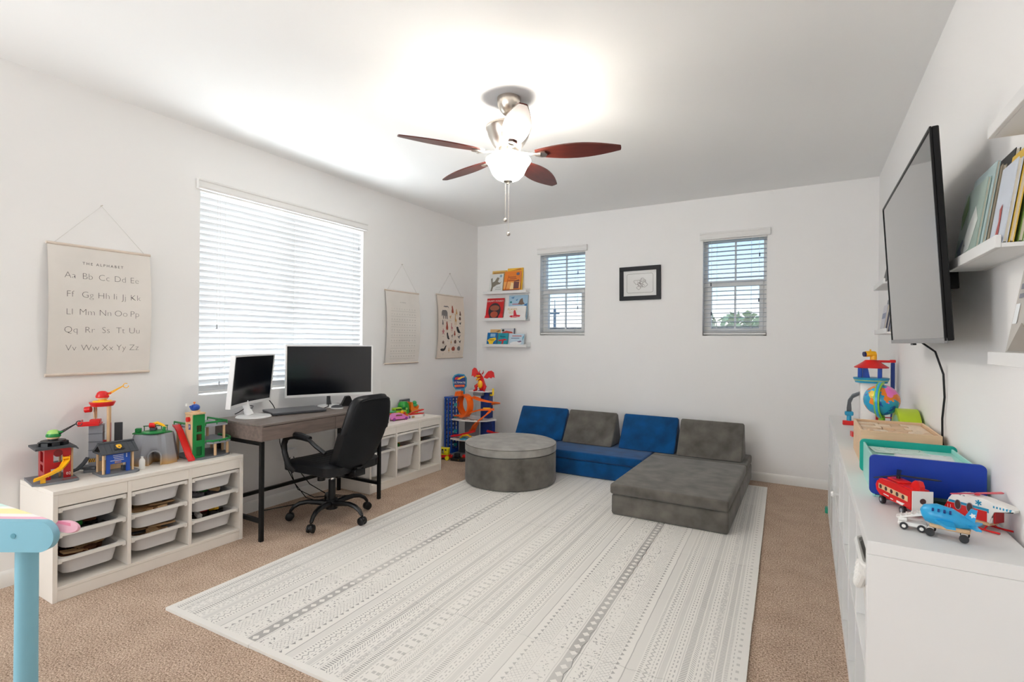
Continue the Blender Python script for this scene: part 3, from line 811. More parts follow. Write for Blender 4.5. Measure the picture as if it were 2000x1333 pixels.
o = backrest(0.03, inset=0.93, off=-0.040).build('back_shell', M_leather2, chair, smooth=60)
m = MB(); pts = []
for k in range(41):
    t_ = k / 40; u = -0.80 + 1.60 * t_
    pts.append(back_pt(u * 0.93, 0.955 - 0.03 * u ** 4) + Vector((-0.052, 0, 0)))
m.tube(pts, 0.0035, 5); m.build('back_seam', M_leather, chair)
# seat with stitched channels
m = MB()
NXs, NYs = 36, 16; bm = m.bm; T_ = {}; Bt = {}
for i in range(NXs + 1):
    for j in range(NYs + 1):
        u, v = -1 + 2 * i / NXs, -1 + 2 * j / NYs
        du, dv = abs(u), abs(v); x, y = u * 0.255, v * 0.25
        if du > 0.7 and dv > 0.7:
            a_, b_ = (du - 0.7) / 0.3, (dv - 0.7) / 0.3; k = sqrt(a_ * a_ + b_ * b_); f_ = max(a_, b_) / k if k > 1e-6 else 1
            x = math.copysign((0.7 + (du - 0.7) * f_) * 0.255, u); y = math.copysign((0.7 + (dv - 0.7) * f_) * 0.25, v)
        e = max(du, dv); edge = max(0, (e - 0.78) / 0.22) ** 2
        rib = 0.004 * abs(sin((u + 0.05) * pi * 4.5)) * (1 if dv < 0.72 and -0.8 < u < 0.8 else 0)
        zt = 0.452 - 0.022 * edge + rib + 0.012 * v * v - (0.02 * max(0, u - 0.4) ** 2 * 2)
        T_[i, j] = bm.verts.new((x, y, zt)); Bt[i, j] = bm.verts.new((x * 0.985, y * 0.985, 0.368 + 0.016 * edge))
for i in range(NXs):
    for j in range(NYs):
        bm.faces.new((T_[i, j], T_[i + 1, j], T_[i + 1, j + 1], T_[i, j + 1])); bm.faces.new((Bt[i, j], Bt[i, j + 1], Bt[i + 1, j + 1], Bt[i + 1, j]))
ring = [(i, 0) for i in range(NXs)] + [(NXs, j) for j in range(NYs)] + [(i, NYs) for i in range(NXs, 0, -1)] + [(0, j) for j in range(NYs, 0, -1)]
for k in range(len(ring)):
    a, b = ring[k], ring[(k + 1) % len(ring)]; bm.faces.new((T_[a], Bt[a], Bt[b], T_[b]))
m.build('seat', M_leather, chair, smooth=50)
for s in (-1, 1):
    y = s * 0.27
    pts = [(0.10, s * 0.245, 0.385), (0.135, y, 0.43), (0.175, y, 0.52), (0.18, y, 0.575), (0.165, y, 0.61), (0.13, y, 0.630), (0.08, y, 0.637), (0.0, y, 0.636), (-0.08, y, 0.628), (-0.14, y * 0.98, 0.59), (-0.205, y * 0.90, 0.545)]
    a = MB().tube(pts, 0.014, 8, flat=1.5).build('armrest', M_base, chair)
    m = MB(); m.tube([(0.15, y, 0.634), (0.10, y, 0.651), (0.0, y, 0.652), (-0.09, y, 0.640)], 0.014, 8, flat=1.0, radii=[0.014, 0.02, 0.02, 0.015]); m.build('arm_pad', M_leather, a)
m = MB(); m.bx(-0.16, 0.12, -0.09, 0.09, 0.335, 0.369, 0.006); m.build('seat_mechanism', M_base, chair)
m = MB(); m.tube([(-0.15, 0, 0.345), (-0.21, 0, 0.345), (-0.255, 0, 0.37), (-0.27, 0, 0.42)], 0.02, 8, flat=0.5, radii=[0.03, 0.034, 0.036, 0.034]); m.bx(-0.285, -0.22, -0.05, 0.05, 0.35, 0.40, 0.006); m.build('back_bracket', M_base, chair)
m = MB(); m.cyl((0.09, 0.02, 0.272), (0.09, 0.02, 0.336), 0.028, 16); m.build('tension_knob', M_base, chair)
m = MB(); m.cyl((0, 0, 0.285), (0, 0, 0.336), 0.014, 14); m.build('gas_piston', M_chrome, chair)
m = MB(); m.cyl((0, 0, 0.10), (0, 0, 0.287), 0.025, 18); m.build('gas_cylinder', M_base, chair)
m = MB(); m.cyl((0, 0, 0.075), (0, 0, 0.145), 0.042, 18); m.build('hub', M_base, chair)
leg0 = None; casters = None
for k in range(5):
    a = radians(-140 + 72 * k - 181)
    if leg0 is None:
        m = MB()
        m.tube([(0.03, 0, 0.112), (0.10, 0, 0.124), (0.17, 0, 0.130), (0.225, 0, 0.120), (0.265, 0, 0.097), (0.287, 0, 0.068)], 0.02, 8, radii=[0.026, 0.023, 0.020, 0.018, 0.016, 0.013], flat=0.85)
        leg0 = m.build('leg', M_base, chair)
        m = MB(); m.cyl((0.29, 0, 0.048), (0.29, 0, 0.072), 0.008, 8)
        m.tube([(0.29 + 0.026 * cos(q), 0, 0.030 + 0.026 * sin(q)) for q in [radians(d) for d in range(-20, 201, 20)]], 0.013, 8, flat=0.3)
        c1 = m.build('caster_hood', M_base, leg0)
        cs = [c1]
        for s in (-1, 1):
            m = MB(); m.lathe([(0, -0.010), (0.020, -0.010), (0.0275, -0.006), (0.0275, 0.006), (0.020, 0.010), (0, 0.010)], 18, TR(0.29, s * 0.015, 0.0275) @ RX(pi / 2)); cs.append(m.build('caster_wheel', M_black, leg0))
        L = leg0
    else:
        L = copyobj(leg0, chair)
        for c in cs: copyobj(c, L)
    L.rotation_euler = (0, 0, a)
chair.location.z = 0.0155

# ================================================================== ceiling fan
M_blade = mat('mahogany_blade', (86, 32, 22), 0.35, var=(4, 0.22), stretch=(2, 14, 14), coat=0.15)
M_bladeedge = M_blade
def glow_glass():
    m = bpy.data.materials.new('lit_frosted_bowl'); m.use_nodes = True
    t = m.node_tree; b = t.nodes['Principled BSDF']
    b.inputs['Base Color'].default_value = (0.92, 0.88, 0.8, 1); b.inputs['Roughness'].default_value = 0.35
    n = t.nodes.new('ShaderNodeTexNoise'); n.inputs['Scale'].default_value = 14
    r = t.nodes.new('ShaderNodeMapRange'); r.inputs[3].default_value = 19.0; r.inputs[4].default_value = 23.0
    t.links.new(n.outputs[0], r.inputs[0]); t.links.new(r.outputs[0], b.inputs['Emission Strength'])
    b.inputs['Emission Color'].default_value = (1.0, 0.94, 0.84, 1)
    return m
fan = thing('ceiling_fan', 'brushed nickel ceiling fan with five mahogany blades and a lit glass bowl', 'ceiling fan', (-1.57, 2.65, ZC))
m = MB(); m.lathe([(0, 0), (0.070, 0), (0.0705, -0.02), (0.066, -0.045), (0.052, -0.075), (0.034, -0.095), (0.026, -0.10), (0, -0.10)], 36); m.build('canopy', M_nickel, fan)
m = MB(); m.cyl((0, 0, -0.10), (0, 0, -0.175), 0.0135, 16); m.build('downrod', M_nickel, fan)
m = MB(); m.lathe([(0, -0.165), (0.05, -0.165), (0.128, -0.172), (0.138, -0.178), (0.138, -0.188), (0.132, -0.194), (0.122, -0.23), (0.100, -0.272), (0.082, -0.298), (0.074, -0.308), (0, -0.308)], 40); m.build('motor_housing', M_nickel, fan)
m = MB(); m.lathe([(0, -0.308), (0.060, -0.308), (0.066, -0.315), (0.066, -0.332), (0.056, -0.342), (0.056, -0.360), (0, -0.360)], 32); m.build('switch_housing', M_nickel, fan)
def blade_pts():
    pts = []
    for k in range(15):
        f = k / 14; x = 0.165 + 0.495 * f; hw = 0.074 * sin(pi * (0.13 + 0.77 * f)) ; pts.append((x, hw))
    up = [(x, hw) for x, hw in pts]; tip = [(0.666, 0.019), (0.668, 0), (0.666, -0.019)]
    return up + tip + [(x, -hw) for x, hw in reversed(pts)]
bl0 = None
for k in range(5):
    if bl0 is None:
        m = MB(); m.prism(blade_pts(), 0.007, TR(0, 0, -0.345) @ RX(radians(-12))); bl0 = m.build('blade', M_blade, fan)
        m = MB()
        m.tube([(0.055, 0, -0.325), (0.10, 0, -0.338), (0.15, 0, -0.347), (0.20, 0, -0.352)], 0.012, 8, radii=[0.011, 0.011, 0.014, 0.024], flat=0.45)
        m.prism([(0.165, 0.012), (0.20, 0.027), (0.225, 0.026), (0.238, 0.0), (0.225, -0.026), (0.20, -0.027), (0.165, -0.012)], 0.008, TR(0, 0, -0.3555) @ RX(radians(-12)))
        br = m.build('blade_bracket', M_nickel, bl0); L = bl0
    else:
        L = copyobj(bl0, fan); copyobj(br, L)
    L.rotation_euler = (0, 0, radians(18.5 + 72 * k))
m = MB(); m.lathe([(0.060, -0.362), (0.120, -0.364), (0.134, -0.371), (0.137, -0.380), (0.130, -0.392), (0.118, -0.408), (0.108, -0.43), (0.094, -0.46), (0.070, -0.484), (0.040, -0.498), (0.014, -0.502)], 48); m.build('glass_bowl', glow_glass(), fan)
m = MB(); m.lathe([(0, -0.494), (0.026, -0.496), (0.030, -0.503), (0.018, -0.508), (0.010, -0.513), (0.010, -0.520), (0, -0.523)], 20); m.build('finial', M_nickel, fan)
for px, py, z1 in ((-0.018, 0.0, -0.735), (0.012, -0.012, -0.825)):
    m = MB(); z = -0.515
    m.cyl((px, py, -0.505), (px, py, z1 + 0.015), 0.0011, 5)
    for q in range(int((z1 + 0.505) / -0.010)): m.ball((px, py, -0.507 - q * 0.010), 0.0019, 6)
    c = m.build('pull_chain', M_nickel, fan)
    m = MB(); m.ball((px, py, z1), 0.012, 14); m.cyl((px, py, z1 + 0.010), (px, py, z1 + 0.022), 0.003, 8); m.build('chain_ball', M_nickel, c)
for k in range(3):
    l = bpy.data.lights.new('fan_bulb', 'POINT'); l.energy = 1.7; l.color = (1.0, 0.95, 0.88); l.shadow_soft_size = 0.035
    o = bpy.data.objects.new('fan_bulb', l); COL.objects.link(o); a = 2.1 * k + 0.5
    o.location = (-1.57 + 0.112 * cos(a), 2.65 + 0.112 * sin(a), ZC - 0.352)
# ================================================================== hanging posters on the left wall
M_canvas = mat('cream_canvas', (226, 221, 215), 0.9, spec=0.15, var=(6, 0.03), bump=(420, 0.12, 0.0006))
M_canvas2 = mat('peach_canvas', (230, 218, 205), 0.9, spec=0.15, var=(6, 0.03), bump=(420, 0.12, 0.0006))
M_rod = mat('pale_wood_rod', (218, 204, 190), 0.6, var=(12, 0.08), stretch=(1, 1, 10))
M_string = mat('white_string', (216, 214, 210), 0.9, bump=(300, 0.05))
M_ink = mat('soft_black_ink', (72, 70, 70), 0.9, var=(20, 0.03)); M_inkgrey = mat('grey_ink', (150, 146, 142), 0.9, var=(20, 0.03))
def poster(label, yc, w, z0, z1, zhook, canvas):
    root = thing('hanging_poster', label, 'poster', (XL + 0.016, yc, z0), pi / 2, 'canvas posters hung on the left wall')
    h = z1 - z0
    def warp(co):      # canvas hangs free of the wall between its rods
        f = max(0.0, min(1.0, co.z / h))
        return (co.x, co.y - 0.030 * sin(pi * f) ** 0.8 * (0.55 + 0.45 * (abs(co.x) / (w / 2)) ** 2), co.z)
    m = MB(); bm = m.bm; nx, nz = 14, 22
    g = [[(bm.verts.new((-w / 2 + 0.004 + (w - 0.008) * i / nx, -0.0008, h * j / nz)), bm.verts.new((-w / 2 + 0.004 + (w - 0.008) * i / nx, 0.0008, h * j / nz))) for i in range(nx + 1)] for j in range(nz + 1)]
    for j in range(nz):
        for i in range(nx):
            bm.faces.new((g[j][i][0], g[j][i + 1][0], g[j + 1][i + 1][0], g[j + 1][i][0])); bm.faces.new((g[j][i][1], g[j + 1][i][1], g[j + 1][i + 1][1], g[j][i + 1][1]))
    m.build('canvas', canvas, root, smooth=60, warp=warp)
    for z in (0.0, h):
        m = MB(); m.cyl((-w / 2, 0.001, z), (w / 2, 0.001, z), 0.0085, 12); m.build('rod', M_rod, root)
    m = MB(); m.tube([(-w / 2 + 0.035, 0, h + 0.005), (0, 0.008, zhook - z0), (w / 2 - 0.035, 0, h + 0.005)], 0.0016, 5); m.build('string', M_string, root)
    m = MB(); m.cyl((0, 0.016, zhook - z0 + 0.002), (0, -0.002, zhook - z0 + 0.003), 0.003, 8); m.build('nail', M_nickel, root)
    return root, w, h, warp
root, w, h, warp = poster('wide canvas alphabet poster left of the big window', 1.412, 0.520, 1.118, 1.862, 2.122, M_canvas)
m = MB(); put_text(m, 'THE ALPHABET', 0.005, h - 0.105, 0.022, y=-0.0012, thin=0.0, spacing=1.45); m.build('lettering', M_ink, root, smooth=0, warp=warp)
rows = ((h - 0.190, (('Aa', -.156), ('Bb', -.074), ('Cc', .008), ('Dd', .090), ('Ee', .166))), (h - 0.298, (('Ff', -.158), ('Gg', -.074), ('Hh', .006), ('Ii', .064), ('Jj', .110), ('Kk', .170))),
        (h - 0.400, (('Ll', -.160), ('Mm', -.076), ('Nn', .014), ('Oo', .094), ('Pp', .166))), (h - 0.503, (('Qq', -.152), ('Rr', -.062), ('Ss', .018), ('Tt', .092), ('Uu', .166))),
        (h - 0.608, (('Vv', -.150), ('Ww', -.058), ('Xx', .028), ('Yy', .098), ('Zz', .166))))
for z, items in rows:
    for s_, x in items: m = MB(); put_text(m, s_, x, z, 0.052, y=-0.0012, thin=0.0013); m.build('lettering', M_ink, root, smooth=0, warp=warp)
root, w, h, warp = poster('canvas number-chart poster hung right of the big window', 4.041, 0.516, 1.092, 1.836, 2.122, M_canvas)
m = MB(); put_text(m, 'NUMBERS', 0.0, h - 0.118, 0.016, y=-0.0012, thin=0.0, spacing=1.4)
for r in range(10):
    z = h - 0.188 - r * 0.0545
    for c in range(10): put_text(m, str(r * 10 + c + 1), -0.175 + c * 0.0388, z, 0.0165, y=-0.0012, thin=0.0)
    rect(m, -0.19, 0.19, z - 0.0185, z - 0.0172, -0.0012)
o = m.build('lettering', M_inkgrey, root, smooth=0, warp=warp); o['kind'] = 'stuff'
root, w, h, warp = poster('peach canvas animal-chart poster hung nearest the room corner', 4.867, 0.522, 1.129, 1.862, 2.124, M_canvas2)
INK = {'g': mat('animal_grey', (128, 124, 122), 0.9, var=(30, 0.06)), 'k': mat('animal_black', (58, 56, 58), 0.9, var=(30, 0.06)), 'r': mat('animal_rust', (168, 84, 66), 0.9, var=(30, 0.06)),
       'o': mat('animal_ochre', (206, 160, 104), 0.9, var=(30, 0.06)), 'p': mat('animal_pink', (200, 128, 132), 0.9, var=(30, 0.06)), 'b': mat('animal_brown', (112, 84, 74), 0.9, var=(30, 0.06))}
SH = {
 'eleph': [(-1, .1), (-.95, .55), (-.6, .95), (-.2, .9), (.2, .98), (.7, .85), (.95, .45), (1, -.9), (.72, -.9), (.66, -.25), (.5, -.3), (.46, -.9), (.2, -.9), (.12, -.25), (-.2, -.28), (-.24, -.9), (-.5, -.9), (-.5, -.1), (-.7, -.15), (-.82, -.35), (-.95, -.4)],
 'sit': [(-.5, -1), (-.7, -.5), (-.35, .1), (-.45, .6), (-.25, .75), (-.3, 1), (0, .8), (.25, .95), (.3, .6), (.55, .1), (.8, -.5), (.7, -1)],
 'croc': [(-1, .2), (-.6, .42), (-.1, .35), (.4, .5), (.9, .25), (1, -.2), (.95, -.5), (.85, -.1), (.5, .05), (.0, -.1), (-.5, -.05), (-1, .1)],
 'gir': [(-.5, -1), (-.45, -.2), (-.5, .1), (-.25, .9), (-.55, .85), (-.5, 1), (-.1, 1), (.0, .9), (-.05, .2), (.5, .0), (.6, -.3), (.55, -1), (.4, -1), (.35, -.35), (-.2, -.35), (-.3, -1)],
 'whale': [(-1, -.1), (-.7, -.5), (0, -.6), (.5, -.35), (.7, .1), (.8, .5), (1, .9), (.6, .75), (.35, .35), (.1, .05), (-.5, .1)],
 'seal': [(-.5, 1), (-.9, .8), (-.8, .3), (-.6, -.3), (-.2, -.8), (.4, -.9), (1, -.7), (.6, -.6), (.3, -.1), (0, .3), (-.15, .8)],
 'blob': [(-.9, -.2), (-.7, .5), (-.2, .8), (.4, .9), (.9, .4), (.95, -.3), (.6, -.8), (.3, -.5), (-.1, -.85), (-.5, -.5)],
 'star': [(-.9, .2), (-.3, .3), (0, 1), (.3, .35), (.95, .3), (.4, -.1), (.7, -.9), (.05, -.4), (-.5, -.8), (-.35, -.15)],
 'bird': [(-1, .6), (-.4, .3), (.2, .5), (.9, 1), (.6, .2), (.3, -.3), (.5, -.9), (.1, -.5), (-.3, -.3), (-.5, .1)]}
AN = (('croc', 'g', -.085, .59, .05, .03), ('sit', 'r', .025, .57, .028, .046), ('sit', 'o', .095, .545, .018, .034), ('sit', 'b', .155, .528, .02, .028), ('eleph', 'g', -.115, .50, .06, .056),
      ('bird', 'o', -.015, .475, .022, .028), ('gir', 'o', .078, .45, .03, .068), ('blob', 'b', .148, .462, .02, .026), ('bird', 'k', .152, .402, .022, .02), ('sit', 'g', -.15, .41, .02, .03),
      ('sit', 'r', -.075, .375, .03, .052), ('gir', 'p', .012, .355, .03, .05), ('seal', 'k', .128, .325, .048, .042), ('star', 'p', -.14, .30, .034, .042), ('sit', 'r', .062, .288, .02, .03),
      ('seal', 'k', -.05, .25, .034, .044), ('bird', 'b', .018, .25, .016, .026), ('bird', 'g', .135, .24, .036, .03), ('star', 'b', -.135, .175, .03, .028), ('sit', 'o', .005, .182, .012, .02),
      ('blob', 'b', .075, .182, .022, .028), ('bird', 'k', .155, .182, .022, .024), ('whale', 'k', -.125, .10, .062, .046), ('sit', 'o', -.028, .092, .012, .024), ('blob', 'r', .045, .098, .036, .032), ('blob', 'g', .140, .10, .032, .034))
for sh, c, x, z, sx, sz in AN:
    mb = MB(); blob(mb, [(x * 1.12 + p[0] * sx, z + 0.005 + p[1] * sz) for p in SH[sh]], -0.0012); mb.build('animal_print', INK[c], root, smooth=0, warp=warp)
m = MB()
for sh, c, x, z, sx, sz in AN: rect(m, x * 1.12 - 0.015, x * 1.12 + 0.015, z - sz - 0.010, z - sz - 0.007, -0.0012)
m.build('caption_marks', M_inkgrey, root, smooth=0, warp=warp)

# ================================================================== framed drawing on the back wall (a plain line doodle)
pf = thing('framed_drawing', 'black picture frame with a small line drawing between the back windows', 'picture', (-1.562, YB - 0.002, 1.787), 0, None, 0, radians(-0.6))
fw, fh, fb = 0.448, 0.364, 0.045
m = MB()
for a in ((-fw / 2, fw / 2, 0, fb), (-fw / 2, fw / 2, fh - fb, fh), (-fw / 2, -fw / 2 + fb, fb, fh - fb), (fw / 2 - fb, fw / 2, fb, fh - fb)): m.bx(a[0], a[1], -0.024, 0, a[2], a[3], 0.002, 1)
m.build('frame', mat('black_frame', (16, 17, 23), 0.4, spec=0.25, bump=(60, 0.03)), pf)
m = MB(); m.bx(-fw / 2 + fb - 0.002, fw / 2 - fb + 0.002, -0.010, -0.001, fb - 0.002, fh - fb + 0.002); m.build('mount_board', mat('mount_white', (238, 238, 236), 0.7, bump=(200, 0.03)), pf)
m = MB(); o_ = rrect(0.285, 0.205, 0.02, 4, 0, fh / 2); m.tube([(p[0], -0.0105, p[1]) for p in o_], 0.0013, 4, closed=True)
random.seed(3)
for k in range(5):
    cx_, cz_ = (-0.03, 0.0, 0.035, 0.05, -0.01)[k], fh / 2 + (0.01, -0.02, 0.03, -0.01, -0.045)[k]
    r_ = (0.03, 0.024, 0.022, 0.028, 0.02)[k]
    m.tube([(cx_ + r_ * (1 + 0.35 * sin(3 * q + k)) * cos(q), -0.0105, cz_ + r_ * (1 + 0.3 * cos(2 * q + k)) * sin(q)) for q in [2 * pi * i / 26 for i in range(26)]], 0.0013, 4, closed=True)
for k in range(7):
    a_ = k * 0.9; m.tube([(0.02 + 0.05 * cos(a_), -0.0105, fh / 2 + 0.04 * sin(a_)), (0.02 + 0.02 * cos(a_ + 1), -0.0105, fh / 2 + 0.05 * sin(a_ + .6)), (0.0, -0.0105, fh / 2)], 0.0013, 4)
m.build('line_drawing', mat('drawing_ink', (96, 84, 78), 0.9, var=(20, 0.03)), pf)
m = MB(); m.bx(-fw / 2 + fb - 0.001, fw / 2 - fb + 0.001, -0.0155, -0.0145, fb - 0.001, fh - fb + 0.001); M_pglass = M_glass.copy(); M_pglass.name = 'picture_glass'
M_pglass.node_tree.nodes['Transparent BSDF'].inputs[0].default_value = (1, 1, 1, 1)
m.build('picture_glass', M_pglass, pf)
random.seed(11)

# ================================================================== picture ledges and books
def ledge(label, loc, rz, L, D):
    """local x along the wall, back at y=0, front lip at y=-D, base underside at z=0"""
    t = thing('picture_ledge', label, 'shelf', loc, rz, 'white picture ledges')
    m = MB(); m.bx(0, L, -D + 0.012, -0.012, 0, 0.012, 0.001, 1); m.build('base_board', M_white, t)
    m = MB(); m.bx(0, L, -D, -D + 0.0118, 0, 0.034, 0.001, 1); m.build('front_lip', M_white, t)
    m = MB(); m.bx(0, L, -0.0118, 0, 0, 0.06, 0.001, 1); m.build('back_board', M_white, t)
    return t
PAGE = mat('book_pages', (226, 218, 200), 0.9, var=(40, 0.06), stretch=(1, 30, 1))
def book(label, loc, rz, w, h, th, cover, lean, art=(), group='picture books on the ledges', hard=True):
    """front cover faces local -y; bottom at z=0"""
    t = thing('picture_book', label, 'book', loc, rz, group, rx=-lean)
    M_ = mat('cover_%d_%d_%d' % cover, cover, 0.35, spec=0.4, var=(18, 0.03))
    c = 0.0018
    m = MB(); m.bx(-w / 2, w / 2, -th / 2, -th / 2 + c, 0, h); m.build('front_cover', M_, t)
    m = MB(); m.bx(-w / 2, w / 2, th / 2 - c, th / 2, 0, h); m.build('back_cover', M_, t)
    m = MB(); m.bx(-w / 2, -w / 2 + c, -th / 2 + c, th / 2 - c, 0, h); m.build('spine', M_, t)
    m = MB(); m.bx(-w / 2 + c, w / 2 - 0.003, -th / 2 + c, th / 2 - c, 0.003, h - 0.003); m.build('pages', PAGE, t)
    by = {}
    for a in art:
        col = a[1]; lvl = a[-1] if isinstance(a[-1], int) and a[0] != 't' else 0
        mb = by.setdefault((col, lvl, a[0] == 't'), MB()); y = -th / 2 - 0.0004 - 0.0007 * lvl
        if a[0] == 'r': rect(mb, a[2] * w - w / 2, a[3] * w - w / 2, a[4] * h, a[5] * h, y)
        elif a[0] == 'd': disc(mb, a[2] * w - w / 2, a[3] * h, a[4] * w, a[5] * h, y)
        elif a[0] == 'p': blob(mb, [(q[0] * w - w / 2, q[1] * h) for q in a[2]], y)
        elif a[0] == 't': put_text(mb, a[2], a[3] * w - w / 2, a[4] * h, a[5] * h, y=-th / 2 - 0.0034)
    for (col, lvl, isT), mb in by.items():
        mb.build('lettering' if isT else 'cover_print', mat('print_%d_%d_%d' % col, col, 0.4, var=(30, 0.02)), t, smooth=0)
    return t
# --- three ledges in the back left corner
LD = 0.112
LX = -3.535
lz = (1.914, 1.582, 1.258)
ledge('top white picture ledge in the back left corner', (LX + 0.01, YB, lz[0]), 0, 0.615, LD)
ledge('middle white picture ledge in the back left corner', (LX + 0.01, YB, lz[1]), 0, 0.615, LD)
ledge('bottom white picture ledge in the back left corner', (LX + 0.01, YB, lz[2]), 0, 0.625, LD)
def onl(k, dx, dy=0.075): return (LX + dx, YB - dy, lz[k] + 0.0135)
A_ = 0.19
GRYW = (226, 226, 220)
book('white picture book with a grey leaping-creature cover on the top corner ledge', onl(0, 0.175, 0.078), 0, 0.195, 0.245, 0.012, (222, 224, 222), A_,
     (('p', (128, 122, 108), [(.08, .75), (.2, .8), (.22, .55), (.4, .62), (.55, .82), (.72, .78), (.62, .58), (.78, .52), (.9, .60), (.8, .46), (.55, .42), (.45, .36), (.3, .3), (.24, .05), (.12, .02), (.18, .34), (.14, .55)], 1), ('d', (150, 176, 192), .82, .88, .10, .07, 1), ('r', (176, 180, 172), .55, .86, .27, .31, 1), ('r', (176, 180, 172), .48, .92, .17, .21, 1)))
book('orange picture book with a sunset building-site cover on the top corner ledge', onl(0, 0.405, 0.079), 0, 0.232, 0.268, 0.014, (232, 132, 52), A_,
     (('r', (236, 168, 96), .0, 1.0, .18, .5, 1), ('p', (246, 214, 160), [(.4, .14), (.62, .14), (.6, .42), (.46, .46)], 2), ('p', (196, 96, 40), [(.10, .1), (.16, .1), (.28, .80), (.25, .80)], 2), ('r', (112, 66, 66), .62, .94, .16, .48, 2), ('p', (112, 66, 66), [(.6, .48), (.96, .52), (.9, .58), (.66, .53)], 2), ('r', (98, 58, 52), .0, 1.0, 0, .12, 2),
      ('d', (96, 98, 122), .82, .86, .10, .07, 1), ('r', (150, 70, 56), .28, .72, .70, .73, 2), ('r', (150, 70, 56), .34, .76, .62, .65, 2), ('r', (150, 70, 56), .26, .66, .54, .57, 2)))
book('yellow picture book standing behind the white one on the top corner ledge', onl(0, 0.20, 0.045), 0, 0.21, 0.285, 0.012, (214, 178, 100), 0.12, (('r', (178, 128, 66), .08, .92, .88, .93, 1), ('r', (178, 128, 66), .2, .86, .80, .84, 1)))
book('bright yellow picture book standing behind the orange one on the top corner ledge', onl(0, 0.425, 0.045), 0, 0.22, 0.305, 0.012, (240, 190, 62), 0.12, (('p', (206, 126, 50), [(.2, .9), (.5, .93), (.8, .98), (.96, .93), (.8, .9), (.5, .9)], 1),))
book('red GRUMPY MONKEY picture book on the middle corner ledge', onl(1, 0.155, 0.078), 0, 0.25, 0.275, 0.012, (200, 36, 42), A_,
     (('d', (52, 42, 48), .5, .42, .36, .36, 1), ('r', (52, 42, 48), .25, .75, 0, .3, 1), ('d', (150, 84, 62), .5, .54, .28, .13, 2), ('d', (176, 82, 58), .5, .24, .22, .15, 2), ('d', (214, 34, 44), .08, .1, .12, .14, 2), ('d', (214, 34, 44), .9, .12, .12, .16, 2),
      ('t', (246, 236, 230), 'GRUMPY MONKEY', .5, .83, .105)))
book('pale blue picture book with a bird cover at the back of the middle corner ledge', onl(1, 0.475, 0.052), 0, 0.265, 0.30, 0.012, (166, 198, 220), 0.13,
     (('p', (120, 96, 82), [(.5, .62), (.6, .82), (.72, .88), (.78, .7), (.86, .64), (.7, .6)], 1), ('d', (40, 130, 140), .12, .72, .06, .04, 1), ('p', (90, 140, 190), [(.1, .9), (.3, .95), (.24, .86)], 1), ('p', (90, 140, 190), [(.36, .8), (.5, .86), (.44, .76)], 1), ('p', (60, 120, 180), [(.82, .6), (.98, .66), (.98, .45), (.9, .52)], 1), ('r', (196, 52, 62), .2, .55, .62, .645, 1)))
book('white PLANES GO picture book with a red plane on the middle corner ledge', onl(1, 0.453, 0.083), 0, 0.30, 0.165, 0.012, (232, 230, 228), A_,
     (('p', (204, 40, 58), [(.26, .22), (.34, .30), (.46, .28), (.44, .62), (.48, .70), (.53, .66), (.60, .34), (.78, .30), (.74, .18), (.56, .12), (.36, .14)], 1), ('r', (232, 200, 200), .40, .70, .17, .20, 2), ('t', (206, 170, 90), 'PLANES', .38, .68, .24), ('t', (206, 170, 90), 'GO', .32, .44, .22)))
book('blue board book with a yellow splash on the bottom corner ledge', onl(2, 0.125, 0.078), 0, 0.145, 0.165, 0.014, (22, 112, 178), A_,
     (('p', (244, 206, 44), [(.05, .40), (.3, .55), (.85, .62), (.95, .48), (.7, .3), (.6, .05), (.3, .06), (.2, .28)], 1), ('r', (150, 196, 226), .32, .82, .68, .92, 1), ('t', (40, 50, 60), 'FRESH', .5, .38, .17)))
book('teal PLANES board book with a red plane on the bottom corner ledge', onl(2, 0.285, 0.078), 0, 0.145, 0.160, 0.016, (36, 152, 168), A_,
     (('p', (196, 50, 56), [(.05, .45), (.4, .50), (.7, .56), (.96, .44), (.62, .40), (.55, .12), (.4, .14), (.45, .36), (.1, .36)], 1), ('t', (26, 38, 58), 'Planes', .48, .66, .19)))
book('pale blue airport picture book lying wide on the bottom corner ledge', onl(2, 0.478, 0.083), 0, 0.215, 0.150, 0.012, (190, 210, 224), A_,
     (('p', (232, 232, 234), [(.1, .22), (.3, .34), (.6, .38), (.88, .30), (.8, .16), (.4, .10), (.16, .10)], 1), ('p', (120, 96, 128), [(.55, .36), (.8, .44), (.86, .34), (.7, .3)], 2), ('r', (190, 120, 120), .22, .82, .78, .86, 1), ('r', (120, 140, 170), .16, .7, .6, .67, 1), ('p', (60, 160, 190), [(.9, .4), (.97, .7), (.98, .9), (.9, .7)], 1)))
book('tan board book standing behind the blue one on the bottom corner ledge', onl(2, 0.16, 0.047), 0, 0.165, 0.205, 0.012, (220, 178, 120), 0.12, (('p', (150, 104, 50), [(.5, .86), (.8, .95), (.9, .9), (.7, .84)], 1),))
book('white red-train board book behind the teal one on the bottom corner ledge', onl(2, 0.335, 0.049), 0, 0.20, 0.218, 0.014, (206, 206, 212), 0.12, (('p', (196, 66, 50), [(.1, .78), (.4, .86), (.8, .8), (.9, .72), (.1, .72)], 1), ('d', (44, 70, 60), .16, .88, .09, .07, 1), ('r', (60, 66, 92), .93, 1.0, .4, 1.0, 1)))

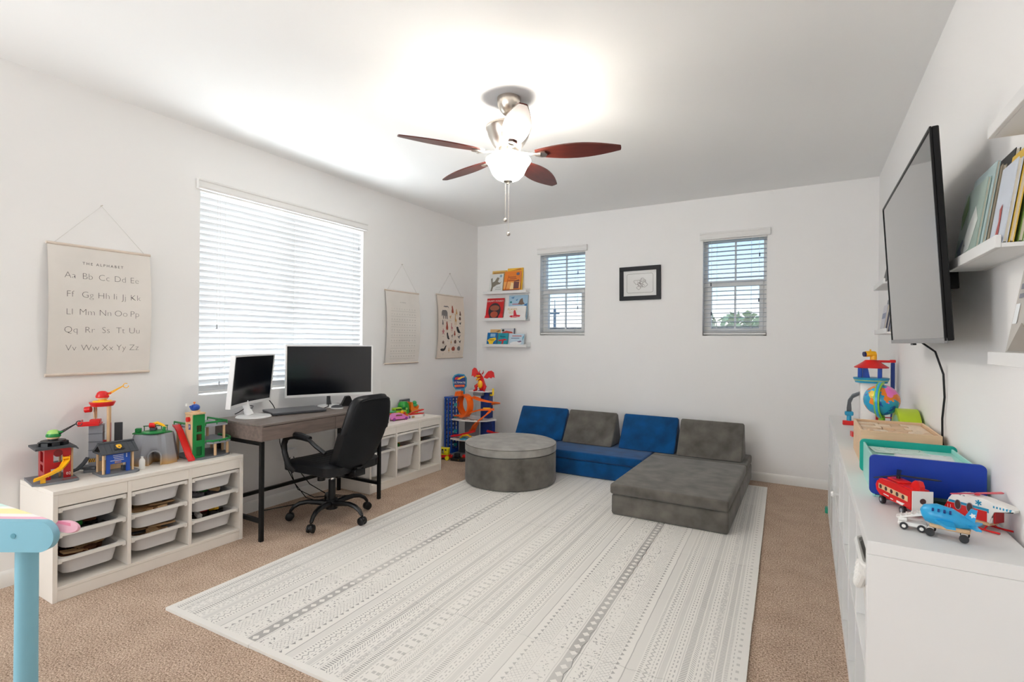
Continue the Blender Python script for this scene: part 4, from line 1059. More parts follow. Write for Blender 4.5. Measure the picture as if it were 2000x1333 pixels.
# --- ledges on the right wall
LR = 0.115
ledge('upper white picture ledge on the right wall nearest the camera', (XR, 1.862, 1.897), -pi / 2, 0.55, LR)
ledge('white picture ledge tucked behind the near end of the television', (XR, 2.365, 1.592), -pi / 2, 0.55, 0.108)
ledge('lower white picture ledge on the right wall nearest the camera', (XR, 1.846, 1.280), -pi / 2, 0.55, LR)
ledge('upper white picture ledge beyond the far end of the television', (XR, 4.604, 1.726), -pi / 2, 0.55, LR)
ledge('lower white picture ledge beyond the far end of the television', (XR, 4.514, 1.400), -pi / 2, 0.55, LR)
def onr(y, z, d): return (XR - d, y, z + 0.0135)
R_ = -pi / 2
gp = 'picture books on the right wall ledges'
book('pale green picture book with a misty-bird cover beside the television', onr(2.215, 1.592, 0.0905), R_, 0.25, 0.250, 0.008, (166, 186, 178), 0.14, (('p', (226, 230, 226), [(.3, .2), (.5, .5), (.7, .7), (.9, .5), (.7, .15), (.4, .1)], 1), ('p', (104, 138, 84), [(.02, .7), (.2, .95), (.3, .75), (.12, .5)], 1), ('p', (120, 132, 150), [(.1, .2), (.3, .34), (.5, .22), (.3, .06)], 1)), gp)
book('pale blue picture book second from the front beside the television', onr(2.185, 1.592, 0.081), R_, 0.24, 0.288, 0.008, (176, 198, 200), 0.14, (), gp)
book('cream picture book third from the front beside the television', onr(2.155, 1.592, 0.0705), R_, 0.22, 0.27, 0.010, (150, 138, 118), 0.14, (), gp)
book('black picture book leaning on the wall beside the television', onr(2.13, 1.592, 0.0585), R_, 0.27, 0.300, 0.011, (14, 14, 16), 0.14, (), gp)
book('white picture book with a red figure on the ledge end beside the television', onr(1.885, 1.592, 0.088), R_, 0.125, 0.225, 0.010, (206, 214, 226), 0.14, (('p', (176, 84, 80), [(.4, .05), (.5, .3), (.42, .45), (.55, .5), (.6, .3), (.62, .05), (.55, .05), (.54, .25), (.47, .05)], 1),), gp)
book('yellow picture book behind the white one on the ledge beside the television', onr(1.88, 1.592, 0.075), R_, 0.115, 0.255, 0.010, (222, 184, 70), 0.14, (), gp)
book('green picture book behind the yellow one on the ledge beside the television', onr(1.875, 1.592, 0.058), R_, 0.11, 0.235, 0.010, (112, 140, 66), 0.14, (), gp)
book('grey patterned picture book standing on the lower near ledge', onr(1.70, 1.280, 0.090), R_, 0.19, 0.235, 0.010, (186, 180, 172), 0.16, (('r', (120, 118, 130), .1, .9, .78, .84, 1), ('r', (120, 118, 130), .1, .6, .68, .73, 1), ('p', (140, 130, 118), [(.1, .1), (.4, .4), (.7, .3), (.9, .5), (.8, .1)], 1), ('r', (236, 238, 240), .05, .2, .4, .62, 1)), gp)
book('black picture book behind the patterned one on the lower near ledge', onr(1.66, 1.280, 0.075), R_, 0.20, 0.26, 0.014, (30, 30, 32), 0.16, (), gp)
book('olive picture book against the wall on the lower near ledge', onr(1.64, 1.280, 0.058), R_, 0.19, 0.25, 0.010, (150, 142, 84), 0.16, (), gp)
book('dark picture book on the upper near ledge', onr(1.62, 1.897, 0.070), R_, 0.22, 0.26, 0.012, (72, 70, 76), 0.17, (), gp)
book('black picture book on the upper ledge beyond the television', onr(4.36, 1.726, 0.075), R_, 0.22, 0.27, 0.010, (30, 30, 34), 0.20, (), gp)
book('tan picture book behind the black one on the upper ledge beyond the television', onr(4.30, 1.726, 0.058), R_, 0.22, 0.25, 0.012, (196, 182, 156), 0.20, (), gp)
book('pale picture book at the front of the lower ledge beyond the television', onr(4.33, 1.400, 0.090), R_, 0.20, 0.19, 0.010, (206, 206, 212), 0.14, (('r', (120, 130, 160), .1, .9, .5, .7, 1),), gp)
book('navy-edged picture book second on the lower ledge beyond the television', onr(4.30, 1.400, 0.077), R_, 0.21, 0.23, 0.010, (66, 74, 100), 0.14, (), gp)
book('lilac picture book third on the lower ledge beyond the television', onr(4.26, 1.400, 0.064), R_, 0.22, 0.24, 0.010, (186, 190, 212), 0.14, (), gp)
book('brown-edged picture book against the wall on the lower ledge beyond the television', onr(4.22, 1.400, 0.050), R_, 0.22, 0.26, 0.012, (140, 124, 110), 0.14, (), gp)

# ================================================================== television
M_screen_tv = mat('tv_screen_glass', (30, 31, 33), 0.12, spec=0.9, coat=0.8, bump=(500, 0.004))
M_bezel = mat('tv_bezel', (10, 10, 11), 0.35, spec=0.3, bump=(100, 0.02))
M_lip = mat('tv_silver_lip', (150, 150, 152), 0.3, metal=0.8, bump=(100, 0.02))
ty0, ty1, th_ = 2.180, 3.402, 0.722
tilt = radians(3.6)
tv = thing('television', 'large flat black television tilted forward on the right wall', 'television', (0.398, (ty0 + ty1) / 2, 1.345), -pi / 2, None, rx=tilt)
tw = ty1 - ty0
m = MB(); m.bx(-tw / 2, tw / 2, 0.004, 0.024, 0, th_, 0.003, 1); m.build('cabinet', M_bezel, tv)
m = MB()
for a in ((-tw / 2, tw / 2, 0, 0.010), (-tw / 2, tw / 2, th_ - 0.008, th_), (-tw / 2, -tw / 2 + 0.008, 0.010, th_ - 0.008), (tw / 2 - 0.008, tw / 2, 0.010, th_ - 0.008)): m.bx(a[0], a[1], -0.002, 0.004, a[2], a[3])
m.build('bezel', M_bezel, tv)
m = MB(); m.bx(-tw / 2 + 0.008, tw / 2 - 0.008, 0.0012, 0.0039, 0.010, th_ - 0.008); m.build('screen', M_screen_tv, tv)
m = MB(); m.bx(-tw / 2 + 0.001, tw / 2 - 0.001, -0.0035, 0.006, -0.008, 0.0095, 0.001, 1); m.build('silver_lip', M_lip, tv)
m = MB(); m.bx(-0.36, 0.36, 0.0245, 0.062, 0.05, 0.42, 0.01); m.build('back_hump', M_bezel, tv)
m = MB(); m.bx(-0.03, 0.03, -0.003, 0.01, -0.016, -0.0085, 0.002, 1); m.build('sensor', M_bezel, tv)
m = MB(); m.bx(-0.30, 0.30, 0.0625, 0.075, 0.15, 0.38); m.bx(-0.20, 0.20, 0.076, 0.13, 0.20, 0.30, 0.003, 1); m.build('wall_bracket', M_steel, tv)
m = MB(); yy = 2.93
m.tube([(0.43, yy, 1.36), (0.50, yy, 1.30), (0.528, yy - 0.005, 1.20), (0.530, yy - 0.02, 1.10), (0.529, yy + 0.015, 1.00), (0.529, yy + 0.01, 0.90), (0.528, yy - 0.06, 0.82), (0.528, yy - 0.10, 0.774)], 0.0042, 8)
tag(m.build('power_cord', M_black), 'black cord hanging from the television down to the white cabinet', 'cord')
# ================================================================== things on the desk
M_monw = mat('monitor_white', (232, 232, 232), 0.3, bump=(80, 0.01))
M_scr = mat('dark_screen', (8, 11, 18), 0.14, spec=0.6, bump=(600, 0.003))
def monitor(label, xc, yc, z0, w, h, rz, depth, base_r, base_xy, neck, lean=0.0):
    """curved monitor: screen faces local -y, ends come forward"""
    t = thing('curved_monitor', label, 'monitor', (xc, yc, DZ), rz)
    zb = z0 - DZ; kk = depth / (w / 2) ** 2
    def cur(co): return (co.x, co.y - kk * co.x * co.x - lean * (co.z - zb - h / 2), co.z)
    def slab(x0, x1, y0, y1, z0_, z1_, name, mm, n=20, parent=t):
        m = MB(); bm = m.bm; V = []
        for i in range(n + 1):
            x = x0 + (x1 - x0) * i / n
            V.append([bm.verts.new((x, yy, zz)) for yy, zz in ((y0, z0_), (y1, z0_), (y1, z1_), (y0, z1_))])
        for A, B in zip(V, V[1:]):
            for q in range(4): bm.faces.new((A[q], A[(q + 1) % 4], B[(q + 1) % 4], B[q]))
        bm.faces.new(V[0]); bm.faces.new(V[-1][::-1])
        return m.build(name, mm, parent, warp=cur)
    slab(-w / 2, w / 2, 0.002, 0.030, zb, zb + h, 'housing', M_monw)
    b = 0.012; bb = 0.020
    slab(-w / 2, w / 2, -0.003, 0.0018, zb, zb + bb, 'bezel', M_monw); slab(-w / 2, w / 2, -0.003, 0.0018, zb + h - b, zb + h, 'bezel', M_monw)
    slab(-w / 2, -w / 2 + b, -0.003, 0.0018, zb + bb, zb + h - b, 'bezel', M_monw, 2); slab(w / 2 - b, w / 2, -0.003, 0.0018, zb + bb, zb + h - b, 'bezel', M_monw, 2)
    slab(-w / 2 + b, w / 2 - b, -0.001, 0.0017, zb + bb, zb + h - b, 'screen', M_scr)
    bx_, by_ = base_xy
    m = MB(); m.lathe([(0, 0), (base_r, 0), (base_r, 0.004), (base_r - 0.006, 0.011), (base_r * 0.5, 0.014), (0, 0.014)], 40, TR(bx_, by_, 0.0006)); m.build('base', M_monw, t)
    m = MB(); m.tube([(bx_, by_ + 0.03, 0.012), (bx_ * 0.8, by_ + 0.05, 0.06), (bx_ * 0.4, 0.045, zb + 0.06), (0, 0.035, zb + 0.12)], 0.02, 10, radii=[0.034, 0.026, 0.022, 0.022], flat=0.6); m.build('neck', neck, t)
    return t
monitor('smaller curved white-framed monitor standing at the left end of the desk', -3.475, 2.235, 0.858, 0.555, 0.360, atan2(.49, .87) + pi / 2, 0.030, 0.118, (0.0, -0.03), M_monw, 0.095)
monitor('larger curved white-framed monitor in the middle of the desk', -3.470, 2.945, 0.858, 0.705, 0.428, atan2(-.46, .886) + pi / 2, 0.030, 0.10, (0.0, 0.0), M_dark)
M_alu = mat('laptop_aluminium', (112, 114, 120), 0.35, metal=0.5, bump=(300, 0.02))
lt = thing('laptop', 'closed grey laptop lying between the two monitors', 'laptop', (-3.428, 2.575, DZ + 0.001), radians(-18))
m = MB(); m.prism(rrect(0.27, 0.395, 0.012, 4), 0.010, TR(0, 0, 0.004)); m.build('base', M_dark, lt)
m = MB(); m.prism(rrect(0.272, 0.397, 0.012, 4), 0.006, TR(0, 0, 0.0145)); m.build('lid', M_alu, lt)
m = MB()
for sx in (-1, 1):
    for sy in (-1, 1): m.cyl((sx * 0.11, sy * 0.17, 0), (sx * 0.11, sy * 0.17, 0.0045), 0.008, 8)
m.build('rubber_foot', M_black, lt)
ms = thing('computer_mouse', 'dark computer mouse with a white side on the desk under the larger monitor', 'mouse', (-3.29, 2.865, DZ + 0.001), radians(35))
m = MB(); m.lathe([(0, 0), (0.9, 0), (1.0, 0.2), (0.98, 0.42)], 24, TR(0, 0, 0) @ Matrix.Diagonal((0.050, 0.030, 0.030, 1))); m.build('body', M_monw, ms)
m = MB(); m.lathe([(0.98, 0.43), (0.9, 0.72), (0.65, 0.98), (0.3, 1.12), (0, 1.15)], 24, Matrix.Diagonal((0.050, 0.030, 0.030, 1))); m.build('top_shell', M_dark, ms)
m = MB(); m.cyl((0.022, -0.004, 0.030), (0.022, 0.004, 0.030), 0.008, 10); m.build('scroll_wheel', M_black, ms)
ph = thing('tablet_stand', 'small black wedge-shaped stand leaning under the larger monitor', 'stand', (-3.375, 3.045, DZ + 0.001), radians(60))
m = MB(); m.prism([(-0.055, 0), (0.055, 0), (0.02, 0.085), (-0.015, 0.082)], 0.06, TR(0, 0.03, 0) @ RX(pi / 2)); m.build('wedge_body', M_black, ph)
m = MB(); m.bx(-0.057, 0.057, -0.032, 0.032, -0.0006, 0.004, 0.001, 1); m.build('foot_plate', M_dark, ph)
m = MB(); zz = DZ + 0.004
m.tube([(-3.52, 2.99, DZ + 0.10), (-3.47, 2.94, DZ + 0.05), (-3.40, 2.87, DZ + 0.012), (-3.37, 2.78, zz), (-3.36, 2.70, zz), (-3.40, 2.62, zz + 0.001)], 0.0035, 6)
tag(m.build('monitor_cable', M_black), 'thin black cable curling from the larger monitor to the laptop', 'cable')
m = MB(); m.tube([(-3.50, 2.23, DZ + 0.085), (-3.47, 2.26, DZ + 0.075), (-3.46, 2.25, DZ + 0.065), (-3.50, 2.21, DZ + 0.06), (-3.53, 2.19, DZ + 0.035), (-3.555, 2.175, DZ + 0.020)], 0.003, 6)
tag(m.build('monitor_cable', M_black), 'thin black cable hooked over the round base of the smaller monitor', 'cable')
m = MB(); m.tube([(-3.618, 2.46, DZ + 0.12), (-3.622, 2.52, DZ + 0.05), (-3.622, 2.56, DZ - 0.02), (-3.640, 2.60, 0.5), (-3.640, 2.66, 0.30), (-3.60, 2.74, 0.10), (-3.55, 2.86, 0.012), (-3.45, 3.0, 0.008)], 0.0036, 6)
tag(m.build('power_cord', M_black), 'black cord running from behind the smaller monitor down to the carpet', 'cord')
ad = thing('wall_adapter', 'white power adapter on the wall outlet under the desk', 'adapter', (XL + 0.001, 2.70, 0.40), pi / 2)
m = MB(); m.bx(-0.038, 0.038, -0.006, 0, -0.06, 0.06, 0.002, 1); m.build('cover_plate', M_trim, ad)
m = MB(); m.bx(-0.05, 0.05, -0.06, -0.0065, -0.03, 0.035, 0.004, 2); m.build('adapter_body', M_monw, ad)
m = MB(); m.tube([(-3.63, 2.685, 0.38), (-3.60, 2.66, 0.30), (-3.56, 2.68, 0.17), (-3.50, 2.74, 0.05), (-3.44, 2.82, 0.008), (-3.38, 2.93, 0.008)], 0.0036, 6)
tag(m.build('power_cord', M_black), 'black cord looping down from the white adapter under the desk', 'cord')
m = MB(); m.tube([(-3.63, 2.715, 0.38), (-3.585, 2.72, 0.28), (-3.53, 2.80, 0.14), (-3.47, 2.93, 0.03), (-3.43, 3.02, 0.008), (-3.36, 3.06, 0.008), (-3.42, 2.95, 0.010), (-3.58, 2.55, 0.008), (-3.62, 2.42, 0.008)], 0.0036, 6)
tag(m.build('power_cord', M_black), 'black cord trailing along the baseboard under the desk', 'cord')

# ================================================================== white cube shelves along the right wall
KX0, KX1, KH = 0.154, XR - 0.014, 0.77
def cube_shelf(label, y0, y1):
    t = thing('cube_shelf', label, 'shelf', ((KX0 + KX1) / 2, (y0 + y1) / 2, 0), 0, 'white cube shelves along the right wall')
    inv = TR(*t.location).inverted()
    def mk(name, *b):
        m = MB(); m.M = inv; m.bx(*b, 0.0012, 1); return m.build(name, M_white, t)
    e = 0.038
    mk('top_panel', KX0, KX1, y0, y1, KH - e, KH); mk('bottom_panel', KX0, KX1, y0, y1, 0, e)
    mk('side_panel', KX0, KX1, y0, y0 + e, e + 0.0005, KH - e - 0.0005); mk('side_panel', KX0, KX1, y1 - e, y1, e + 0.0005, KH - e - 0.0005)
    zm = KH / 2; mk('middle_shelf', KX0 + 0.001, KX1, y0 + e, y1 - e, zm - 0.008, zm + 0.008)
    w = (y1 - y0 - 2 * e - 3 * 0.016) / 4
    ys = [y0 + e + k * (w + 0.016) for k in range(4)]
    for k in (1, 2, 3):
        mk('divider', KX0 + 0.001, KX1, ys[k] - 0.016, ys[k], e + 0.0005, zm - 0.0085); mk('divider', KX0 + 0.001, KX1, ys[k] - 0.016, ys[k], zm + 0.0085, KH - e - 0.0005)
    return t, ys, w
K1, ks1, kw = cube_shelf('white cube shelf nearest the camera along the right wall', 1.772, 3.238)
K2, ks2, kw2 = cube_shelf('white cube shelf at the far end of the right wall', 3.240, 4.706)
# door in the far unit
dr = MB(); dr.M = TR(*K2.location).inverted(); dr.bx(KX0 + 0.003, KX0 + 0.019, ks2[0] + 0.002, ks2[0] + kw2 - 0.002, KH / 2 + 0.010, KH - 0.040, 0.001, 1); door = dr.build('door', M_white, K2)
m = MB(); m.M = TR(*K2.location).inverted(); m.lathe([(0, 0), (0.006, 0), (0.006, 0.012), (0.013, 0.018), (0.016, 0.026), (0.013, 0.034), (0, 0.037)], 18, TR(KX0 + 0.003, ks2[0] + 0.055, 0.50) @ RY(-pi / 2)); m.build('knob', M_trim, door)
for q in range(2):
    m = MB(); m.M = TR(*K2.location).inverted(); m.bx(KX0 + 0.003, KX0 + 0.019, ks2[2 + q * 1] + 0.002, ks2[2 + q] + kw2 - 0.002, 0.040, KH / 2 - 0.010, 0.001, 1); m.build('door', M_white, K2)
# storage basket in the near top cube, leaning forward out of the front
bk = thing('storage_basket', 'white storage basket with rope handle in the near top cube', 'basket', (0.325, ks1[0] + kw / 2, KH / 2 + 0.009))
m = MB(); o_ = rrect(0.335, 0.30, 0.05, 5); i_ = rrect(0.325, 0.29, 0.045, 5); bm = m.bm
lv = [[bm.verts.new((p[0], p[1], z)) for p in pts] for pts, z in ((rrect(0.29, 0.27, 0.05, 5), 0.0), (o_, 0.27), (i_, 0.27), (rrect(0.28, 0.26, 0.045, 5), 0.006))]
for A, B in zip(lv, lv[1:]):
    for k in range(len(A)): bm.faces.new((A[k], A[(k + 1) % len(A)], B[(k + 1) % len(A)], B[k]))
bm.faces.new(lv[0][::-1]); bm.faces.new(lv[-1]); m.build('basket_body', mat('basket_white', (228, 226, 222), 0.7, bump=(90, 0.1)), bk)
m = MB(); m.tube([(p[0] - 0.004, p[1], 0.274) for p in rrect(0.338, 0.306, 0.05, 6)], 0.008, 8, closed=True); m.build('rim', M_trim, bk)
m = MB(); pts = [(-0.165 - 0.010 * sin(pi * f), -0.055 + 0.11 * f, 0.225 - 0.055 * sin(pi * f)) for f in [i / 14 for i in range(15)]]
m.tube(pts, 0.012, 8)
for i in range(1, 14): m.ball(pts[i], 0.0145, 8, (1, .6, 1))
m.build('rope_handle', mat('white_rope', (230, 228, 224), 0.8, bump=(200, 0.2)), bk)
m = MB(); m.box((0.0, 0.0, 0.02), (0.05, 0.07, 0.04), 0.004)
o = m.build('toy_block', mat('teal_toy', (30, 150, 120), 0.4, var=(20, 0.04)), None); o.location = (0.16, 4.73, 0.0)
tag(o, 'small teal toy block on the carpet at the far end of the white cube shelves', 'toy block')

# ================================================================== pastel child's table, cut by the left edge of the picture
M_aqua = mat('aqua_paint', (132, 190, 210), 0.45, var=(6, 0.03), bump=(90, 0.02)); M_pink = mat('pink_paint', (238, 180, 198), 0.45, var=(6, 0.03), bump=(90, 0.02)); M_dpink = mat('rose_paint', (228, 130, 160), 0.5, var=(10, 0.03))
tb = thing('kids_table', "pastel child's table with aqua legs and rainbow stripes at the left edge", 'table', (-1.99, 0.585, 0), radians(30))
# local x along the rail (to the right in the view), y away from the camera
zt = 0.790
m = MB(); pts = [(-0.95, -0.090), (0.045, -0.090)] + [(0.045 + 0.046 * cos(a), -0.045 + 0.045 * sin(a)) for a in [radians(d) for d in range(-80, 60, 10)]] + [(0.066, -0.003), (0.055, 0.0), (-0.95, 0.0)]
m.prism(pts, 0.022, TR(0, 0.011, zt) @ RX(pi / 2)); rail = m.build('rail', M_aqua, tb)
m = MB(); m.lathe([(0, -0.003), (0.004, -0.003), (0.0075, 0.0), (0.0075, 0.0016), (0, 0.0016)], 14, TR(-0.026, -0.0112, zt - 0.042) @ RX(pi / 2)); m.build('screw', mat('aqua_screw', (96, 160, 180), 0.35, var=(40, 0.03)), rail)
for k, (c_, a, b) in enumerate((((240, 184, 204), 0.0, 0.021), ((246, 242, 238), 0.021, 0.046), ((246, 238, 176), 0.046, 0.092), ((244, 240, 236), 0.092, 0.112), ((206, 234, 226), 0.112, 0.36))):
    xa, xb = 0.060 - a * 2.05, 0.060 - b * 2.05; m = MB(); y0 = 0.0115
    m.prism([(-0.95, y0 + a), (xa, y0 + a), (xb, y0 + b), (-0.95, y0 + b)], 0.008, TR(0, 0, zt - 0.0085))
    m.build('rainbow_stripe', mat('stripe_%d' % k, c_, 0.5, var=(8, 0.03)), tb)
for xx, yy in ((-0.036, 0.042), (-0.86, 0.042), (-0.86, 0.30)):
    m = MB(); m.lathe([(0, zt - 0.030), (0.027, zt - 0.030), (0.0275, 0.4), (0.029, 0.03), (0.028, 0.0), (0, 0)], 24, TR(xx, yy, 0)); m.build('leg', M_aqua, tb)
m = MB(); m.bx(-0.86, -0.036, 0.03, 0.055, zt - 0.06, zt - 0.009); m.build('apron', M_aqua, tb)
m = MB(); m.prism([(0.034 * cos(a), 0.017 * sin(a)) for a in [2 * pi * i / 24 for i in range(24)]], 0.012, TR(0.102, 0.03, zt - 0.028) @ RY(radians(12)) @ RX(radians(70))); ear = m.build('petal_handle', M_pink, tb)
m = MB(); m.prism([(-0.022, -0.004), (0.020, -0.004), (0.015, 0.004), (-0.022, 0.004)], 0.003, TR(0.096, 0.0235, zt - 0.0165) @ RY(radians(12)) @ RX(radians(70))); m.build('petal_inset', M_dpink, ear)
# ================================================================== toys on the left storage unit
ZT = THT
WOOD = mat('beech_wood', (216, 180, 138), 0.5, var=(10, 0.1), stretch=(8, 8, 1)); RED = mat('red_lacquer', (176, 20, 26), 0.3, var=(20, 0.04)); YEL = mat('yellow_plastic', (248, 186, 24), 0.3, var=(20, 0.04))
GRYP = mat('grey_plastic', (118, 122, 128), 0.5, var=(20, 0.05)); LGRY = mat('stone_grey_plastic', (146, 148, 156), 0.55, var=(20, 0.05)); GRN = mat('green_plastic', (22, 132, 62), 0.35, var=(20, 0.05)); BLUP = mat('blue_plastic', (26, 78, 176), 0.3, var=(20, 0.05))
ROOF = mat('slate_plastic', (62, 66, 72), 0.5, var=(20, 0.05)); WHT = mat('white_plastic', (236, 234, 230), 0.35, var=(20, 0.02)); ORG = mat('orange_plastic', (250, 110, 24), 0.3, var=(20, 0.04)); LIME = mat('lime_plastic', (156, 200, 34), 0.35, var=(20, 0.04))
DGRN = mat('dark_green_plastic', (16, 100, 48), 0.4, var=(20, 0.05)); MINT = mat('pale_green_plastic', (158, 206, 110), 0.3, var=(20, 0.04)); REDP = mat('bright_red_plastic', (216, 28, 30), 0.28, var=(20, 0.04)); TEAL = mat('teal_plastic', (36, 150, 190), 0.35, var=(20, 0.04)); NAVY = mat('navy_plastic', (20, 52, 124), 0.4, var=(20, 0.05))
PK = mat('pink_plastic', (226, 130, 200), 0.35, var=(20, 0.04)); SAND = mat('sand_plastic', (190, 158, 108), 0.6, var=(20, 0.1)); CYAN = mat('cyan_plastic', (62, 196, 206), 0.35, var=(20, 0.04)); BLACKT = mat('black_toy_plastic', (30, 32, 36), 0.4, var=(20, 0.05))

def pod(label, loc, rz, shell, dome, truss, group=None):
    """toy crane pod: rounded cab on a wooden ring, lattice boom with a hooked claw along local +y"""
    t = thing('toy_crane_pod', label, 'toy crane', loc, rz, group)
    m = MB(); m.cyl((0, 0, 0), (0, 0, 0.008), 0.026, 20); m.build('wooden_ring', WOOD, t)
    m = MB(); m.lathe([(0, 0.0085), (0.027, 0.0085), (0.029, 0.016), (0.026, 0.026)], 20, Matrix.Diagonal((0.9, 1.15, 1, 1))); m.bx(-0.010, 0.010, 0.005, 0.045, 0.030, 0.038, 0.003, 1); m.build('cab', shell, t)
    m = MB(); m.lathe([(0.0255, 0.0262), (0.022, 0.038), (0.013, 0.046), (0, 0.048)], 20, Matrix.Diagonal((0.9, 1.15, 1, 1))); m.build('canopy_dome', dome, t)
    m = MB()
    a, b = Vector((0, 0.024, 0.018)), Vector((0, 0.100, 0.074))
    for s in (-0.006, 0.006):
        m.tube([(s, a.y, a.z), (s, b.y, b.z)], 0.0016, 5); m.tube([(s, a.y + 0.004, a.z + 0.016), (s, b.y, b.z + 0.002)], 0.0016, 5)
        for k in range(6):
            f0, f1 = k / 6, (k + 0.5) / 6
            lo = lambda f: (s, a.y + (b.y - a.y) * f, a.z + (b.z - a.z) * f); hi = lambda f: (s, a.y + 0.004 + (b.y - a.y - 0.004) * f, a.z + 0.016 + (b.z - a.z - 0.014) * f)
            m.tube([lo(f0), hi(f1)], 0.0011, 4); m.tube([hi(f1), lo(k / 6 + 1 / 6)], 0.0011, 4)
    m.tube([(0, b.y + 0.013 + 0.013 * cos(q), b.z + 0.002 + 0.013 * sin(q)) for q in [radians(d) for d in range(60, 361, 20)]], 0.0024, 5)
    m.build('lattice_boom', truss, t)
    return t

# --- fire station
fs = thing('toy_fire_station', 'red toy fire station with a yellow slide at the near end of the left unit', 'toy building', (-3.515, 1.134, ZT + 0.001), radians(-8))
# local +x is the front (into the room), y along the wall
m = MB(); m.prism([(-0.115, -0.09), (0.095, -0.09), (0.115, -0.06), (0.125, 0.06), (0.11, 0.095), (-0.10, 0.095), (-0.115, 0.06)], 0.012); m.build('base_plate', GRYP, fs)
H0, H1 = 0.0125, 0.175
def arch_wall(w, h, ow, oh, th, mm, name, axis, pos, base=H0, win=None):
    m = MB()
    hw, ho = w / 2, ow / 2
    pts = [(-hw, 0), (-ho, 0), (-ho, oh - ho * 0.6)] + [(ho * cos(a), oh - ho * 0.6 + ho * 0.6 * sin(a)) for a in [pi - pi * i / 10 for i in range(1, 10)]] + [(ho, oh - ho * 0.6), (ho, 0), (hw, 0), (hw, h), (-hw, h)]
    M = {'x': TR(pos[0], pos[1], base) @ RZ(pi / 2) @ RX(pi / 2), 'y': TR(pos[0], pos[1], base) @ RX(pi / 2)}[axis]
    m.prism(pts, th, M); return m.build(name, mm, fs)
def wall_with_holes(parent, mm, name, axis, pos, w, h, base, th, holes):
    """panel of width w, height h with rectangular holes [(u0,u1,v0,v1)]; axis = the panel's normal"""
    us = sorted({0, w} | {q for hl in holes for q in hl[:2]}); vs = sorted({0, h} | {q for hl in holes for q in hl[2:]}); m = MB()
    for u0, u1 in zip(us, us[1:]):
        for v0, v1 in zip(vs, vs[1:]):
            uc, vc = (u0 + u1) / 2, (v0 + v1) / 2
            if any(hl[0] < uc < hl[1] and hl[2] < vc < hl[3] for hl in holes): continue
            if axis == 'x': m.bx(pos[0] - th, pos[0], pos[1] + u0 - w / 2, pos[1] + u1 - w / 2, base + v0, base + v1)
            else: m.bx(pos[0] + u0 - w / 2, pos[0] + u1 - w / 2, pos[1], pos[1] + th, base + v0, base + v1)
    return m.build(name, mm, parent)
fw_ = wall_with_holes(fs, RED, 'front_wall', 'x', (0.05, 0.018), 0.108, 0.163, H0, 0.012, [(0.026, 0.078, 0.0, 0.055), (0.036, 0.074, 0.088, 0.137)])
m = MB(); m.lathe([(0, 0), (0.019, 0), (0.019, 0.012), (0, 0.012)], 20, TR(0.0385, 0.019, H0 + 0.137) @ RY(pi / 2), 0, 2 * pi); m.build('window_arch', mat('dark_red_lacquer', (120, 14, 20), 0.4, var=(20, 0.04)), fw_)
wall_with_holes(fs, RED, 'side_wall', 'y', (-0.03, -0.036), 0.135, 0.163, H0, 0.011, [(0.048, 0.118, 0.04, 0.075), (0.048, 0.118, 0.09, 0.145)])
m = MB(); m.bx(-0.095, 0.035, -0.024, 0.07, 0.075, 0.083); m.build('upper_floor', GRYP, fs)
for xx in (0.03, -0.075):
    m = MB(); m.cyl((xx, 0.078, H0), (xx, 0.078, H1), 0.0075, 12); m.build('post', WOOD, fs)
m = MB(); m.tube([(0.005, 0.035, H0), (0.005, 0.035, 0.16)], 0.006, 8); m.build('fire_pole', WOOD, fs)
m = MB(); pts = [(-0.075, 0.0), (0.060, 0.0), (0.085, -0.004), (0.098, -0.014), (0.101, -0.010), (0.090, 0.006), (0.062, 0.012), (-0.075, 0.010)]
m.prism(pts, 0.185, TR(0.062, 0, H1 + 0.001) @ RZ(pi / 2) @ RX(pi / 2) @ TR(0, 0, -0.175)); m.build('roof', ROOF, fs)
m = MB()
for k in range(8):
    a = k * pi / 4; m.M = TR(-0.015, 0.010, H1 + 0.012) @ RZ(a); m.prism([(0.034, -0.012), (0.062, -0.016), (0.062, 0.016), (0.034, 0.012)], 0.018)
m.M = Matrix.Identity(4); m.lathe([(0, 0.016), (0.050, 0.016), (0.056, 0.022), (0.052, 0.028), (0.02, 0.030), (0.02, 0.036), (0, 0.036)], 24, TR(-0.015, 0.010, H1 + 0.010)); m.build('roof_turntable', BLACKT, fs)
m = MB()
pth = [(0.055, 0.052, 0.118), (0.085, 0.046, 0.098), (0.108, 0.020, 0.070), (0.112, -0.02, 0.050), (0.108, -0.055, 0.036), (0.100, -0.085, 0.026)]
for p, q in zip(pth, pth[1:]):
    pass
n = len(pth); bm = m.bm; rows = []
for i, p in enumerate(pth):
    a = Vector(pth[max(i - 1, 0)]); b = Vector(pth[min(i + 1, n - 1)]); d = (b - a); d.z = 0; d.normalize(); s_ = Vector((-d.y, d.x, 0)); c = Vector(p)
    prof = [(-0.016, 0.014), (-0.012, 0.0), (0.012, 0.0), (0.016, 0.014), (0.013, 0.014), (0.010, 0.003), (-0.010, 0.003), (-0.013, 0.014)]
    rows.append([bm.verts.new(c + s_ * u + Vector((0, 0, v))) for u, v in prof])
for A, B in zip(rows, rows[1:]):
    for k in range(8): bm.faces.new((A[k], A[(k + 1) % 8], B[(k + 1) % 8], B[k]))
bm.faces.new(rows[0]); bm.faces.new(rows[-1][::-1])
m.bx(0.098, 0.108, -0.060, -0.040, 0.0125, 0.036); m.bx(0.058, 0.072, 0.036, 0.064, 0.118, 0.128)
m.build('slide', YEL, fs)
m = MB()
for s_, yy in (('02', 0.062), ('01', -0.024)): m.mesh(text_mesh(s_, 0.020), TR(0.0508, yy, 0.028) @ RZ(pi / 2) @ FRONT)
m.build('lettering', WHT, fs, smooth=0)
m = MB(); 
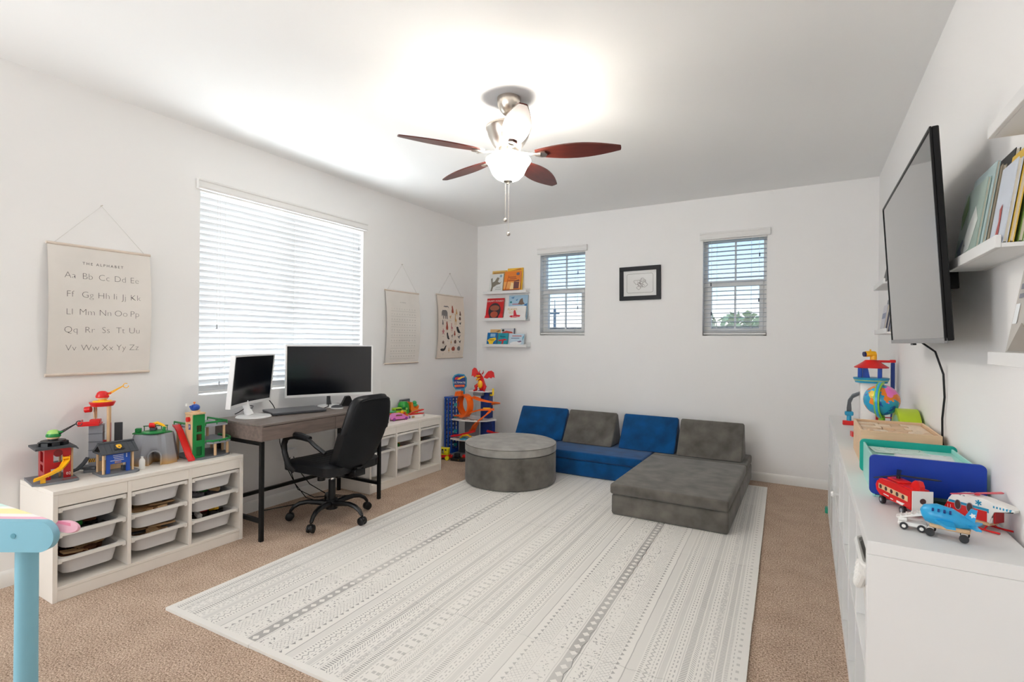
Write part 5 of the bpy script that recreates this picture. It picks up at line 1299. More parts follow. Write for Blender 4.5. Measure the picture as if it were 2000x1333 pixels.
for k in range(6): m.bx(0.07 + 0.005 * k, 0.073 + 0.005 * k, 0.03, 0.09, 0.0122, 0.0130)
m.build('floor_stripes', mat('faded_red_print', (150, 92, 88), 0.6, var=(30, 0.05)), fs)
pod('green toy crane pod with a black lattice boom on the fire station roof', (-3.528, 1.146, ZT + 0.001 + H1 + 0.047), radians(-40), GRN, MINT, BLACKT, 'toy crane pods')

# --- crane tower with a lift
ct = thing('toy_crane_tower', 'grey and red toy lift tower with wooden columns behind the police station', 'toy building', (-3.565, 1.355, ZT + 0.001), radians(-30))
m = MB(); m.prism([(-0.06, -0.05), (-0.02, -0.06), (0.05, -0.05), (0.06, 0.02), (0.03, 0.07), (-0.05, 0.07), (-0.07, 0.0)], 0.014); m.prism([(-0.05, -0.06), (0.02, -0.07), (0.045, 0.0), (0.0, 0.05), (-0.05, 0.03)], 0.014, TR(0, 0, 0.0145)); m.build('stone_base', GRYP, ct)
for k in range(5):
    m = MB(); z = 0.03 + k * 0.047; m.bx(-0.032, 0.032, -0.032, 0.032, z, z + 0.0445, 0.002, 1); m.bx(-0.034, 0.034, -0.034, 0.034, z + 0.0448, z + 0.0466, 0.0005, 1); m.build('shaft_segment', LGRY, ct)
m = MB(); m.bx(0.0325, 0.0333, -0.03, 0.0, 0.055, 0.075)
m.build('hazard_plate', YEL, ct)
m = MB()
for k in range(3): m.prism([(0, 0), (0.004, 0), (0.010, 0.018), (0.006, 0.018)], 0.0006, TR(0.0334, -0.029 + 0.009 * k, 0.056) @ RZ(pi / 2) @ RX(pi / 2))
m.build('hazard_stripes', BLACKT, ct)
m = MB(); m.bx(-0.05, 0.065, -0.075, 0.02, 0.266, 0.274, 0.001, 1); m.bx(0.058, 0.066, -0.075, 0.02, 0.274, 0.292, 0.001, 1); m.bx(-0.05, 0.058, -0.076, -0.070, 0.274, 0.292, 0.001, 1); m.bx(-0.02, 0.03, -0.03, 0.02, 0.274, 0.298, 0.004, 2); m.build('lift_platform', REDP, ct)
for xx, yy in ((-0.02, 0.055), (0.028, 0.058)):
    m = MB(); m.cyl((xx, yy, 0.015), (xx, yy, 0.372), 0.0085, 12); m.build('column', WOOD, ct)
m = MB(); m.cyl((-0.03, -0.012, 0.2985), (-0.03, -0.012, 0.372), 0.0085, 12); m.build('column', WOOD, ct)
m = MB(); m.bx(-0.028, 0.012, 0.048, 0.064, 0.13, 0.27, 0.002, 1); m.cyl((0.02, 0.05, 0.17), (0.02, 0.0, 0.17), 0.006, 8); m.build('winch_panel', RED, ct)
m = MB(); m.bx(-0.05, -0.042, 0.075, 0.115, 0.14, 0.265, 0.002, 1); m.build('mast_plate', ROOF, ct)
m = MB(); m.lathe([(0, 0.372), (0.052, 0.372), (0.058, 0.384), (0.062, 0.392), (0.062, 0.397), (0, 0.397)], 28, TR(0.0, 0.025, 0)); m.cyl((-0.005, -0.028, 0.355), (-0.012, -0.055, 0.352), 0.017, 16); m.build('roof_disc', REDP, ct)
m = MB(); m.lathe([(0, 0.3975), (0.048, 0.3975), (0.042, 0.404), (0.02, 0.406), (0.02, 0.411), (0, 0.411)], 28, TR(0.0, 0.025, 0)); m.build('landing_disc', YEL, ct)
m = MB(); m.tube([(0.0, -0.012, 0.372), (0.004, -0.006, 0.299)], 0.0012, 5); m.build('lift_cord', BLACKT, ct)
m = MB(); L_ = [(0.03, -0.035, 0.085), (0.045, -0.05, 0.058), (0.055, -0.075, 0.030), (0.055, -0.11, 0.018)]
m.strip([(p[0] - 0.012, p[1] - 0.01, p[2]) for p in L_], [(p[0] + 0.014, p[1] + 0.01, p[2]) for p in L_], 0.008); m.build('chute', ROOF, ct)
pod('red toy crane pod with a yellow lattice boom on top of the lift tower', (-3.555, 1.377, ZT + 0.001 + 0.4115), radians(-38), REDP, REDP, YEL, 'toy crane pods')

# --- police station
ps = thing('toy_police_station', 'blue toy police station with a dark gable roof and gold badge', 'toy building', (-3.405, 1.385, ZT + 0.001), radians(-4))
m = MB(); m.prism([(-0.075, -0.085), (0.06, -0.085), (0.078, -0.06), (0.082, 0.07), (0.06, 0.095), (-0.06, 0.095), (-0.08, 0.06)], 0.012); m.build('base_plate', GRYP, ps)
wall_with_holes(ps, BLUP, 'front_wall', 'x', (0.052, -0.004), 0.112, 0.112, 0.0125, 0.010, [(0.018, 0.094, 0.0, 0.050)])
m = MB(); m.bx(-0.06, -0.05, -0.06, 0.052, 0.0125, 0.07); m.build('back_wall', WOOD, ps)
for xx, yy in ((0.045, 0.066), (-0.05, 0.068), (0.048, -0.072), (-0.045, -0.07)):
    m = MB(); m.cyl((xx, yy, 0.0125), (xx, yy, 0.126), 0.006, 10); m.build('post', WOOD, ps)
m = MB()
m.prism([(-0.078, 0.126), (-0.070, 0.120), (0.0, 0.166), (0.070, 0.120), (0.078, 0.126), (0.0, 0.180)], 0.170, TR(0, 0.085, 0) @ RX(pi / 2)); m.bx(-0.012, 0.012, -0.0852, 0.0852, 0.170, 0.182, 0.004, 2); m.bx(-0.055, 0.055, -0.083, -0.077, 0.118, 0.130)
for k in range(6): m.prism([(0.004, 0.1775), (0.0755, 0.1265), (0.077, 0.1285), (0.006, 0.1795)], 0.003, TR(0, -0.06 + 0.027 * k, 0) @ RX(pi / 2))
roof = m.build('roof', ROOF, ps)
sl = atan2(0.054, 0.078)
MB_ = TR(0.045, 0.0, 0.1515) @ RY(sl) @ RZ(pi / 2)
m = MB(); m.prism([(-0.024, -0.020), (0.024, -0.020), (0.017, 0.022), (-0.017, 0.022)], 0.004, MB_); m.build('badge_plate', BLACKT, roof)
m = MB(); m.prism([(-0.013, 0.014), (-0.006, 0.018), (0.006, 0.018), (0.013, 0.014), (0.012, -0.004), (0.0, -0.016), (-0.012, -0.004)], 0.0055, MB_); m.build('badge', YEL, roof)
m = MB(); m.prism([(0.0045 * (1.4 if k % 2 else .6) * cos(k * pi / 5), 0.0045 * (1.4 if k % 2 else .6) * sin(k * pi / 5)) for k in range(10)], 0.0062, MB_); m.build('badge_star', ROOF, roof)
m = MB()
for k, (a, b) in enumerate(((-0.030, 0.020), (-0.028, 0.020), (-0.024, 0.020), (-0.042, 0.022))): m.bx(0.0522, 0.0528, a, b, 0.108 - 0.0095 * k, 0.1105 - 0.0095 * k)
for k in range(3): m.bx(0.0522, 0.0528, 0.032, 0.037, 0.108 - 0.008 * k, 0.112 - 0.008 * k)
m.build('front_markings', WHT, ps, smooth=0)
m = MB(); m.mesh(text_mesh('BRIO', 0.014), TR(0.0526, -0.006, 0.066) @ RZ(pi / 2) @ FRONT); m.build('lettering', YEL, ps, smooth=0)
m = MB(); m.bx(0.005, 0.035, 0.022, 0.050, 0.0125, 0.040, 0.002, 1); m.build('desk_block', ROOF, ps)
o = MB().lathe([(0, 0), (0.014, 0), (0.015, 0.004), (0.015, 0.05), (0.010, 0.060), (0.006, 0.064), (0.006, 0.074), (0, 0.074)], 18).build('toy_bottle', WHT)
o.location = (-3.375, 1.505, ZT + 0.0005); tag(o, 'small white bottle standing right of the blue police station', 'bottle')

# --- mountain tunnel
mt = thing('toy_mountain_tunnel', 'grey stone toy mountain with a tunnel arch and green turntable on top', 'toy mountain', (-3.505, 1.628, ZT + 0.001), radians(-38))
# local +x faces the room / camera right; tunnel runs along x
def mountain():
    m = MB(); bm = m.bm; n = 28; rows = []
    lv = [(0.0, 1.0), (0.02, 0.985), (0.06, 0.93), (0.11, 0.86), (0.16, 0.80), (0.178, 0.77), (0.182, 0.72)]
    for z, s in lv:
        r_ = []
        for k in range(n):
            a = 2 * pi * k / n; ex = 0.105 * (abs(cos(a)) ** 0.7) * (1 if cos(a) >= 0 else -1); ey = 0.128 * (abs(sin(a)) ** 0.7) * (1 if sin(a) >= 0 else -1)
            w_ = 1 + 0.045 * sin(k * 2.4) + 0.03 * sin(k * 5.1 + 1)
            r_.append(bm.verts.new((ex * s * w_, ey * s * w_, z)))
        rows.append(r_)
    for A, B in zip(rows, rows[1:]):
        for k in range(n): bm.faces.new((A[k], A[(k + 1) % n], B[(k + 1) % n], B[k]))
    bm.faces.new(rows[-1]); bm.faces.new(rows[0][::-1]); return m
def stone_material():
    m = bpy.data.materials.new('stone_moulded_plastic'); m.use_nodes = True
    t = m.node_tree; b = t.nodes['Principled BSDF']; tc = t.nodes.new('ShaderNodeTexCoord'); sp = t.nodes.new('ShaderNodeSeparateXYZ')
    n = t.nodes.new('ShaderNodeTexNoise'); n.inputs['Scale'].default_value = 16; r = t.nodes.new('ShaderNodeValToRGB')
    t.links.new(tc.outputs['Object'], sp.inputs[0]); t.links.new(tc.outputs['Object'], n.inputs['Vector'])
    ma = t.nodes.new('ShaderNodeMath'); ma.operation = 'MULTIPLY_ADD'; ma.inputs[1].default_value = 0.05
    t.links.new(n.outputs[0], ma.inputs[0]); t.links.new(sp.outputs[2], ma.inputs[2]); t.links.new(ma.outputs[0], r.inputs[0])
    e = r.color_ramp.elements; e[0].position = 0.03; e[0].color = lin((190, 152, 98)); e[1].position = 0.085; e[1].color = lin((146, 148, 154))
    t.links.new(r.outputs[0], b.inputs['Base Color']); b.inputs['Roughness'].default_value = 0.6
    bp = t.nodes.new('ShaderNodeBump'); bp.inputs['Strength'].default_value = 0.15; t.links.new(n.outputs[0], bp.inputs['Height']); t.links.new(bp.outputs[0], b.inputs['Normal'])
    return m
STONE = stone_material()
mo = mountain().build('rock_body', STONE, mt, smooth=22)
cut = MB(); pts = [(-0.030, -0.02), (-0.030, 0.052)] + [(0.030 * cos(a), 0.052 + 0.030 * sin(a)) for a in [pi - pi * i / 12 for i in range(1, 12)]] + [(0.030, 0.052), (0.030, -0.02)]
cut.prism(pts, 0.25, TR(0.0, 0.028, 0) @ RZ(pi / 2) @ RX(pi / 2)); co = cut.build('cutter', None, mt)
bo = mo.modifiers.new('tunnel', 'BOOLEAN'); bo.operation = 'DIFFERENCE'; bo.object = co; bo.solver = 'EXACT'
dg = bpy.context.evaluated_depsgraph_get(); nm = bpy.data.meshes.new_from_object(mo.evaluated_get(dg)); mo.modifiers.clear(); mo.data = nm; bpy.data.objects.remove(co)
m = MB(); pa = [(-0.036, 0.0), (-0.036, 0.054)] + [(0.037 * cos(a), 0.054 + 0.037 * sin(a)) for a in [pi - pi * i / 12 for i in range(1, 12)]] + [(0.036, 0.054), (0.036, 0.0)]
pi_ = [(-0.029, 0.0), (-0.029, 0.054)] + [(0.0295 * cos(a), 0.054 + 0.0295 * sin(a)) for a in [pi - pi * i / 12 for i in range(1, 12)]] + [(0.029, 0.054), (0.029, 0.0)]
m.prism(pa + pi_[::-1], 0.016, TR(0.092, 0.028, 0.0005) @ RZ(pi / 2) @ RX(pi / 2)); m.build('tunnel_arch', STONE, mt)
m = MB(); m.prism([(-0.035, -0.105), (0.03, -0.105), (0.055, -0.05), (0.05, 0.06), (0.0, 0.095), (-0.045, 0.06)], 0.006, TR(0, 0, 0.1825)); m.lathe([(0, 0.188), (0.058, 0.188), (0.062, 0.194), (0.060, 0.200), (0, 0.202)], 28, TR(0.040, 0.010, 0))
m.bx(-0.03, 0.0, -0.10, -0.07, 0.189, 0.212, 0.003, 1); m.bx(0.045, 0.058, 0.055, 0.072, 0.2, 0.225, 0.003, 1)
m.build('turntable', GRN, mt)
m = MB()
for k in range(5): m.cyl((-0.038, -0.06 + 0.03 * k, 0.189), (-0.038, -0.06 + 0.03 * k, 0.216), 0.0026, 6)
m.bx(-0.041, -0.035, -0.065, 0.065, 0.2165, 0.222); m.build('guard_rail', DGRN, mt)
m = MB(); m.bx(0.018, 0.052, -0.012, 0.022, 0.2025, 0.219, 0.003, 1); m.build('crane_foot', ROOF, mt)
m = MB(); m.cyl((0.035, -0.016, 0.234), (0.035, 0.014, 0.234), 0.015, 18); m.build('crane_winch', REDP, mt)
m = MB(); m.tube([(0.035, 0.0, 0.240), (0.035, 0.025, 0.248), (0.037, 0.055, 0.232), (0.040, 0.07, 0.214)], 0.008, 8, radii=[0.009, 0.0095, 0.008, 0.006]); m.build('crane_arm', YEL, mt)

# --- parking garage
pg = thing('toy_parking_garage', 'green and beech toy parking garage with a red ramp next to the desk', 'toy building', (-3.462, 1.900, ZT + 0.001), 0)
m = MB(); m.prism([(-0.14, -0.125), (0.125, -0.135), (0.150, -0.09), (0.152, 0.05), (0.12, 0.11), (0.03, 0.135), (-0.14, 0.135)], 0.010); m.build('base_plate', GRYP, pg)
tx, ty = 0.075, -0.088
for mmx, nm_, b in ((WOOD, 'tower_side_wall', (tx - 0.04, tx + 0.034, ty - 0.036, ty - 0.028)), (WOOD, 'tower_side_wall', (tx - 0.04, tx + 0.034, ty + 0.028, ty + 0.036)), (WOOD, 'tower_back_wall', (tx - 0.048, tx - 0.0405, ty - 0.036, ty + 0.036))):
    m = MB(); m.bx(b[0], b[1], b[2], b[3], 0.0105, 0.285); m.build(nm_, mmx, pg)
wall_with_holes(pg, GRN, 'tower_front', 'x', (tx + 0.043, ty), 0.072, 0.2735, 0.0105, 0.008, [(0.020, 0.054, 0.012, 0.070), (0.020, 0.054, 0.110, 0.150), (0.022, 0.052, 0.165, 0.205)])
m = MB(); m.cyl((tx + 0.039, ty - 0.017, 0.186), (tx + 0.039, ty + 0.017, 0.186), 0.0018, 5); m.cyl((tx + 0.039, ty, 0.17), (tx + 0.039, ty, 0.206), 0.0018, 5); m.build('window_bars', DGRN, pg)
m = MB(); m.bx(tx - 0.052, tx + 0.047, ty - 0.040, ty + 0.040, 0.2855, 0.297, 0.004, 2); m.build('tower_top', WOOD, pg)
m = MB(); m.bx(tx - 0.04, tx + 0.034, ty - 0.028, ty + 0.028, 0.012, 0.10); m.build('lift_cage', DGRN, pg)
m = MB(); m.bx(tx - 0.012, tx + 0.012, ty - 0.0368, ty - 0.0361, 0.190, 0.224); m.build('parking_sign', NAVY, pg)
m = MB(); m.mesh(text_mesh('P', 0.030), TR(tx, ty - 0.0372, 0.196) @ FRONT); m.build('lettering', WHT, pg, smooth=0)
m = MB(); m.cyl((tx - 0.005, ty - 0.036, 0.255), (tx - 0.005, ty - 0.050, 0.255), 0.016, 16); m.build('winding_knob', REDP, pg)
def deck(z, pts, name, rail, rh=0.020):
    m = MB(); m.prism(pts, 0.010, TR(0, 0, z)); o = m.build(name, LGRY, pg)
    m = MB(); P_ = [(p[0], p[1], z + rh) for p in rail]; m.tube(P_, 0.0042, 6, flat=1.6)
    for p in rail[::1]: m.cyl((p[0], p[1], z + 0.0102), (p[0], p[1], z + rh), 0.0035, 6)
    m.build('guard_rail', GRN, pg)
deck(0.090, [(-0.13, -0.045), (0.13, -0.045), (0.155, -0.02), (0.160, 0.05), (0.13, 0.11), (0.06, 0.14), (-0.13, 0.14)], 'lower_deck', [(0.125, -0.048), (0.155, -0.02), (0.160, 0.02), (0.155, 0.06), (0.132, 0.105), (0.10, 0.125), (0.06, 0.138), (0.0, 0.138), (-0.06, 0.138)])
deck(0.196, [(-0.13, -0.12), (0.025, -0.12), (0.025, -0.045), (0.11, -0.045), (0.11, 0.10), (-0.13, 0.10)], 'upper_deck', [(-0.12, -0.118), (-0.04, -0.118), (0.022, -0.118)], 0.026)
m = MB(); rl = [(0.108, -0.042), (0.108, 0.03), (0.108, 0.098), (0.0, 0.098), (-0.125, 0.098)]
m.tube([(p[0], p[1], 0.224) for p in rl], 0.004, 6, flat=1.6)
for p in rl: m.cyl((p[0], p[1], 0.2062), (p[0], p[1], 0.224), 0.0035, 6)
m.build('guard_rail', GRN, pg)
for xx, yy, za, zb in ((0.135, 0.005, 0.0105, 0.0895), (0.118, 0.095, 0.0105, 0.0895), (0.02, 0.12, 0.0105, 0.0895), (-0.11, 0.12, 0.0105, 0.0895), (-0.11, -0.10, 0.0105, 0.1955), (0.095, 0.085, 0.1005, 0.1955), (-0.10, 0.085, 0.1005, 0.1955), (0.03, -0.1, 0.0105, 0.1955)):
    m = MB(); m.cyl((xx, yy, za), (xx, yy, zb), 0.0085, 12); m.build('post', WOOD, pg)
m = MB(); L_ = [(-0.055, -0.142, 0.212), (-0.015, -0.150, 0.204), (0.02, -0.152, 0.178), (0.12, -0.150, 0.040), (0.150, -0.148, 0.012)]
m.strip([(p[0], p[1] - 0.019, p[2]) for p in L_], [(p[0], p[1] + 0.019, p[2]) for p in L_], 0.007)
for s in (-0.019, 0.017): m.strip([(p[0], p[1] + s, p[2] + 0.007) for p in L_], [(p[0], p[1] + s + 0.002, p[2] + 0.007) for p in L_], 0.007)
m.build('ramp', REDP, pg)
hp = thing('toy_helicopter', 'small blue toy helicopter with an orange rotor on top of the parking garage', 'toy helicopter', (-3.462 + tx, 1.900 + ty, ZT + 0.001 + 0.2975), radians(200))
m = MB(); m.cyl((0, 0, 0), (0, 0, 0.012), 0.026, 18); m.build('wooden_base', WOOD, hp)
m = MB(); m.ball((0, 0.004, 0.030), 0.028, 18, (0.85, 1.15, 0.8)); m.ball((0, 0.034, 0.040), 0.012, 10); m.build('body', BLUP, hp)
m = MB(); m.cyl((0, 0.010, 0.052), (0, 0.010, 0.062), 0.003, 6); m.ball((0, 0.010, 0.063), 0.008, 10, (1, 1, .6)); m.build('rotor_hub', J_ORG, hp)
m = MB(); m.bx(-0.006, 0.006, 0.035, 0.075, 0.048, 0.051); m.bx(-0.004, 0.004, 0.062, 0.075, 0.051, 0.064); m.build('tail_fin', WHT, hp)
# ================================================================== toy racing garage in the back left corner
rg = thing('toy_race_garage', 'tall blue and orange toy racing garage with a red dragon in the back left corner', 'toy garage', (-3.36, 4.86, 0.0))
def L(x, y, z): return (x + 3.36, y - 4.86, z)          # world numbers to local
ex0, ex1, ey0, ey1 = -3.650, -3.545, 4.75, 4.89
m = MB()
for xx in (ex0, ex1 - 0.016, (ex0 + ex1) / 2 - 0.007):
    for yy in (ey0, ey1 - 0.016): a = L(xx, yy, 0); m.bx(a[0], a[0] + 0.016, a[1], a[1] + 0.016, 0.07, 0.672)
for xx in (ex1 - 0.010,):
    a = L(xx, (ey0 + ey1) / 2 - 0.007, 0); m.bx(a[0], a[0] + 0.010, a[1], a[1] + 0.014, 0.07, 0.672)
a = L(ex0, ey0, 0); m.bx(a[0], a[0] + 0.105, a[1], a[1] + 0.14, 0.02, 0.07); m.bx(a[0] - 0.003, a[0] + 0.108, a[1] - 0.003, a[1] + 0.143, 0.660, 0.676)
m.build('lift_frame', BLUP, rg)
for k in range(12):
    z = 0.085 + k * 0.049; m = MB(); a = L(ex0 + 0.004, ey0 + 0.006, 0); m.bx(a[0], a[0] + 0.096, a[1], a[1] + 0.128, z, z + 0.005); m.build('lift_floor', NAVY, rg)
carcol = (('white', WHT), ('red', REDP), ('silver', LGRY), ('green', GRN), ('cream', SAND), ('grey', GRYP), ('blue', TEAL), ('orange', ORG))
for k, (cn, mm) in enumerate(carcol):
    z = 0.090 + (11 - k - (1 if k > 4 else 0)) * 0.049 + 0.0006
    t = thing('toy_car', 'tiny %s toy car parked on the %s level of the blue lift' % (cn, ('top', 'second', 'third', 'fourth', 'fifth', 'seventh', 'eighth', 'ninth')[k]), 'toy car', (-3.600, 4.790, z), 0, 'tiny cars in the blue lift')
    m = MB(); m.prism([(-0.032, 0.004), (0.032, 0.004), (0.033, 0.012), (0.018, 0.014), (0.010, 0.022), (-0.014, 0.022), (-0.022, 0.013), (-0.033, 0.012)], 0.028, TR(0, 0.014, 0) @ RX(pi / 2)); m.build('body', mm, t)
    m = MB()
    for s in (-0.02, 0.02): m.cyl((s, -0.0145, 0.005), (s, 0.0145, 0.005), 0.005, 8)
    m.build('wheel', BLACKT, t)
def plate(name, mm, z, pts, th):
    m = MB(); m.prism([L(p[0], p[1], 0)[:2] for p in pts], th, TR(0, 0, z)); return m.build(name, mm, rg)
plate('floor_plate', WHT, 0.415, [(-3.54, 4.74), (-3.40, 4.72), (-3.24, 4.76), (-3.12, 4.84), (-3.08, 4.98), (-3.20, 5.10), (-3.54, 5.06)], 0.014)
plate('floor_plate', WHT, 0.195, [(-3.54, 4.72), (-3.40, 4.69), (-3.24, 4.72), (-3.10, 4.82), (-3.06, 4.98), (-3.20, 5.10), (-3.54, 5.06)], 0.016)
plate('base_plate', GRYP, 0.0, [(-3.54, 4.72), (-3.38, 4.68), (-3.22, 4.70), (-3.06, 4.84), (-3.06, 5.02), (-3.20, 5.12), (-3.54, 5.08)], 0.03)
m = MB(); a = L(-3.50, 4.84, 0); m.bx(a[0], a[0] + 0.20, a[1], a[1] + 0.19, 0.03, 0.194); m.build('ground_block', ROOF, rg)
m = MB(); a = L(-3.50, 4.95, 0); m.bx(a[0], a[0] + 0.20, a[1], a[1] + 0.008, 0.2115, 0.414); m.build('back_screen', LGRY, rg)
random.seed(21)
m = MB()
for k in range(9):
    a = L(random.uniform(-3.50, -3.16), random.uniform(4.77, 4.86), 0); m.bx(a[0], a[0] + 0.04, a[1], a[1] + 0.022, 0.4292, 0.4304)
    m.bx(a[0] - 0.02, a[0] + 0.015, a[1] - 0.015, a[1] + 0.005, 0.2112, 0.2122)
m.build('road_markings', BLACKT, rg)
m = MB()
for k in range(4):
    a = L(-3.46 + 0.085 * k, 4.80 + 0.02 * (k % 2), 0); m.bx(a[0], a[0] + 0.04, a[1], a[1] + 0.02, 0.4306, 0.4318)
m.build('road_arrows', SAND, rg)
m = MB(); a = L(-3.30, 4.98, 0); m.bx(a[0], a[0] + 0.11, a[1], a[1] + 0.10, 0.03, 0.735, 0.004, 1); m.bx(a[0] + 0.03, a[0] + 0.036, a[1] - 0.004, a[1], 0.45, 0.68); m.build('tower', NAVY, rg)
m = MB(); a = L(-3.105, 4.93, 0); m.bx(a[0], a[0] + 0.022, a[1], a[1] + 0.03, 0.03, 0.414, 0.002, 1); m.tube([(a[0] + 0.012, a[1] + 0.015, 0.38), (a[0] - 0.06, a[1] + 0.03, 0.414)], 0.012, 6); m.build('support_leg', NAVY, rg)
plate('top_plate', WHT, 0.7355, [(-3.43, 4.93), (-3.28, 4.90), (-3.17, 4.95), (-3.16, 5.08), (-3.30, 5.11), (-3.42, 5.05)], 0.012)
m = MB(); a = L(-3.36, 4.905, 0); m.bx(a[0], a[0] + 0.13, a[1], a[1] + 0.05, 0.695, 0.735, 0.006, 1); m.build('grey_housing', GRYP, rg)
m = MB(); a = L(-3.30, 4.93, 0); m.bx(a[0], a[0] + 0.09, a[1], a[1] + 0.02, 0.7478, 0.753, 0.001, 1); m.build('launch_pad', NAVY, rg)
# orange loop
def ring_track(name, c, r, wdt, rz, a0, a1, n=40, mm=ORG, th=0.007):
    m = MB(); bm = m.bm; rows = []
    for i in range(n + 1):
        a = a0 + (a1 - a0) * i / n; tw_ = (i / n - 0.5) * 0.075
        prof = [(r, -wdt / 2), (r, wdt / 2), (r - 0.022, wdt / 2), (r - 0.022, wdt / 2 - 0.004), (r - th * .5, wdt / 2 - 0.003), (r - th * .5, -wdt / 2 + 0.003), (r - 0.022, -wdt / 2 + 0.004), (r - 0.022, -wdt / 2)]
        rows.append([bm.verts.new(Vector(c) + RZ(rz).to_3x3() @ Vector((rr * cos(a), yy + tw_, rr * sin(a) * 1.0))) for rr, yy in prof])
    for A, B in zip(rows, rows[1:]):
        for k in range(8): bm.faces.new((A[k], A[(k + 1) % 8], B[(k + 1) % 8], B[k]))
    bm.faces.new(rows[0]); bm.faces.new(rows[-1][::-1]); return m.build(name, mm, rg)
ring_track('loop_track', L(-3.425, 4.845, 0.578), 0.135, 0.075, radians(-18), radians(-90), radians(268))
def path_track(name, pts, w, mm, th=0.005, lip=0.018):
    m = MB(); bm = m.bm; rows = []; n = len(pts)
    for i, p in enumerate(pts):
        a = Vector(pts[max(i - 1, 0)]); b = Vector(pts[min(i + 1, n - 1)]); d = b - a; d.z = 0; d.normalize(); s = Vector((-d.y, d.x, 0)); c = Vector(p)
        prof = [(-w / 2, lip), (-w / 2, 0), (w / 2, 0), (w / 2, lip), (w / 2 - 0.004, lip), (w / 2 - 0.004, th), (-w / 2 + 0.004, th), (-w / 2 + 0.004, lip)]
        rows.append([bm.verts.new(c + s * u + Vector((0, 0, v))) for u, v in prof])
    for A, B in zip(rows, rows[1:]):
        for k in range(8): bm.faces.new((A[k], A[(k + 1) % 8], B[(k + 1) % 8], B[k]))
    bm.faces.new(rows[0]); bm.faces.new(rows[-1][::-1]); return m.build(name, mm, rg)
c = Vector(L(-3.20, 4.95, 0))
def spiral(z0, z1, a0, a1, rx_, ry_, n=26): return [(c.x + rx_ * cos(a0 + (a1 - a0) * i / n), c.y + ry_ * sin(a0 + (a1 - a0) * i / n), z0 + (z1 - z0) * i / n) for i in range(n + 1)]
path_track('upper_curve_track', [L(-3.34, 4.855, 0.675)] + spiral(0.665, 0.565, radians(-120), radians(120), 0.135, 0.125) + [L(-3.30, 5.10, 0.558)], 0.060, ORG)
path_track('loop_exit_track', [L(-3.53, 4.81, 0.452), L(-3.43, 4.80, 0.455), L(-3.33, 4.82, 0.50), L(-3.22, 4.84, 0.535), L(-3.12, 4.86, 0.545), L(-3.06, 4.90, 0.545)], 0.056, ORG)
path_track('lower_curve_track', spiral(0.535, 0.30, radians(-40), radians(-140), 0.150, 0.14) + [L(-3.36, 4.88, 0.28)], 0.060, ORG)
path_track('base_curve_track', spiral(0.30, 0.225, radians(-60), radians(100), 0.135, 0.10), 0.055, REDP)
path_track('ground_ramp', [L(-3.54, 4.755, 0.222), L(-3.45, 4.76, 0.236), L(-3.36, 4.80, 0.262), L(-3.28, 4.85, 0.29)], 0.05, REDP)
m = MB(); a = L(-3.13, 4.855, 0.552); m.box((a[0], a[1], 0.566), (0.085, 0.03, 0.016), 0.003, 1, RZ(0.35)); m.build('launcher', YEL, rg)
m = MB(); m.tube([L(-3.42, 4.745, 0.216), L(-3.38, 4.742, 0.25), L(-3.32, 4.75, 0.262), L(-3.28, 4.765, 0.24)], 0.011, 6); m.build('yellow_arch', YEL, rg)
m = MB(); a = L(-3.36, 4.735, 0); m.lathe([(0, 0), (0.05, 0), (0.045, 0.012), (0, 0.014)], 20, TR(a[0], a[1], 0.2114)); m.build('blue_pad', TEAL, rg)
m = MB(); a = L(-3.265, 4.735, 0); m.bx(a[0], a[0] + 0.035, a[1], a[1] + 0.02, 0.2114, 0.228, 0.002, 1); m.build('yellow_stop', YEL, rg)
m = MB(); m.tube([L(-3.195, 5.02, 0.70), L(-3.155, 5.00, 0.70), L(-3.135, 4.99, 0.705), L(-3.133, 4.99, 0.78)], 0.011, 8); m.build('crank_handle', mat('yellow_handle', (250, 214, 40), 0.35, var=(20, 0.03)), rg)
for k in range(4):
    m = MB(); a = L(-3.548, 4.80, 0); m.bx(a[0], a[0] + 0.008, a[1], a[1] + 0.05, 0.10 + 0.155 * k, 0.135 + 0.155 * k); m.build('lift_hook', CYAN, rg)
# top of the orange launch fan
m = MB()
for k in range(3):
    a = L(-3.50 + 0.03 * k, 4.80, 0); m.prism([(-0.010, 0), (0.018, 0), (0.022, 0.05), (0.006, 0.055)], 0.05, TR(a[0], a[1], 0.69 + 0.004 * k) @ RX(pi / 2))
m.build('launch_fan', ORG, rg)
# sign
sc = L(-3.500, 4.84, 0.855)
sg = MB(); sg.M = TR(*sc) @ RZ(radians(24))
sp = [(-0.075, -0.055), (-0.045, -0.095), (0.055, -0.090), (0.082, -0.055), (0.082, 0.040), (0.050, 0.085), (-0.02, 0.090), (-0.06, 0.075), (-0.085, 0.035)]
sg.prism(sp, 0.035, TR(0, 0.018, 0) @ RX(pi / 2)); sg.bx(0.02, 0.06, -0.01, 0.01, -0.16, -0.09); sign = sg.build('sign_board', TEAL, rg)
def onsign(name, mm, fn):
    q = MB(); q.M = TR(*sc) @ RZ(radians(24)); fn(q); q.build(name, mm, sign, smooth=0)
onsign('sign_face', NAVY, lambda q: q.prism([(p[0] * 0.86 + 0.003, p[1] * 0.86) for p in sp], 0.0012, TR(0, -0.0172, 0) @ RX(pi / 2)))
onsign('flame_mark', REDP, lambda q: q.prism([(-0.055, 0.022), (-0.048, 0.046), (-0.02, 0.052), (0.0, 0.05), (-0.02, 0.036), (-0.01, 0.026)], 0.0012, TR(0, -0.0186, 0) @ RX(pi / 2)))
onsign('flame_mark', YEL, lambda q: q.prism([(-0.03, 0.022), (-0.012, 0.040), (0.02, 0.056), (0.058, 0.064), (0.062, 0.052), (0.03, 0.040), (0.0, 0.022)], 0.0012, TR(0, -0.0186, 0) @ RX(pi / 2)))
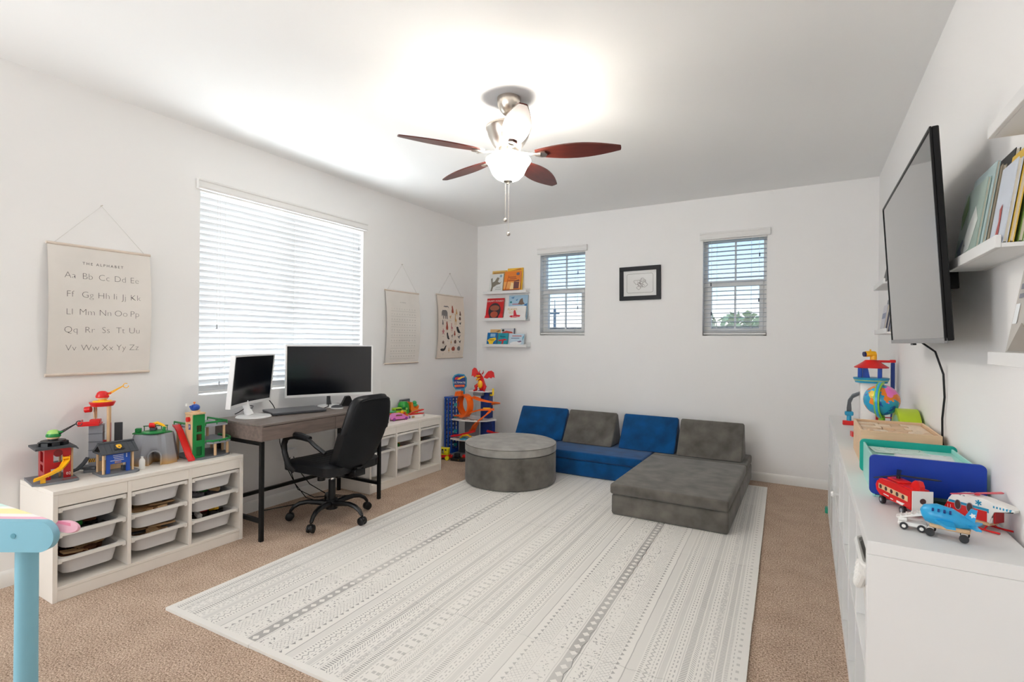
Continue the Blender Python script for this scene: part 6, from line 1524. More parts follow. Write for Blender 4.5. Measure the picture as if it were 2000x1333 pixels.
onsign('lettering', WHT, lambda q: q.mesh(text_mesh('ULTIMATE', 0.031), TR(0.0, -0.0192, -0.022) @ FRONT))
onsign('banner', ORG, lambda q: q.prism([(-0.055, -0.066), (0.06, -0.060), (0.062, -0.036), (-0.058, -0.040)], 0.0012, TR(0, -0.0186, 0) @ RX(pi / 2)))
onsign('lettering', NAVY, lambda q: q.mesh(text_mesh('GARAGE', 0.020), TR(0.002, -0.0202, -0.060) @ FRONT))
# dragon
dc = L(-3.285, 4.955, 0.748)
dg_ = MB(); dg_.M = TR(*dc) @ RZ(radians(10))
dg_.tube([(0.01, 0.03, 0.01), (0.012, 0.02, 0.06), (0.005, 0.005, 0.11), (0, -0.005, 0.16), (-0.01, -0.03, 0.185)], 0.03, 12, radii=[0.034, 0.046, 0.040, 0.030, 0.030])
for s in (-1, 1):
    dg_.tube([(s * 0.03, 0.01, 0.07), (s * 0.058, -0.005, 0.05), (s * 0.05, -0.01, 0.012), (s * 0.065, -0.045, 0.006)], 0.016, 8, radii=[0.022, 0.022, 0.015, 0.010])
    dg_.tube([(s * 0.018, 0.0, 0.195), (s * 0.026, 0.02, 0.215), (s * 0.02, 0.03, 0.24)], 0.006, 6, radii=[0.009, 0.007, 0.002])
dragon = dg_.build('dragon_body', REDP, rg, smooth=60)
def ondragon(name, mm, fn):
    q = MB(); q.M = TR(*dc) @ RZ(radians(10)); fn(q); q.build(name, mm, dragon)
ondragon('dragon_belly', YEL, lambda q: (q.ball((0.004, -0.022, 0.08), 0.034, 16, (0.9, 0.7, 1.5)), q.tube([(-0.005, -0.03, 0.175), (-0.015, -0.06, 0.178), (-0.02, -0.085, 0.170)], 0.012, 8, radii=[0.026, 0.02, 0.013], flat=0.45), q.tube([(-0.005, -0.03, 0.150), (-0.015, -0.055, 0.138), (-0.02, -0.075, 0.130)], 0.012, 8, radii=[0.024, 0.02, 0.012], flat=0.35)))
ondragon('dragon_eye', BLACKT, lambda q: (q.ball((-0.024, -0.045, 0.200), 0.006, 8), q.ball((0.014, -0.045, 0.200), 0.006, 8)))
wing = [(0.0, 0.0), (0.035, 0.055), (0.06, 0.085), (0.098, 0.092), (0.128, 0.070), (0.138, 0.0), (0.115, 0.012), (0.095, -0.008), (0.07, 0.004), (0.045, -0.014), (0.02, -0.006)]
ondragon('dragon_wing', REDP, lambda q: q.prism([(0.02 + p[0], 0.155 + p[1] * 0.9) for p in wing], 0.010, TR(0.012, 0.02, 0.0) @ RX(pi / 2)))
ondragon('dragon_wing', REDP, lambda q: q.prism([(-0.015 - p[0] * 0.72, 0.165 + p[1] * 1.15) for p in wing], 0.010, TR(0, 0.02, 0.0) @ RZ(radians(28)) @ RX(pi / 2)))

# toys on the carpet in front of the racing garage
yt = thing('toy_digger', 'yellow and red chunky toy truck on the carpet beside the blue lift', 'toy truck', (-3.515, 4.565, 0.001), radians(20))
m = MB(); m.bx(-0.06, 0.08, -0.04, 0.04, 0.02, 0.055, 0.008); m.bx(0.09, 0.10, -0.03, 0.03, 0.01, 0.05, 0.003); m.build('chassis', REDP, yt)
m = MB(); m.bx(-0.055, 0.065, -0.042, 0.042, 0.056, 0.062, 0.001, 1); m.bx(-0.055, -0.02, -0.040, 0.040, 0.062, 0.135, 0.012, 3); m.bx(0.01, 0.065, -0.040, 0.040, 0.062, 0.115, 0.012, 3); m.bx(-0.055, 0.065, -0.04, 0.04, 0.105, 0.128, 0.008); m.build('cab', mat('lemon_plastic', (238, 226, 30), 0.35, var=(20, 0.04)), yt)
m = MB()
for x_, z_ in ((-0.038, 0.112), (0.0, 0.114), (0.036, 0.112)): m.cyl((x_, -0.0415, z_), (x_, -0.044, z_), 0.010, 12)
m.build('port_holes', BLACKT, yt)
for x_ in (-0.035, 0.055):
    for s in (-1, 1):
        m = MB(); m.cyl((x_, s * 0.038, 0.024), (x_, s * 0.056, 0.024), 0.024, 18); m.build('wheel', mat('lemon_plastic', (238, 226, 30)), yt)
bt = thing('toy_rail_track', 'black toy track piece with small yellow crosses on the carpet before the racing garage', 'toy track', (-3.33, 4.615, 0.001), radians(15))
m = MB(); m.prism([(-0.09, -0.05), (0.05, -0.07), (0.10, -0.02), (0.08, 0.045), (-0.06, 0.05)], 0.03); m.bx(-0.06, 0.0, -0.02, 0.03, 0.0305, 0.075, 0.006); m.build('track_block', BLACKT, bt)
m = MB(); m.box((0.02, -0.061, 0.018), (0.03, 0.004, 0.005), rot=RZ(0.14)); m.box((0.02, -0.061, 0.018), (0.005, 0.004, 0.026), rot=RZ(0.14)); m.tube([(0.02, 0.0, 0.034), (0.06, 0.01, 0.05), (0.08, 0.02, 0.034)], 0.003, 6); m.build('yellow_cross', YEL, bt)
m = MB(); m.bx(0.03, 0.075, 0.0, 0.04, 0.0305, 0.06, 0.005); m.build('red_block', REDP, bt)

# ================================================================== toys on the right storage unit
def wheels(t, xs, hw, r, mm=BLACKT, hub=None):
    for x_ in xs:
        for s in (-1, 1):
            m = MB(); m.cyl((x_, s * (hw - 0.008), r), (x_, s * hw, r), r, 14); w_ = m.build('wheel', mm, t)
            if hub:
                m = MB(); m.cyl((x_, s * hw, r), (x_, s * (hw + 0.0015), r), r * 0.5, 10); m.build('hub', hub, w_)
z0 = THT + 0.001
t = thing('toy_brick_car', 'small blue brick-built car nearest the chair on the right unit', 'toy car', (-3.305, 3.345, z0), radians(70))
m = MB(); m.bx(-0.035, 0.035, -0.02, 0.02, 0.006, 0.028, 0.002, 1); m.bx(-0.015, 0.02, -0.017, 0.017, 0.028, 0.044, 0.002, 1); m.build('bricks', BLUP, t); wheels(t, (-0.02, 0.02), 0.022, 0.008)
m = MB(); m.bx(-0.03, -0.02, -0.006, 0.006, 0.0285, 0.036); m.build('brick_stud', WHT, t)
t = thing('toy_brick_truck', 'blue and white brick-built truck with yellow bricks on the right unit', 'toy truck', (-3.395, 3.470, z0), radians(65))
m = MB(); m.bx(-0.06, 0.045, -0.025, 0.025, 0.008, 0.045, 0.002, 1); m.build('bricks', BLUP, t)
m = MB(); m.bx(0.046, 0.075, -0.022, 0.022, 0.010, 0.058, 0.003, 1); m.bx(-0.06, 0.045, -0.0255, 0.0255, 0.0455, 0.050, 0.001, 1); m.build('white_bricks', WHT, t)
m = MB(); m.bx(-0.05, -0.01, -0.02, 0.02, 0.0505, 0.075, 0.002, 1); m.bx(0.005, 0.035, -0.02, 0.02, 0.0505, 0.078, 0.002, 1); m.build('yellow_bricks', mat('pale_yellow_brick', (244, 222, 120), 0.4, var=(20, 0.03)), t); wheels(t, (-0.04, 0.05), 0.028, 0.011)
t = thing('toy_brick_ship', 'navy brick-built spaceship behind the blue brick truck', 'toy ship', (-3.55, 3.53, z0), radians(60))
m = MB(); m.bx(-0.06, 0.07, -0.03, 0.03, 0.0, 0.05, 0.003, 1); m.prism([(-0.05, -0.06), (0.06, -0.02), (0.06, 0.02), (-0.05, 0.06)], 0.012, TR(0, 0, 0.052)); m.bx(-0.04, 0.02, -0.018, 0.018, 0.0645, 0.10, 0.006); m.build('hull', NAVY, t)
m = MB(); m.box((0.03, 0.0, 0.072), (0.02, 0.02, 0.014), 0.002, 1); m.box((-0.045, 0.03, 0.072), (0.018, 0.018, 0.014), 0.002, 1); m.build('bright_brick', BLUP, t)
m = MB(); m.box((0.0, 0.0, 0.108), (0.03, 0.024, 0.016), 0.002, 1); m.build('brown_brick', J_BRN, t)
t = thing('toy_hover_boat', 'orange, green and white toy boat between the brick ship and the lime car', 'toy boat', (-3.56, 3.695, z0), radians(55))
m = MB(); m.prism([(-0.08, -0.03), (0.05, -0.035), (0.09, 0.0), (0.05, 0.035), (-0.08, 0.03)], 0.035, TR(0, 0, 0.0)); m.build('dark_hull', BLACKT, t)
m = MB(); m.prism([(-0.08, -0.035), (0.05, -0.04), (0.10, 0.0), (0.05, 0.04), (-0.08, 0.035)], 0.022, TR(0, 0, 0.0355)); m.build('orange_hull', ORG, t)
m = MB(); m.prism([(-0.02, -0.04), (0.06, -0.042), (0.105, 0.0), (0.06, 0.042), (-0.02, 0.04)], 0.014, TR(0, 0, 0.058)); m.build('green_deck', mat('sea_green_plastic', (60, 176, 110), 0.35, var=(20, 0.04)), t)
m = MB(); m.bx(-0.01, 0.04, -0.02, 0.02, 0.0722, 0.10, 0.008); m.ball((0.015, 0, 0.104), 0.016, 12); m.build('cockpit', mat('sea_green_light', (120, 206, 160), 0.25, var=(20, 0.04)), t)
m = MB(); m.bx(0.065, 0.085, -0.02, 0.02, 0.010, 0.045, 0.004, 1); m.build('white_bow', WHT, t)
t = thing('toy_lime_car', 'lime green toy car with round headlamps on the right unit', 'toy car', (-3.535, 3.858, z0), radians(75))
m = MB(); m.bx(-0.08, 0.075, -0.035, 0.035, 0.018, 0.065, 0.012, 3); m.bx(-0.07, 0.02, -0.030, 0.030, 0.065, 0.095, 0.010, 3); m.build('body', LIME, t)
m = MB(); m.bx(-0.06, 0.012, -0.0312, 0.0312, 0.070, 0.088, 0.004, 1); m.build('window_band', BLACKT, t); wheels(t, (-0.05, 0.05), 0.040, 0.02, BLACKT, YEL)
m = MB(); m.cyl((0.03, -0.036, 0.085), (0.03, -0.046, 0.085), 0.014, 14); m.build('headlamp', DGRN, t)
t = thing('toy_dump_truck', 'large green and orange toy dump truck at the back of the right unit', 'toy truck', (-3.580, 4.030, z0), radians(80))
m = MB(); m.lathe([(0, 0.02), (0.058, 0.02), (0.062, 0.07), (0.054, 0.115), (0.035, 0.138), (0, 0.142)], 24, TR(-0.05, 0, 0)); m.build('green_hood', mat('kelly_green_plastic', (24, 150, 44), 0.3, var=(20, 0.04)), t)
m = MB(); m.disc = None
m.cyl((-0.055, -0.060, 0.07), (-0.055, -0.063, 0.07), 0.012, 14); m.build('round_badge', MINT, t)
m = MB(); m.prism([(0.02, 0.13), (0.035, 0.125), (0.05, 0.075), (0.11, 0.05), (0.13, 0.05), (0.13, 0.032), (0.03, 0.032), (0.012, 0.05)], 0.09, TR(0, 0.045, 0) @ RX(pi / 2)); m.build('orange_chassis', J_ORG, t)
m = MB(); m.bx(0.045, 0.115, -0.03, 0.03, 0.078, 0.10, 0.006); m.ball((0.095, 0, 0.112), 0.024, 14); m.build('green_cab', mat('sea_green_plastic', (60, 176, 110)), t); wheels(t, (-0.05, 0.08), 0.05, 0.022, LIME)
t = thing('toy_grey_box', 'flat grey toy box standing against the wall behind the dump truck', 'toy box', (-3.655, 4.075, z0), radians(90))
m = MB(); m.bx(-0.07, 0.07, -0.012, 0.012, 0, 0.150, 0.003, 1); m.build('case', GRYP, t)
m = MB(); m.bx(-0.06, 0.06, -0.0135, -0.0122, 0.135, 0.142); m.build('lid_line', ROOF, t)
t = thing('toy_orange_ball', 'orange ball on a grey stand at the window-corner end of the right unit', 'toy ball', (-3.555, 4.145, z0))
m = MB(); m.lathe([(0, 0), (0.024, 0), (0.018, 0.012), (0.012, 0.046), (0, 0.048)], 16); m.build('stand', GRYP, t)
m = MB(); m.ball((0, 0, 0.070), 0.027, 18); m.build('ball', J_ORG, t)
t = thing('toy_pink_car', 'pink toy sports car at the front of the right unit', 'toy car', (-3.405, 3.705, z0), radians(72))
m = MB(); prof = [(-0.10, 0.012), (0.10, 0.012), (0.105, 0.028), (0.06, 0.038), (0.03, 0.062), (-0.045, 0.064), (-0.075, 0.042), (-0.105, 0.036)]
m.prism(prof, 0.085, TR(0, 0.0425, 0) @ RX(pi / 2)); bmesh.ops.bevel(m.bm, geom=list(m.bm.edges), offset=0.004, segments=2, affect='EDGES'); m.build('body', PK, t)
m = MB(); m.prism([(-0.05, 0.044), (0.022, 0.044), (0.018, 0.057), (-0.042, 0.058)], 0.087, TR(0, 0.0435, 0) @ RX(pi / 2)); m.build('side_window', J_BRN, t); wheels(t, (-0.065, 0.065), 0.044, 0.015, mat('purple_plastic', (150, 60, 150), 0.4, var=(20, 0.03)))
t = thing('toy_rolling_clown', 'orange and yellow wheeled toy between the pink car and the lime car', 'toy', (-3.47, 3.835, z0), radians(60))
m = MB(); m.cyl((-0.03, -0.012, 0.028), (-0.03, 0.012, 0.028), 0.028, 18); m.cyl((0.035, -0.010, 0.020), (0.035, 0.010, 0.020), 0.020, 16); m.build('orange_wheel', J_ORG, t)
m = MB(); m.tube([(-0.03, 0, 0.03), (0.0, 0, 0.05), (0.035, 0, 0.022)], 0.010, 8); m.ball((0.0, 0.0, 0.055), 0.018, 12); m.build('yellow_body', YEL, t)
m = MB(); m.ball((0.02, -0.012, 0.046), 0.013, 12); m.build('red_nose', REDP, t)
t = thing('toy_speedboat', 'red and white toy speedboat at the front right end of the right unit', 'toy boat', (-3.395, 3.955, z0), radians(68))
m = MB(); m.prism([(-0.08, -0.028), (0.06, -0.03), (0.095, 0.0), (0.06, 0.03), (-0.08, 0.028)], 0.026); m.build('white_hull', WHT, t)
m = MB(); m.prism([(-0.075, -0.024), (0.055, -0.026), (0.09, 0.0), (0.055, 0.026), (-0.075, 0.024)], 0.010, TR(0, 0, 0.0264)); m.prism([(-0.07, 0.0), (0.075, 0.026), (0.085, 0.036), (0.04, 0.034), (-0.05, 0.014)], 0.030, TR(0, 0.015, 0.0366) @ RX(pi / 2)); m.build('red_deck', REDP, t)
m = MB(); m.tube([(-0.07, 0, 0.037), (-0.02, 0, 0.062), (0.07, 0, 0.074)], 0.004, 6); m.build('clear_boom', SAND, t)
for k, (cn, mm, x_, y_) in enumerate((('navy', NAVY, -3.395, 3.845), ('tan', SAND, -3.372, 3.885))):
    o = MB().box((0, 0, 0.009), (0.032, 0.018, 0.018), 0.002, 1).build('toy_brick', mm); o.location = (x_, y_, z0); o.rotation_euler = (0, 0, 0.9 + k)
    tag(o, 'loose %s toy brick between the pink car and the speedboat' % cn, 'toy brick', 'loose bricks on the right unit')
# ================================================================== toys on the white cube shelves
ZK = KH + 0.001
# red transport helicopter: local +y is the nose
rh = thing('toy_red_helicopter', 'red wooden toy transport helicopter with porthole side windows', 'toy helicopter', (0.285, 2.172, ZK), radians(22))
m = MB()
prof = [(-0.105, 0.024), (0.075, 0.020), (0.100, 0.034), (0.106, 0.056), (0.096, 0.076), (0.070, 0.086), (-0.020, 0.090), (-0.105, 0.092)]
m.prism(prof, 0.060, Matrix(((0, 0, 1, -0.030), (1, 0, 0, 0), (0, 1, 0, 0), (0, 0, 0, 1)))); bmesh.ops.bevel(m.bm, geom=list(m.bm.edges), offset=0.006, segments=2, affect='EDGES')
m.build('body', REDP, rh)
m = MB(); m.bx(-0.0315, -0.0300, -0.085, 0.080, 0.048, 0.066, 0.0006, 1); m.bx(0.0300, 0.0315, -0.085, 0.080, 0.048, 0.066, 0.0006, 1); m.build('window_band', WOOD, rh)
for k in range(5):
    m = MB(); y_ = 0.066 - 0.032 * k; m.cyl((-0.0322, y_, 0.057), (0.0322, y_, 0.057), 0.0072, 14); m.build('porthole', mat('porthole_dark', (72, 44, 44), 0.4, var=(20, 0.04)), rh)
m = MB(); m.bx(-0.031, 0.031, -0.1085, -0.1055, 0.020, 0.090, 0.001, 1); m.build('rear_ramp', WHT, rh)
m = MB(); m.cyl((0, -0.1088, 0.058), (0, -0.1096, 0.058), 0.009, 16); m.build('ramp_hole', mat('porthole_dark', (72, 44, 44)), rh)
m = MB(); m.prism([(-0.105, 0.090), (-0.055, 0.090), (-0.066, 0.108), (-0.080, 0.118), (-0.098, 0.118), (-0.107, 0.104)], 0.014, Matrix(((0, 0, 1, -0.007), (1, 0, 0, 0), (0, 1, 0, 0), (0, 0, 0, 1)))); m.bx(-0.020, 0.020, -0.02, 0.05, 0.0885, 0.098, 0.004, 2); m.build('tail_fin', REDP, rh)
m = MB(); m.cyl((0, 0.020, 0.098), (0, 0.020, 0.108), 0.006, 10); m.build('rotor_mast', BLACKT, rh)
for k, a in enumerate((205, 60, -30)):
    m = MB(); m.prism([(0.004, -0.006), (0.10, -0.008), (0.115, 0.0), (0.10, 0.006), (0.004, 0.006)], 0.002, TR(0, 0.020, 0.108) @ RZ(radians(a)) @ RX(0.12)); m.build('rotor_blade', BLACKT, rh)
m = MB(); rot = Matrix(((0, 0, -1, 0), (-1, 0, 0, 0), (0, 1, 0, 0), (0, 0, 0, 1)))
m.bx(-0.0309, -0.0302, 0.02, 0.05, 0.034, 0.037); m.bx(-0.0309, -0.0302, -0.005, 0.010, 0.030, 0.033); m.bx(-0.0309, -0.0302, -0.06, -0.025, 0.029, 0.036); m.prism([(-0.07, 0.037), (-0.055, 0.037), (-0.04, 0.028), (-0.055, 0.028)], 0.0006, Matrix(((0, 0, 1, -0.0310), (1, 0, 0, 0), (0, 1, 0, 0), (0, 0, 0, 1)))); m.build('side_markings', WHT, rh, smooth=0)
for y_ in (0.055, -0.062):
    m = MB(); m.cyl((-0.032, y_, 0.014), (0.032, y_, 0.014), 0.003, 8); ax = m.build('axle', LGRY, rh)
    for s in (-1, 1):
        m = MB(); m.cyl((s * 0.026, y_, 0.0135), (s * 0.036, y_, 0.0135), 0.0135, 18); m.build('wheel', BLACKT, ax)
        m = MB(); m.cyl((s * 0.036, y_, 0.0135), (s * 0.0375, y_, 0.0135), 0.006, 12); m.build('wheel_hub', LGRY, ax)

# white rescue helicopter: local -x is the nose, visible side faces -y
wh = thing('toy_rescue_helicopter', 'white toy rescue helicopter with red and blue side stripes and a red rotor', 'toy helicopter', (0.462, 2.095, ZK), radians(-42))
wh.scale = (0.88, 0.88, 0.88)
def sideprism(m, pts, w, yc=0.0): return m.prism(pts, w, TR(0, yc + w / 2, 0) @ RX(pi / 2))
m = MB(); bodyp = [(-0.085, 0.040), (-0.080, 0.028), (0.055, 0.026), (0.060, 0.045), (0.060, 0.074), (0.120, 0.082), (0.124, 0.090), (0.060, 0.100), (0.035, 0.106), (-0.03, 0.108), (-0.062, 0.098), (-0.078, 0.074)]
sideprism(m, bodyp, 0.056); bmesh.ops.bevel(m.bm, geom=list(m.bm.edges), offset=0.0045, segments=2, affect='EDGES'); m.build('body', WHT, wh)
m = MB(); sideprism(m, [(-0.086, 0.036), (-0.086, 0.046), (-0.076, 0.066), (0.045, 0.066), (0.045, 0.030), (-0.078, 0.030)], 0.0572); m.build('red_stripe', REDP, wh)
m = MB(); sideprism(m, [(-0.0735, 0.067), (-0.070, 0.076), (0.050, 0.076), (0.050, 0.062), (0.0455, 0.062), (0.0455, 0.067)], 0.0570); m.build('blue_stripe', TEAL, wh)
m = MB(); m.bx(-0.075, 0.05, -0.026, 0.026, 0.017, 0.0285, 0.002, 1); m.build('wooden_floor', WOOD, wh)
for x_ in (-0.042, -0.005):
    m = MB(); m.lathe([(0, 0), (0.011, 0), (0.011, 0.0602), (0, 0.0602)], 20, TR(x_, 0.0301, 0.064) @ RX(pi / 2) @ Matrix.Diagonal((0.85, 1.5, 1, 1))); w_ = m.build('porthole', mat('porthole_dark', (72, 44, 44)), wh)
    m = MB(); m.tube([(x_ + 0.0098 * cos(q), -0.0298, 0.064 + 0.0172 * sin(q)) for q in [2 * pi * i / 24 for i in range(24)]], 0.0012, 5, closed=True); m.build('porthole_rim', LGRY, w_)
m = MB(); put_text(m, '11', -0.070, 0.046, 0.017, y=-0.0290); m.build('lettering', WHT, wh, smooth=0)
m = MB()
for k in range(3):
    q = MB(); q.bx(-0.0021, 0.0021, -0.0292, -0.0286, -0.010, 0.010); s_ = RY(radians(60 * k)); 
    for v in q.bm.verts: v.co = s_ @ v.co
    m.merge(q.bm, TR(0.020, 0, 0.089))
m.build('medical_star', TEAL, wh, smooth=0)
m = MB()
for k in range(6): m.bx(0.062 + 0.009 * k, 0.066 + 0.009 * k, -0.0288, 0.0288, 0.084, 0.091)
m.build('tail_windows', TEAL, wh, smooth=0)
m = MB()
for k in range(3): m.bx(-0.052 + 0.012 * k, -0.045 + 0.012 * k, -0.0286, 0.0286, 0.099, 0.1025)
m.build('roof_vents', LGRY, wh, smooth=0)
m = MB(); m.bx(0.0605, 0.066, -0.024, 0.024, 0.030, 0.073, 0.001, 1); m.build('rear_door', RED, wh)
m = MB()
for s in (-1, 1): m.tube([(-0.06, s * 0.034, 0.006), (-0.05, s * 0.034, 0.0035), (0.06, s * 0.034, 0.0035), (0.085, s * 0.034, 0.005)], 0.0034, 8)
for x_ in (-0.03, 0.04): m.tube([(x_, -0.034, 0.004), (x_, -0.018, 0.016), (x_, 0.018, 0.016), (x_, 0.034, 0.004)], 0.003, 6)
m.build('skid', REDP, wh)
m = MB(); m.cyl((0.0, 0, 0.108), (0.0, 0, 0.113), 0.008, 12)
for k, a in enumerate((77, 257)): m.prism([(0.0, -0.006), (0.09, -0.010), (0.100, -0.004), (0.10, 0.006), (0.0, 0.006)], 0.002, TR(0, 0, 0.113) @ RZ(radians(a)) @ RX(0.10))
m.build('rotor', mat('rose_red_plastic', (222, 66, 80), 0.3, var=(20, 0.04)), wh)

# blue plane with its white loader truck: nose to local -x
SKY = mat('sky_blue_plastic', (40, 160, 214), 0.3, var=(20, 0.04))
pl = thing('toy_plane', 'chunky sky-blue toy plane on black wheels at the near end of the white shelf', 'toy plane', (0.352, 1.925, ZK), radians(-14))
m = MB(); m.tube([(-0.052, 0, 0.058), (-0.045, 0, 0.060), (-0.02, 0, 0.061), (0.015, 0, 0.056), (0.045, 0, 0.050), (0.070, 0, 0.046)], 0.03, 18, radii=[0.012, 0.024, 0.031, 0.029, 0.019, 0.007]); m.build('fuselage', SKY, pl, smooth=60)
m = MB(); m.bx(-0.032, 0.058, -0.020, 0.020, 0.024, 0.036, 0.003, 1); m.build('wooden_belly', WOOD, pl)
m = MB(); sideprism(m, [(0.040, 0.060), (0.066, 0.052), (0.072, 0.092), (0.058, 0.094)], 0.008); m.build('tail_fin', SKY, pl)
m = MB(); m.prism([(0.006 * (1.35 if k % 2 else .7) * cos(k * pi / 5), 0.006 * (1.35 if k % 2 else .7) * sin(k * pi / 5)) for k in range(10)], 0.0005, TR(0.062, -0.0042, 0.076) @ RX(pi / 2)); m.build('star_mark', WHT, pl, smooth=0)
for s in (-1, 1):
    m = MB(); m.prism([(-0.022, 0), (0.022, 0), (0.030, s * 0.058), (0.010, s * 0.062)] if s > 0 else [(0.022, 0), (-0.022, 0), (0.010, -0.062), (0.030, -0.058)], 0.007, TR(0.0, s * 0.022, 0.046)); m.build('wing', SKY, pl)
    m = MB(); m.prism([(0.048, 0), (0.070, 0), (0.082, s * 0.036), (0.070, s * 0.038)] if s > 0 else [(0.070, 0), (0.048, 0), (0.070, -0.038), (0.082, -0.036)], 0.005, TR(0.0, s * 0.004, 0.044)); m.build('tailplane', SKY, pl)
m = MB()
for k in range(4):
    for s in (-1, 1): m.box((-0.024 + 0.013 * k, s * 0.0235, 0.078), (0.005, 0.006, 0.009), rot=RX(s * 0.75))
m.build('cabin_windows', NAVY, pl)
for x_, hw in ((-0.030, 0.022), (0.045, 0.024)):
    m = MB(); m.cyl((x_, -hw, 0.011), (x_, hw, 0.011), 0.003, 8); m.bx(x_ - 0.007, x_ + 0.007, -0.014, 0.014, 0.011, 0.0235, 0.002, 1); ax = m.build('axle', WHT, pl)
    for s in (-1, 1):
        m = MB(); m.cyl((x_, s * (hw - 0.004), 0.011), (x_, s * (hw + 0.005), 0.011), 0.011, 16); m.build('wheel', BLACKT, ax)
tk = thing('toy_loader_truck', 'white toy stair truck nosing up behind the sky-blue plane', 'toy truck', (0.283, 1.955, ZK), radians(-10))
m = MB(); m.bx(-0.035, 0.035, -0.020, 0.020, 0.010, 0.022, 0.003, 1); m.bx(-0.034, -0.012, -0.018, 0.018, 0.022, 0.034, 0.004, 2); m.build('chassis', WHT, tk)
m = MB(); sideprism(m, [(-0.040, 0.032), (-0.034, 0.030), (0.034, 0.052), (0.032, 0.060)], 0.034)
for k in range(5): m.box((-0.028 + 0.013 * k, 0, 0.0385 + 0.0045 * k), (0.004, 0.032, 0.004))
m.build('stair_ramp', WHT, tk); wheels(tk, (-0.020, 0.022), 0.024, 0.0105, BLACKT, WHT)

# craft organiser: teal and blue end boards holding a clear tray
co_ = thing('craft_organiser', 'desktop craft tray with a blue front board, a teal rear board and papers on top', 'organiser', (0.366, 2.485, ZK))
def endboard(name, mm, yy, z0_, z1_):
    m = MB(); m.prism([(p[0], p[1] + (z0_ + z1_) / 2) for p in rrect(0.325, z1_ - z0_, 0.018, 5)], 0.012, TR(0, yy + 0.006, 0) @ RX(pi / 2)); m.build(name, mm, co_)
endboard('front_board', mat('royal_blue_plastic', (0, 56, 164), 0.4, var=(12, 0.04)), -0.195, 0.012, 0.155)
endboard('rear_board', mat('jade_plastic', (0, 160, 144), 0.4, var=(12, 0.04)), 0.195, 0.010, 0.150)
AQ = mat('aqua_translucent_plastic', (168, 224, 214), 0.3, var=(12, 0.04))
for xx in (-0.150, 0.143):
    m = MB(); m.bx(xx, xx + 0.007, -0.188, 0.188, 0.0, 0.138, 0.001, 1); m.build('side_panel', AQ, co_)
m = MB(); m.bx(-0.1425, 0.1425, -0.188, 0.188, 0.0, 0.006); m.build('tray_floor', AQ, co_)
m = MB(); m.bx(-0.1425, 0.1425, -0.188, 0.188, 0.118, 0.122); m.build('paper_deck', AQ, co_)
random.seed(5)
for k, (c_, x_, y_, r_, l_) in enumerate((((232, 234, 234), -0.02, -0.06, 0.04, 'white drawing sheet at the front of the craft tray'), ((226, 230, 232), 0.03, 0.05, -0.1, 'white drawing sheet in the middle of the craft tray'), ((206, 226, 218), -0.04, 0.11, 0.12, 'pale green sketched sheet at the back of the craft tray'))):
    t = thing('drawing_sheet', l_, 'paper', (0.366 + x_, 2.475 + y_, ZK + 0.1225 + 0.0012 * k), r_, 'papers on the craft tray')
    m = MB(); m.bx(-0.09, 0.09, -0.062, 0.062, 0, 0.0009); m.build('sheet', mat('paper_%d' % k, c_, 0.8, var=(20, 0.02)), t)
    m = MB()
    for q in range(14):
        a = (random.uniform(-0.08, 0.08), random.uniform(-0.052, 0.052)); m.box((a[0], a[1], 0.0011), (random.uniform(0.008, 0.04), 0.0016, 0.0003), rot=RZ(random.uniform(0, 3)))
    m.build('pencil_marks', mat('pencil_%d' % k, ((170, 176, 180), (196, 186, 190), (120, 176, 156))[k], 0.8, var=(20, 0.03)), t, smooth=0)
o = MB().prism([(-0.10, -0.02), (0.09, -0.028), (0.11, 0.0), (0.06, 0.026), (-0.09, 0.022)], 0.034).build('felt_pouch', mat('dark_green_felt', (14, 44, 36), 0.9, var=(30, 0.1), bump=(200, 0.1)))
o.location = (0.405, 2.225, ZK); o.rotation_euler = (0, 0, -0.05); tag(o, 'dark green felt pouch lying in front of the blue board', 'pouch')

# wooden block tray
wt = thing('wooden_block_tray', 'beech tray full of wooden building blocks behind the craft tray', 'tray', (0.370, 3.085, ZK))
BEE = mat('pale_beech', (226, 192, 156), 0.5, var=(8, 0.08), stretch=(1, 10, 10)); BEE2 = mat('white_beech', (236, 214, 188), 0.5, var=(8, 0.07), stretch=(10, 1, 10))
for nm_, b in (('front_board', (-0.148, 0.148, -0.215, -0.203)), ('rear_board', (-0.148, 0.148, 0.203, 0.215)), ('side_board', (-0.148, -0.138, -0.2025, 0.2025)), ('side_board', (0.138, 0.148, -0.2025, 0.2025))):
    m = MB(); m.bx(b[0], b[1], b[2], b[3], 0, 0.160, 0.0015, 1); m.build(nm_, BEE, wt)
m = MB(); m.bx(-0.1375, 0.1375, -0.2025, 0.2025, 0, 0.006); m.build('tray_bottom', BEE, wt)
m = MB(); m.bx(-0.1375, 0.1375, -0.2025, 0.2025, 0.0065, 0.118); o = m.build('lower_block_layer', BEE2, wt)
n_ = 0
rows_ = ((-0.165, 5, 'cylinder'), (-0.10, 3, 'block'), (-0.035, 4, 'block'), (0.03, 3, 'block'), (0.095, 4, 'block'), (0.16, 3, 'block'))
rn = ('front row', 'second row', 'third row', 'fourth row', 'fifth row', 'rear row'); cnm = ('first', 'second', 'third', 'fourth', 'fifth')
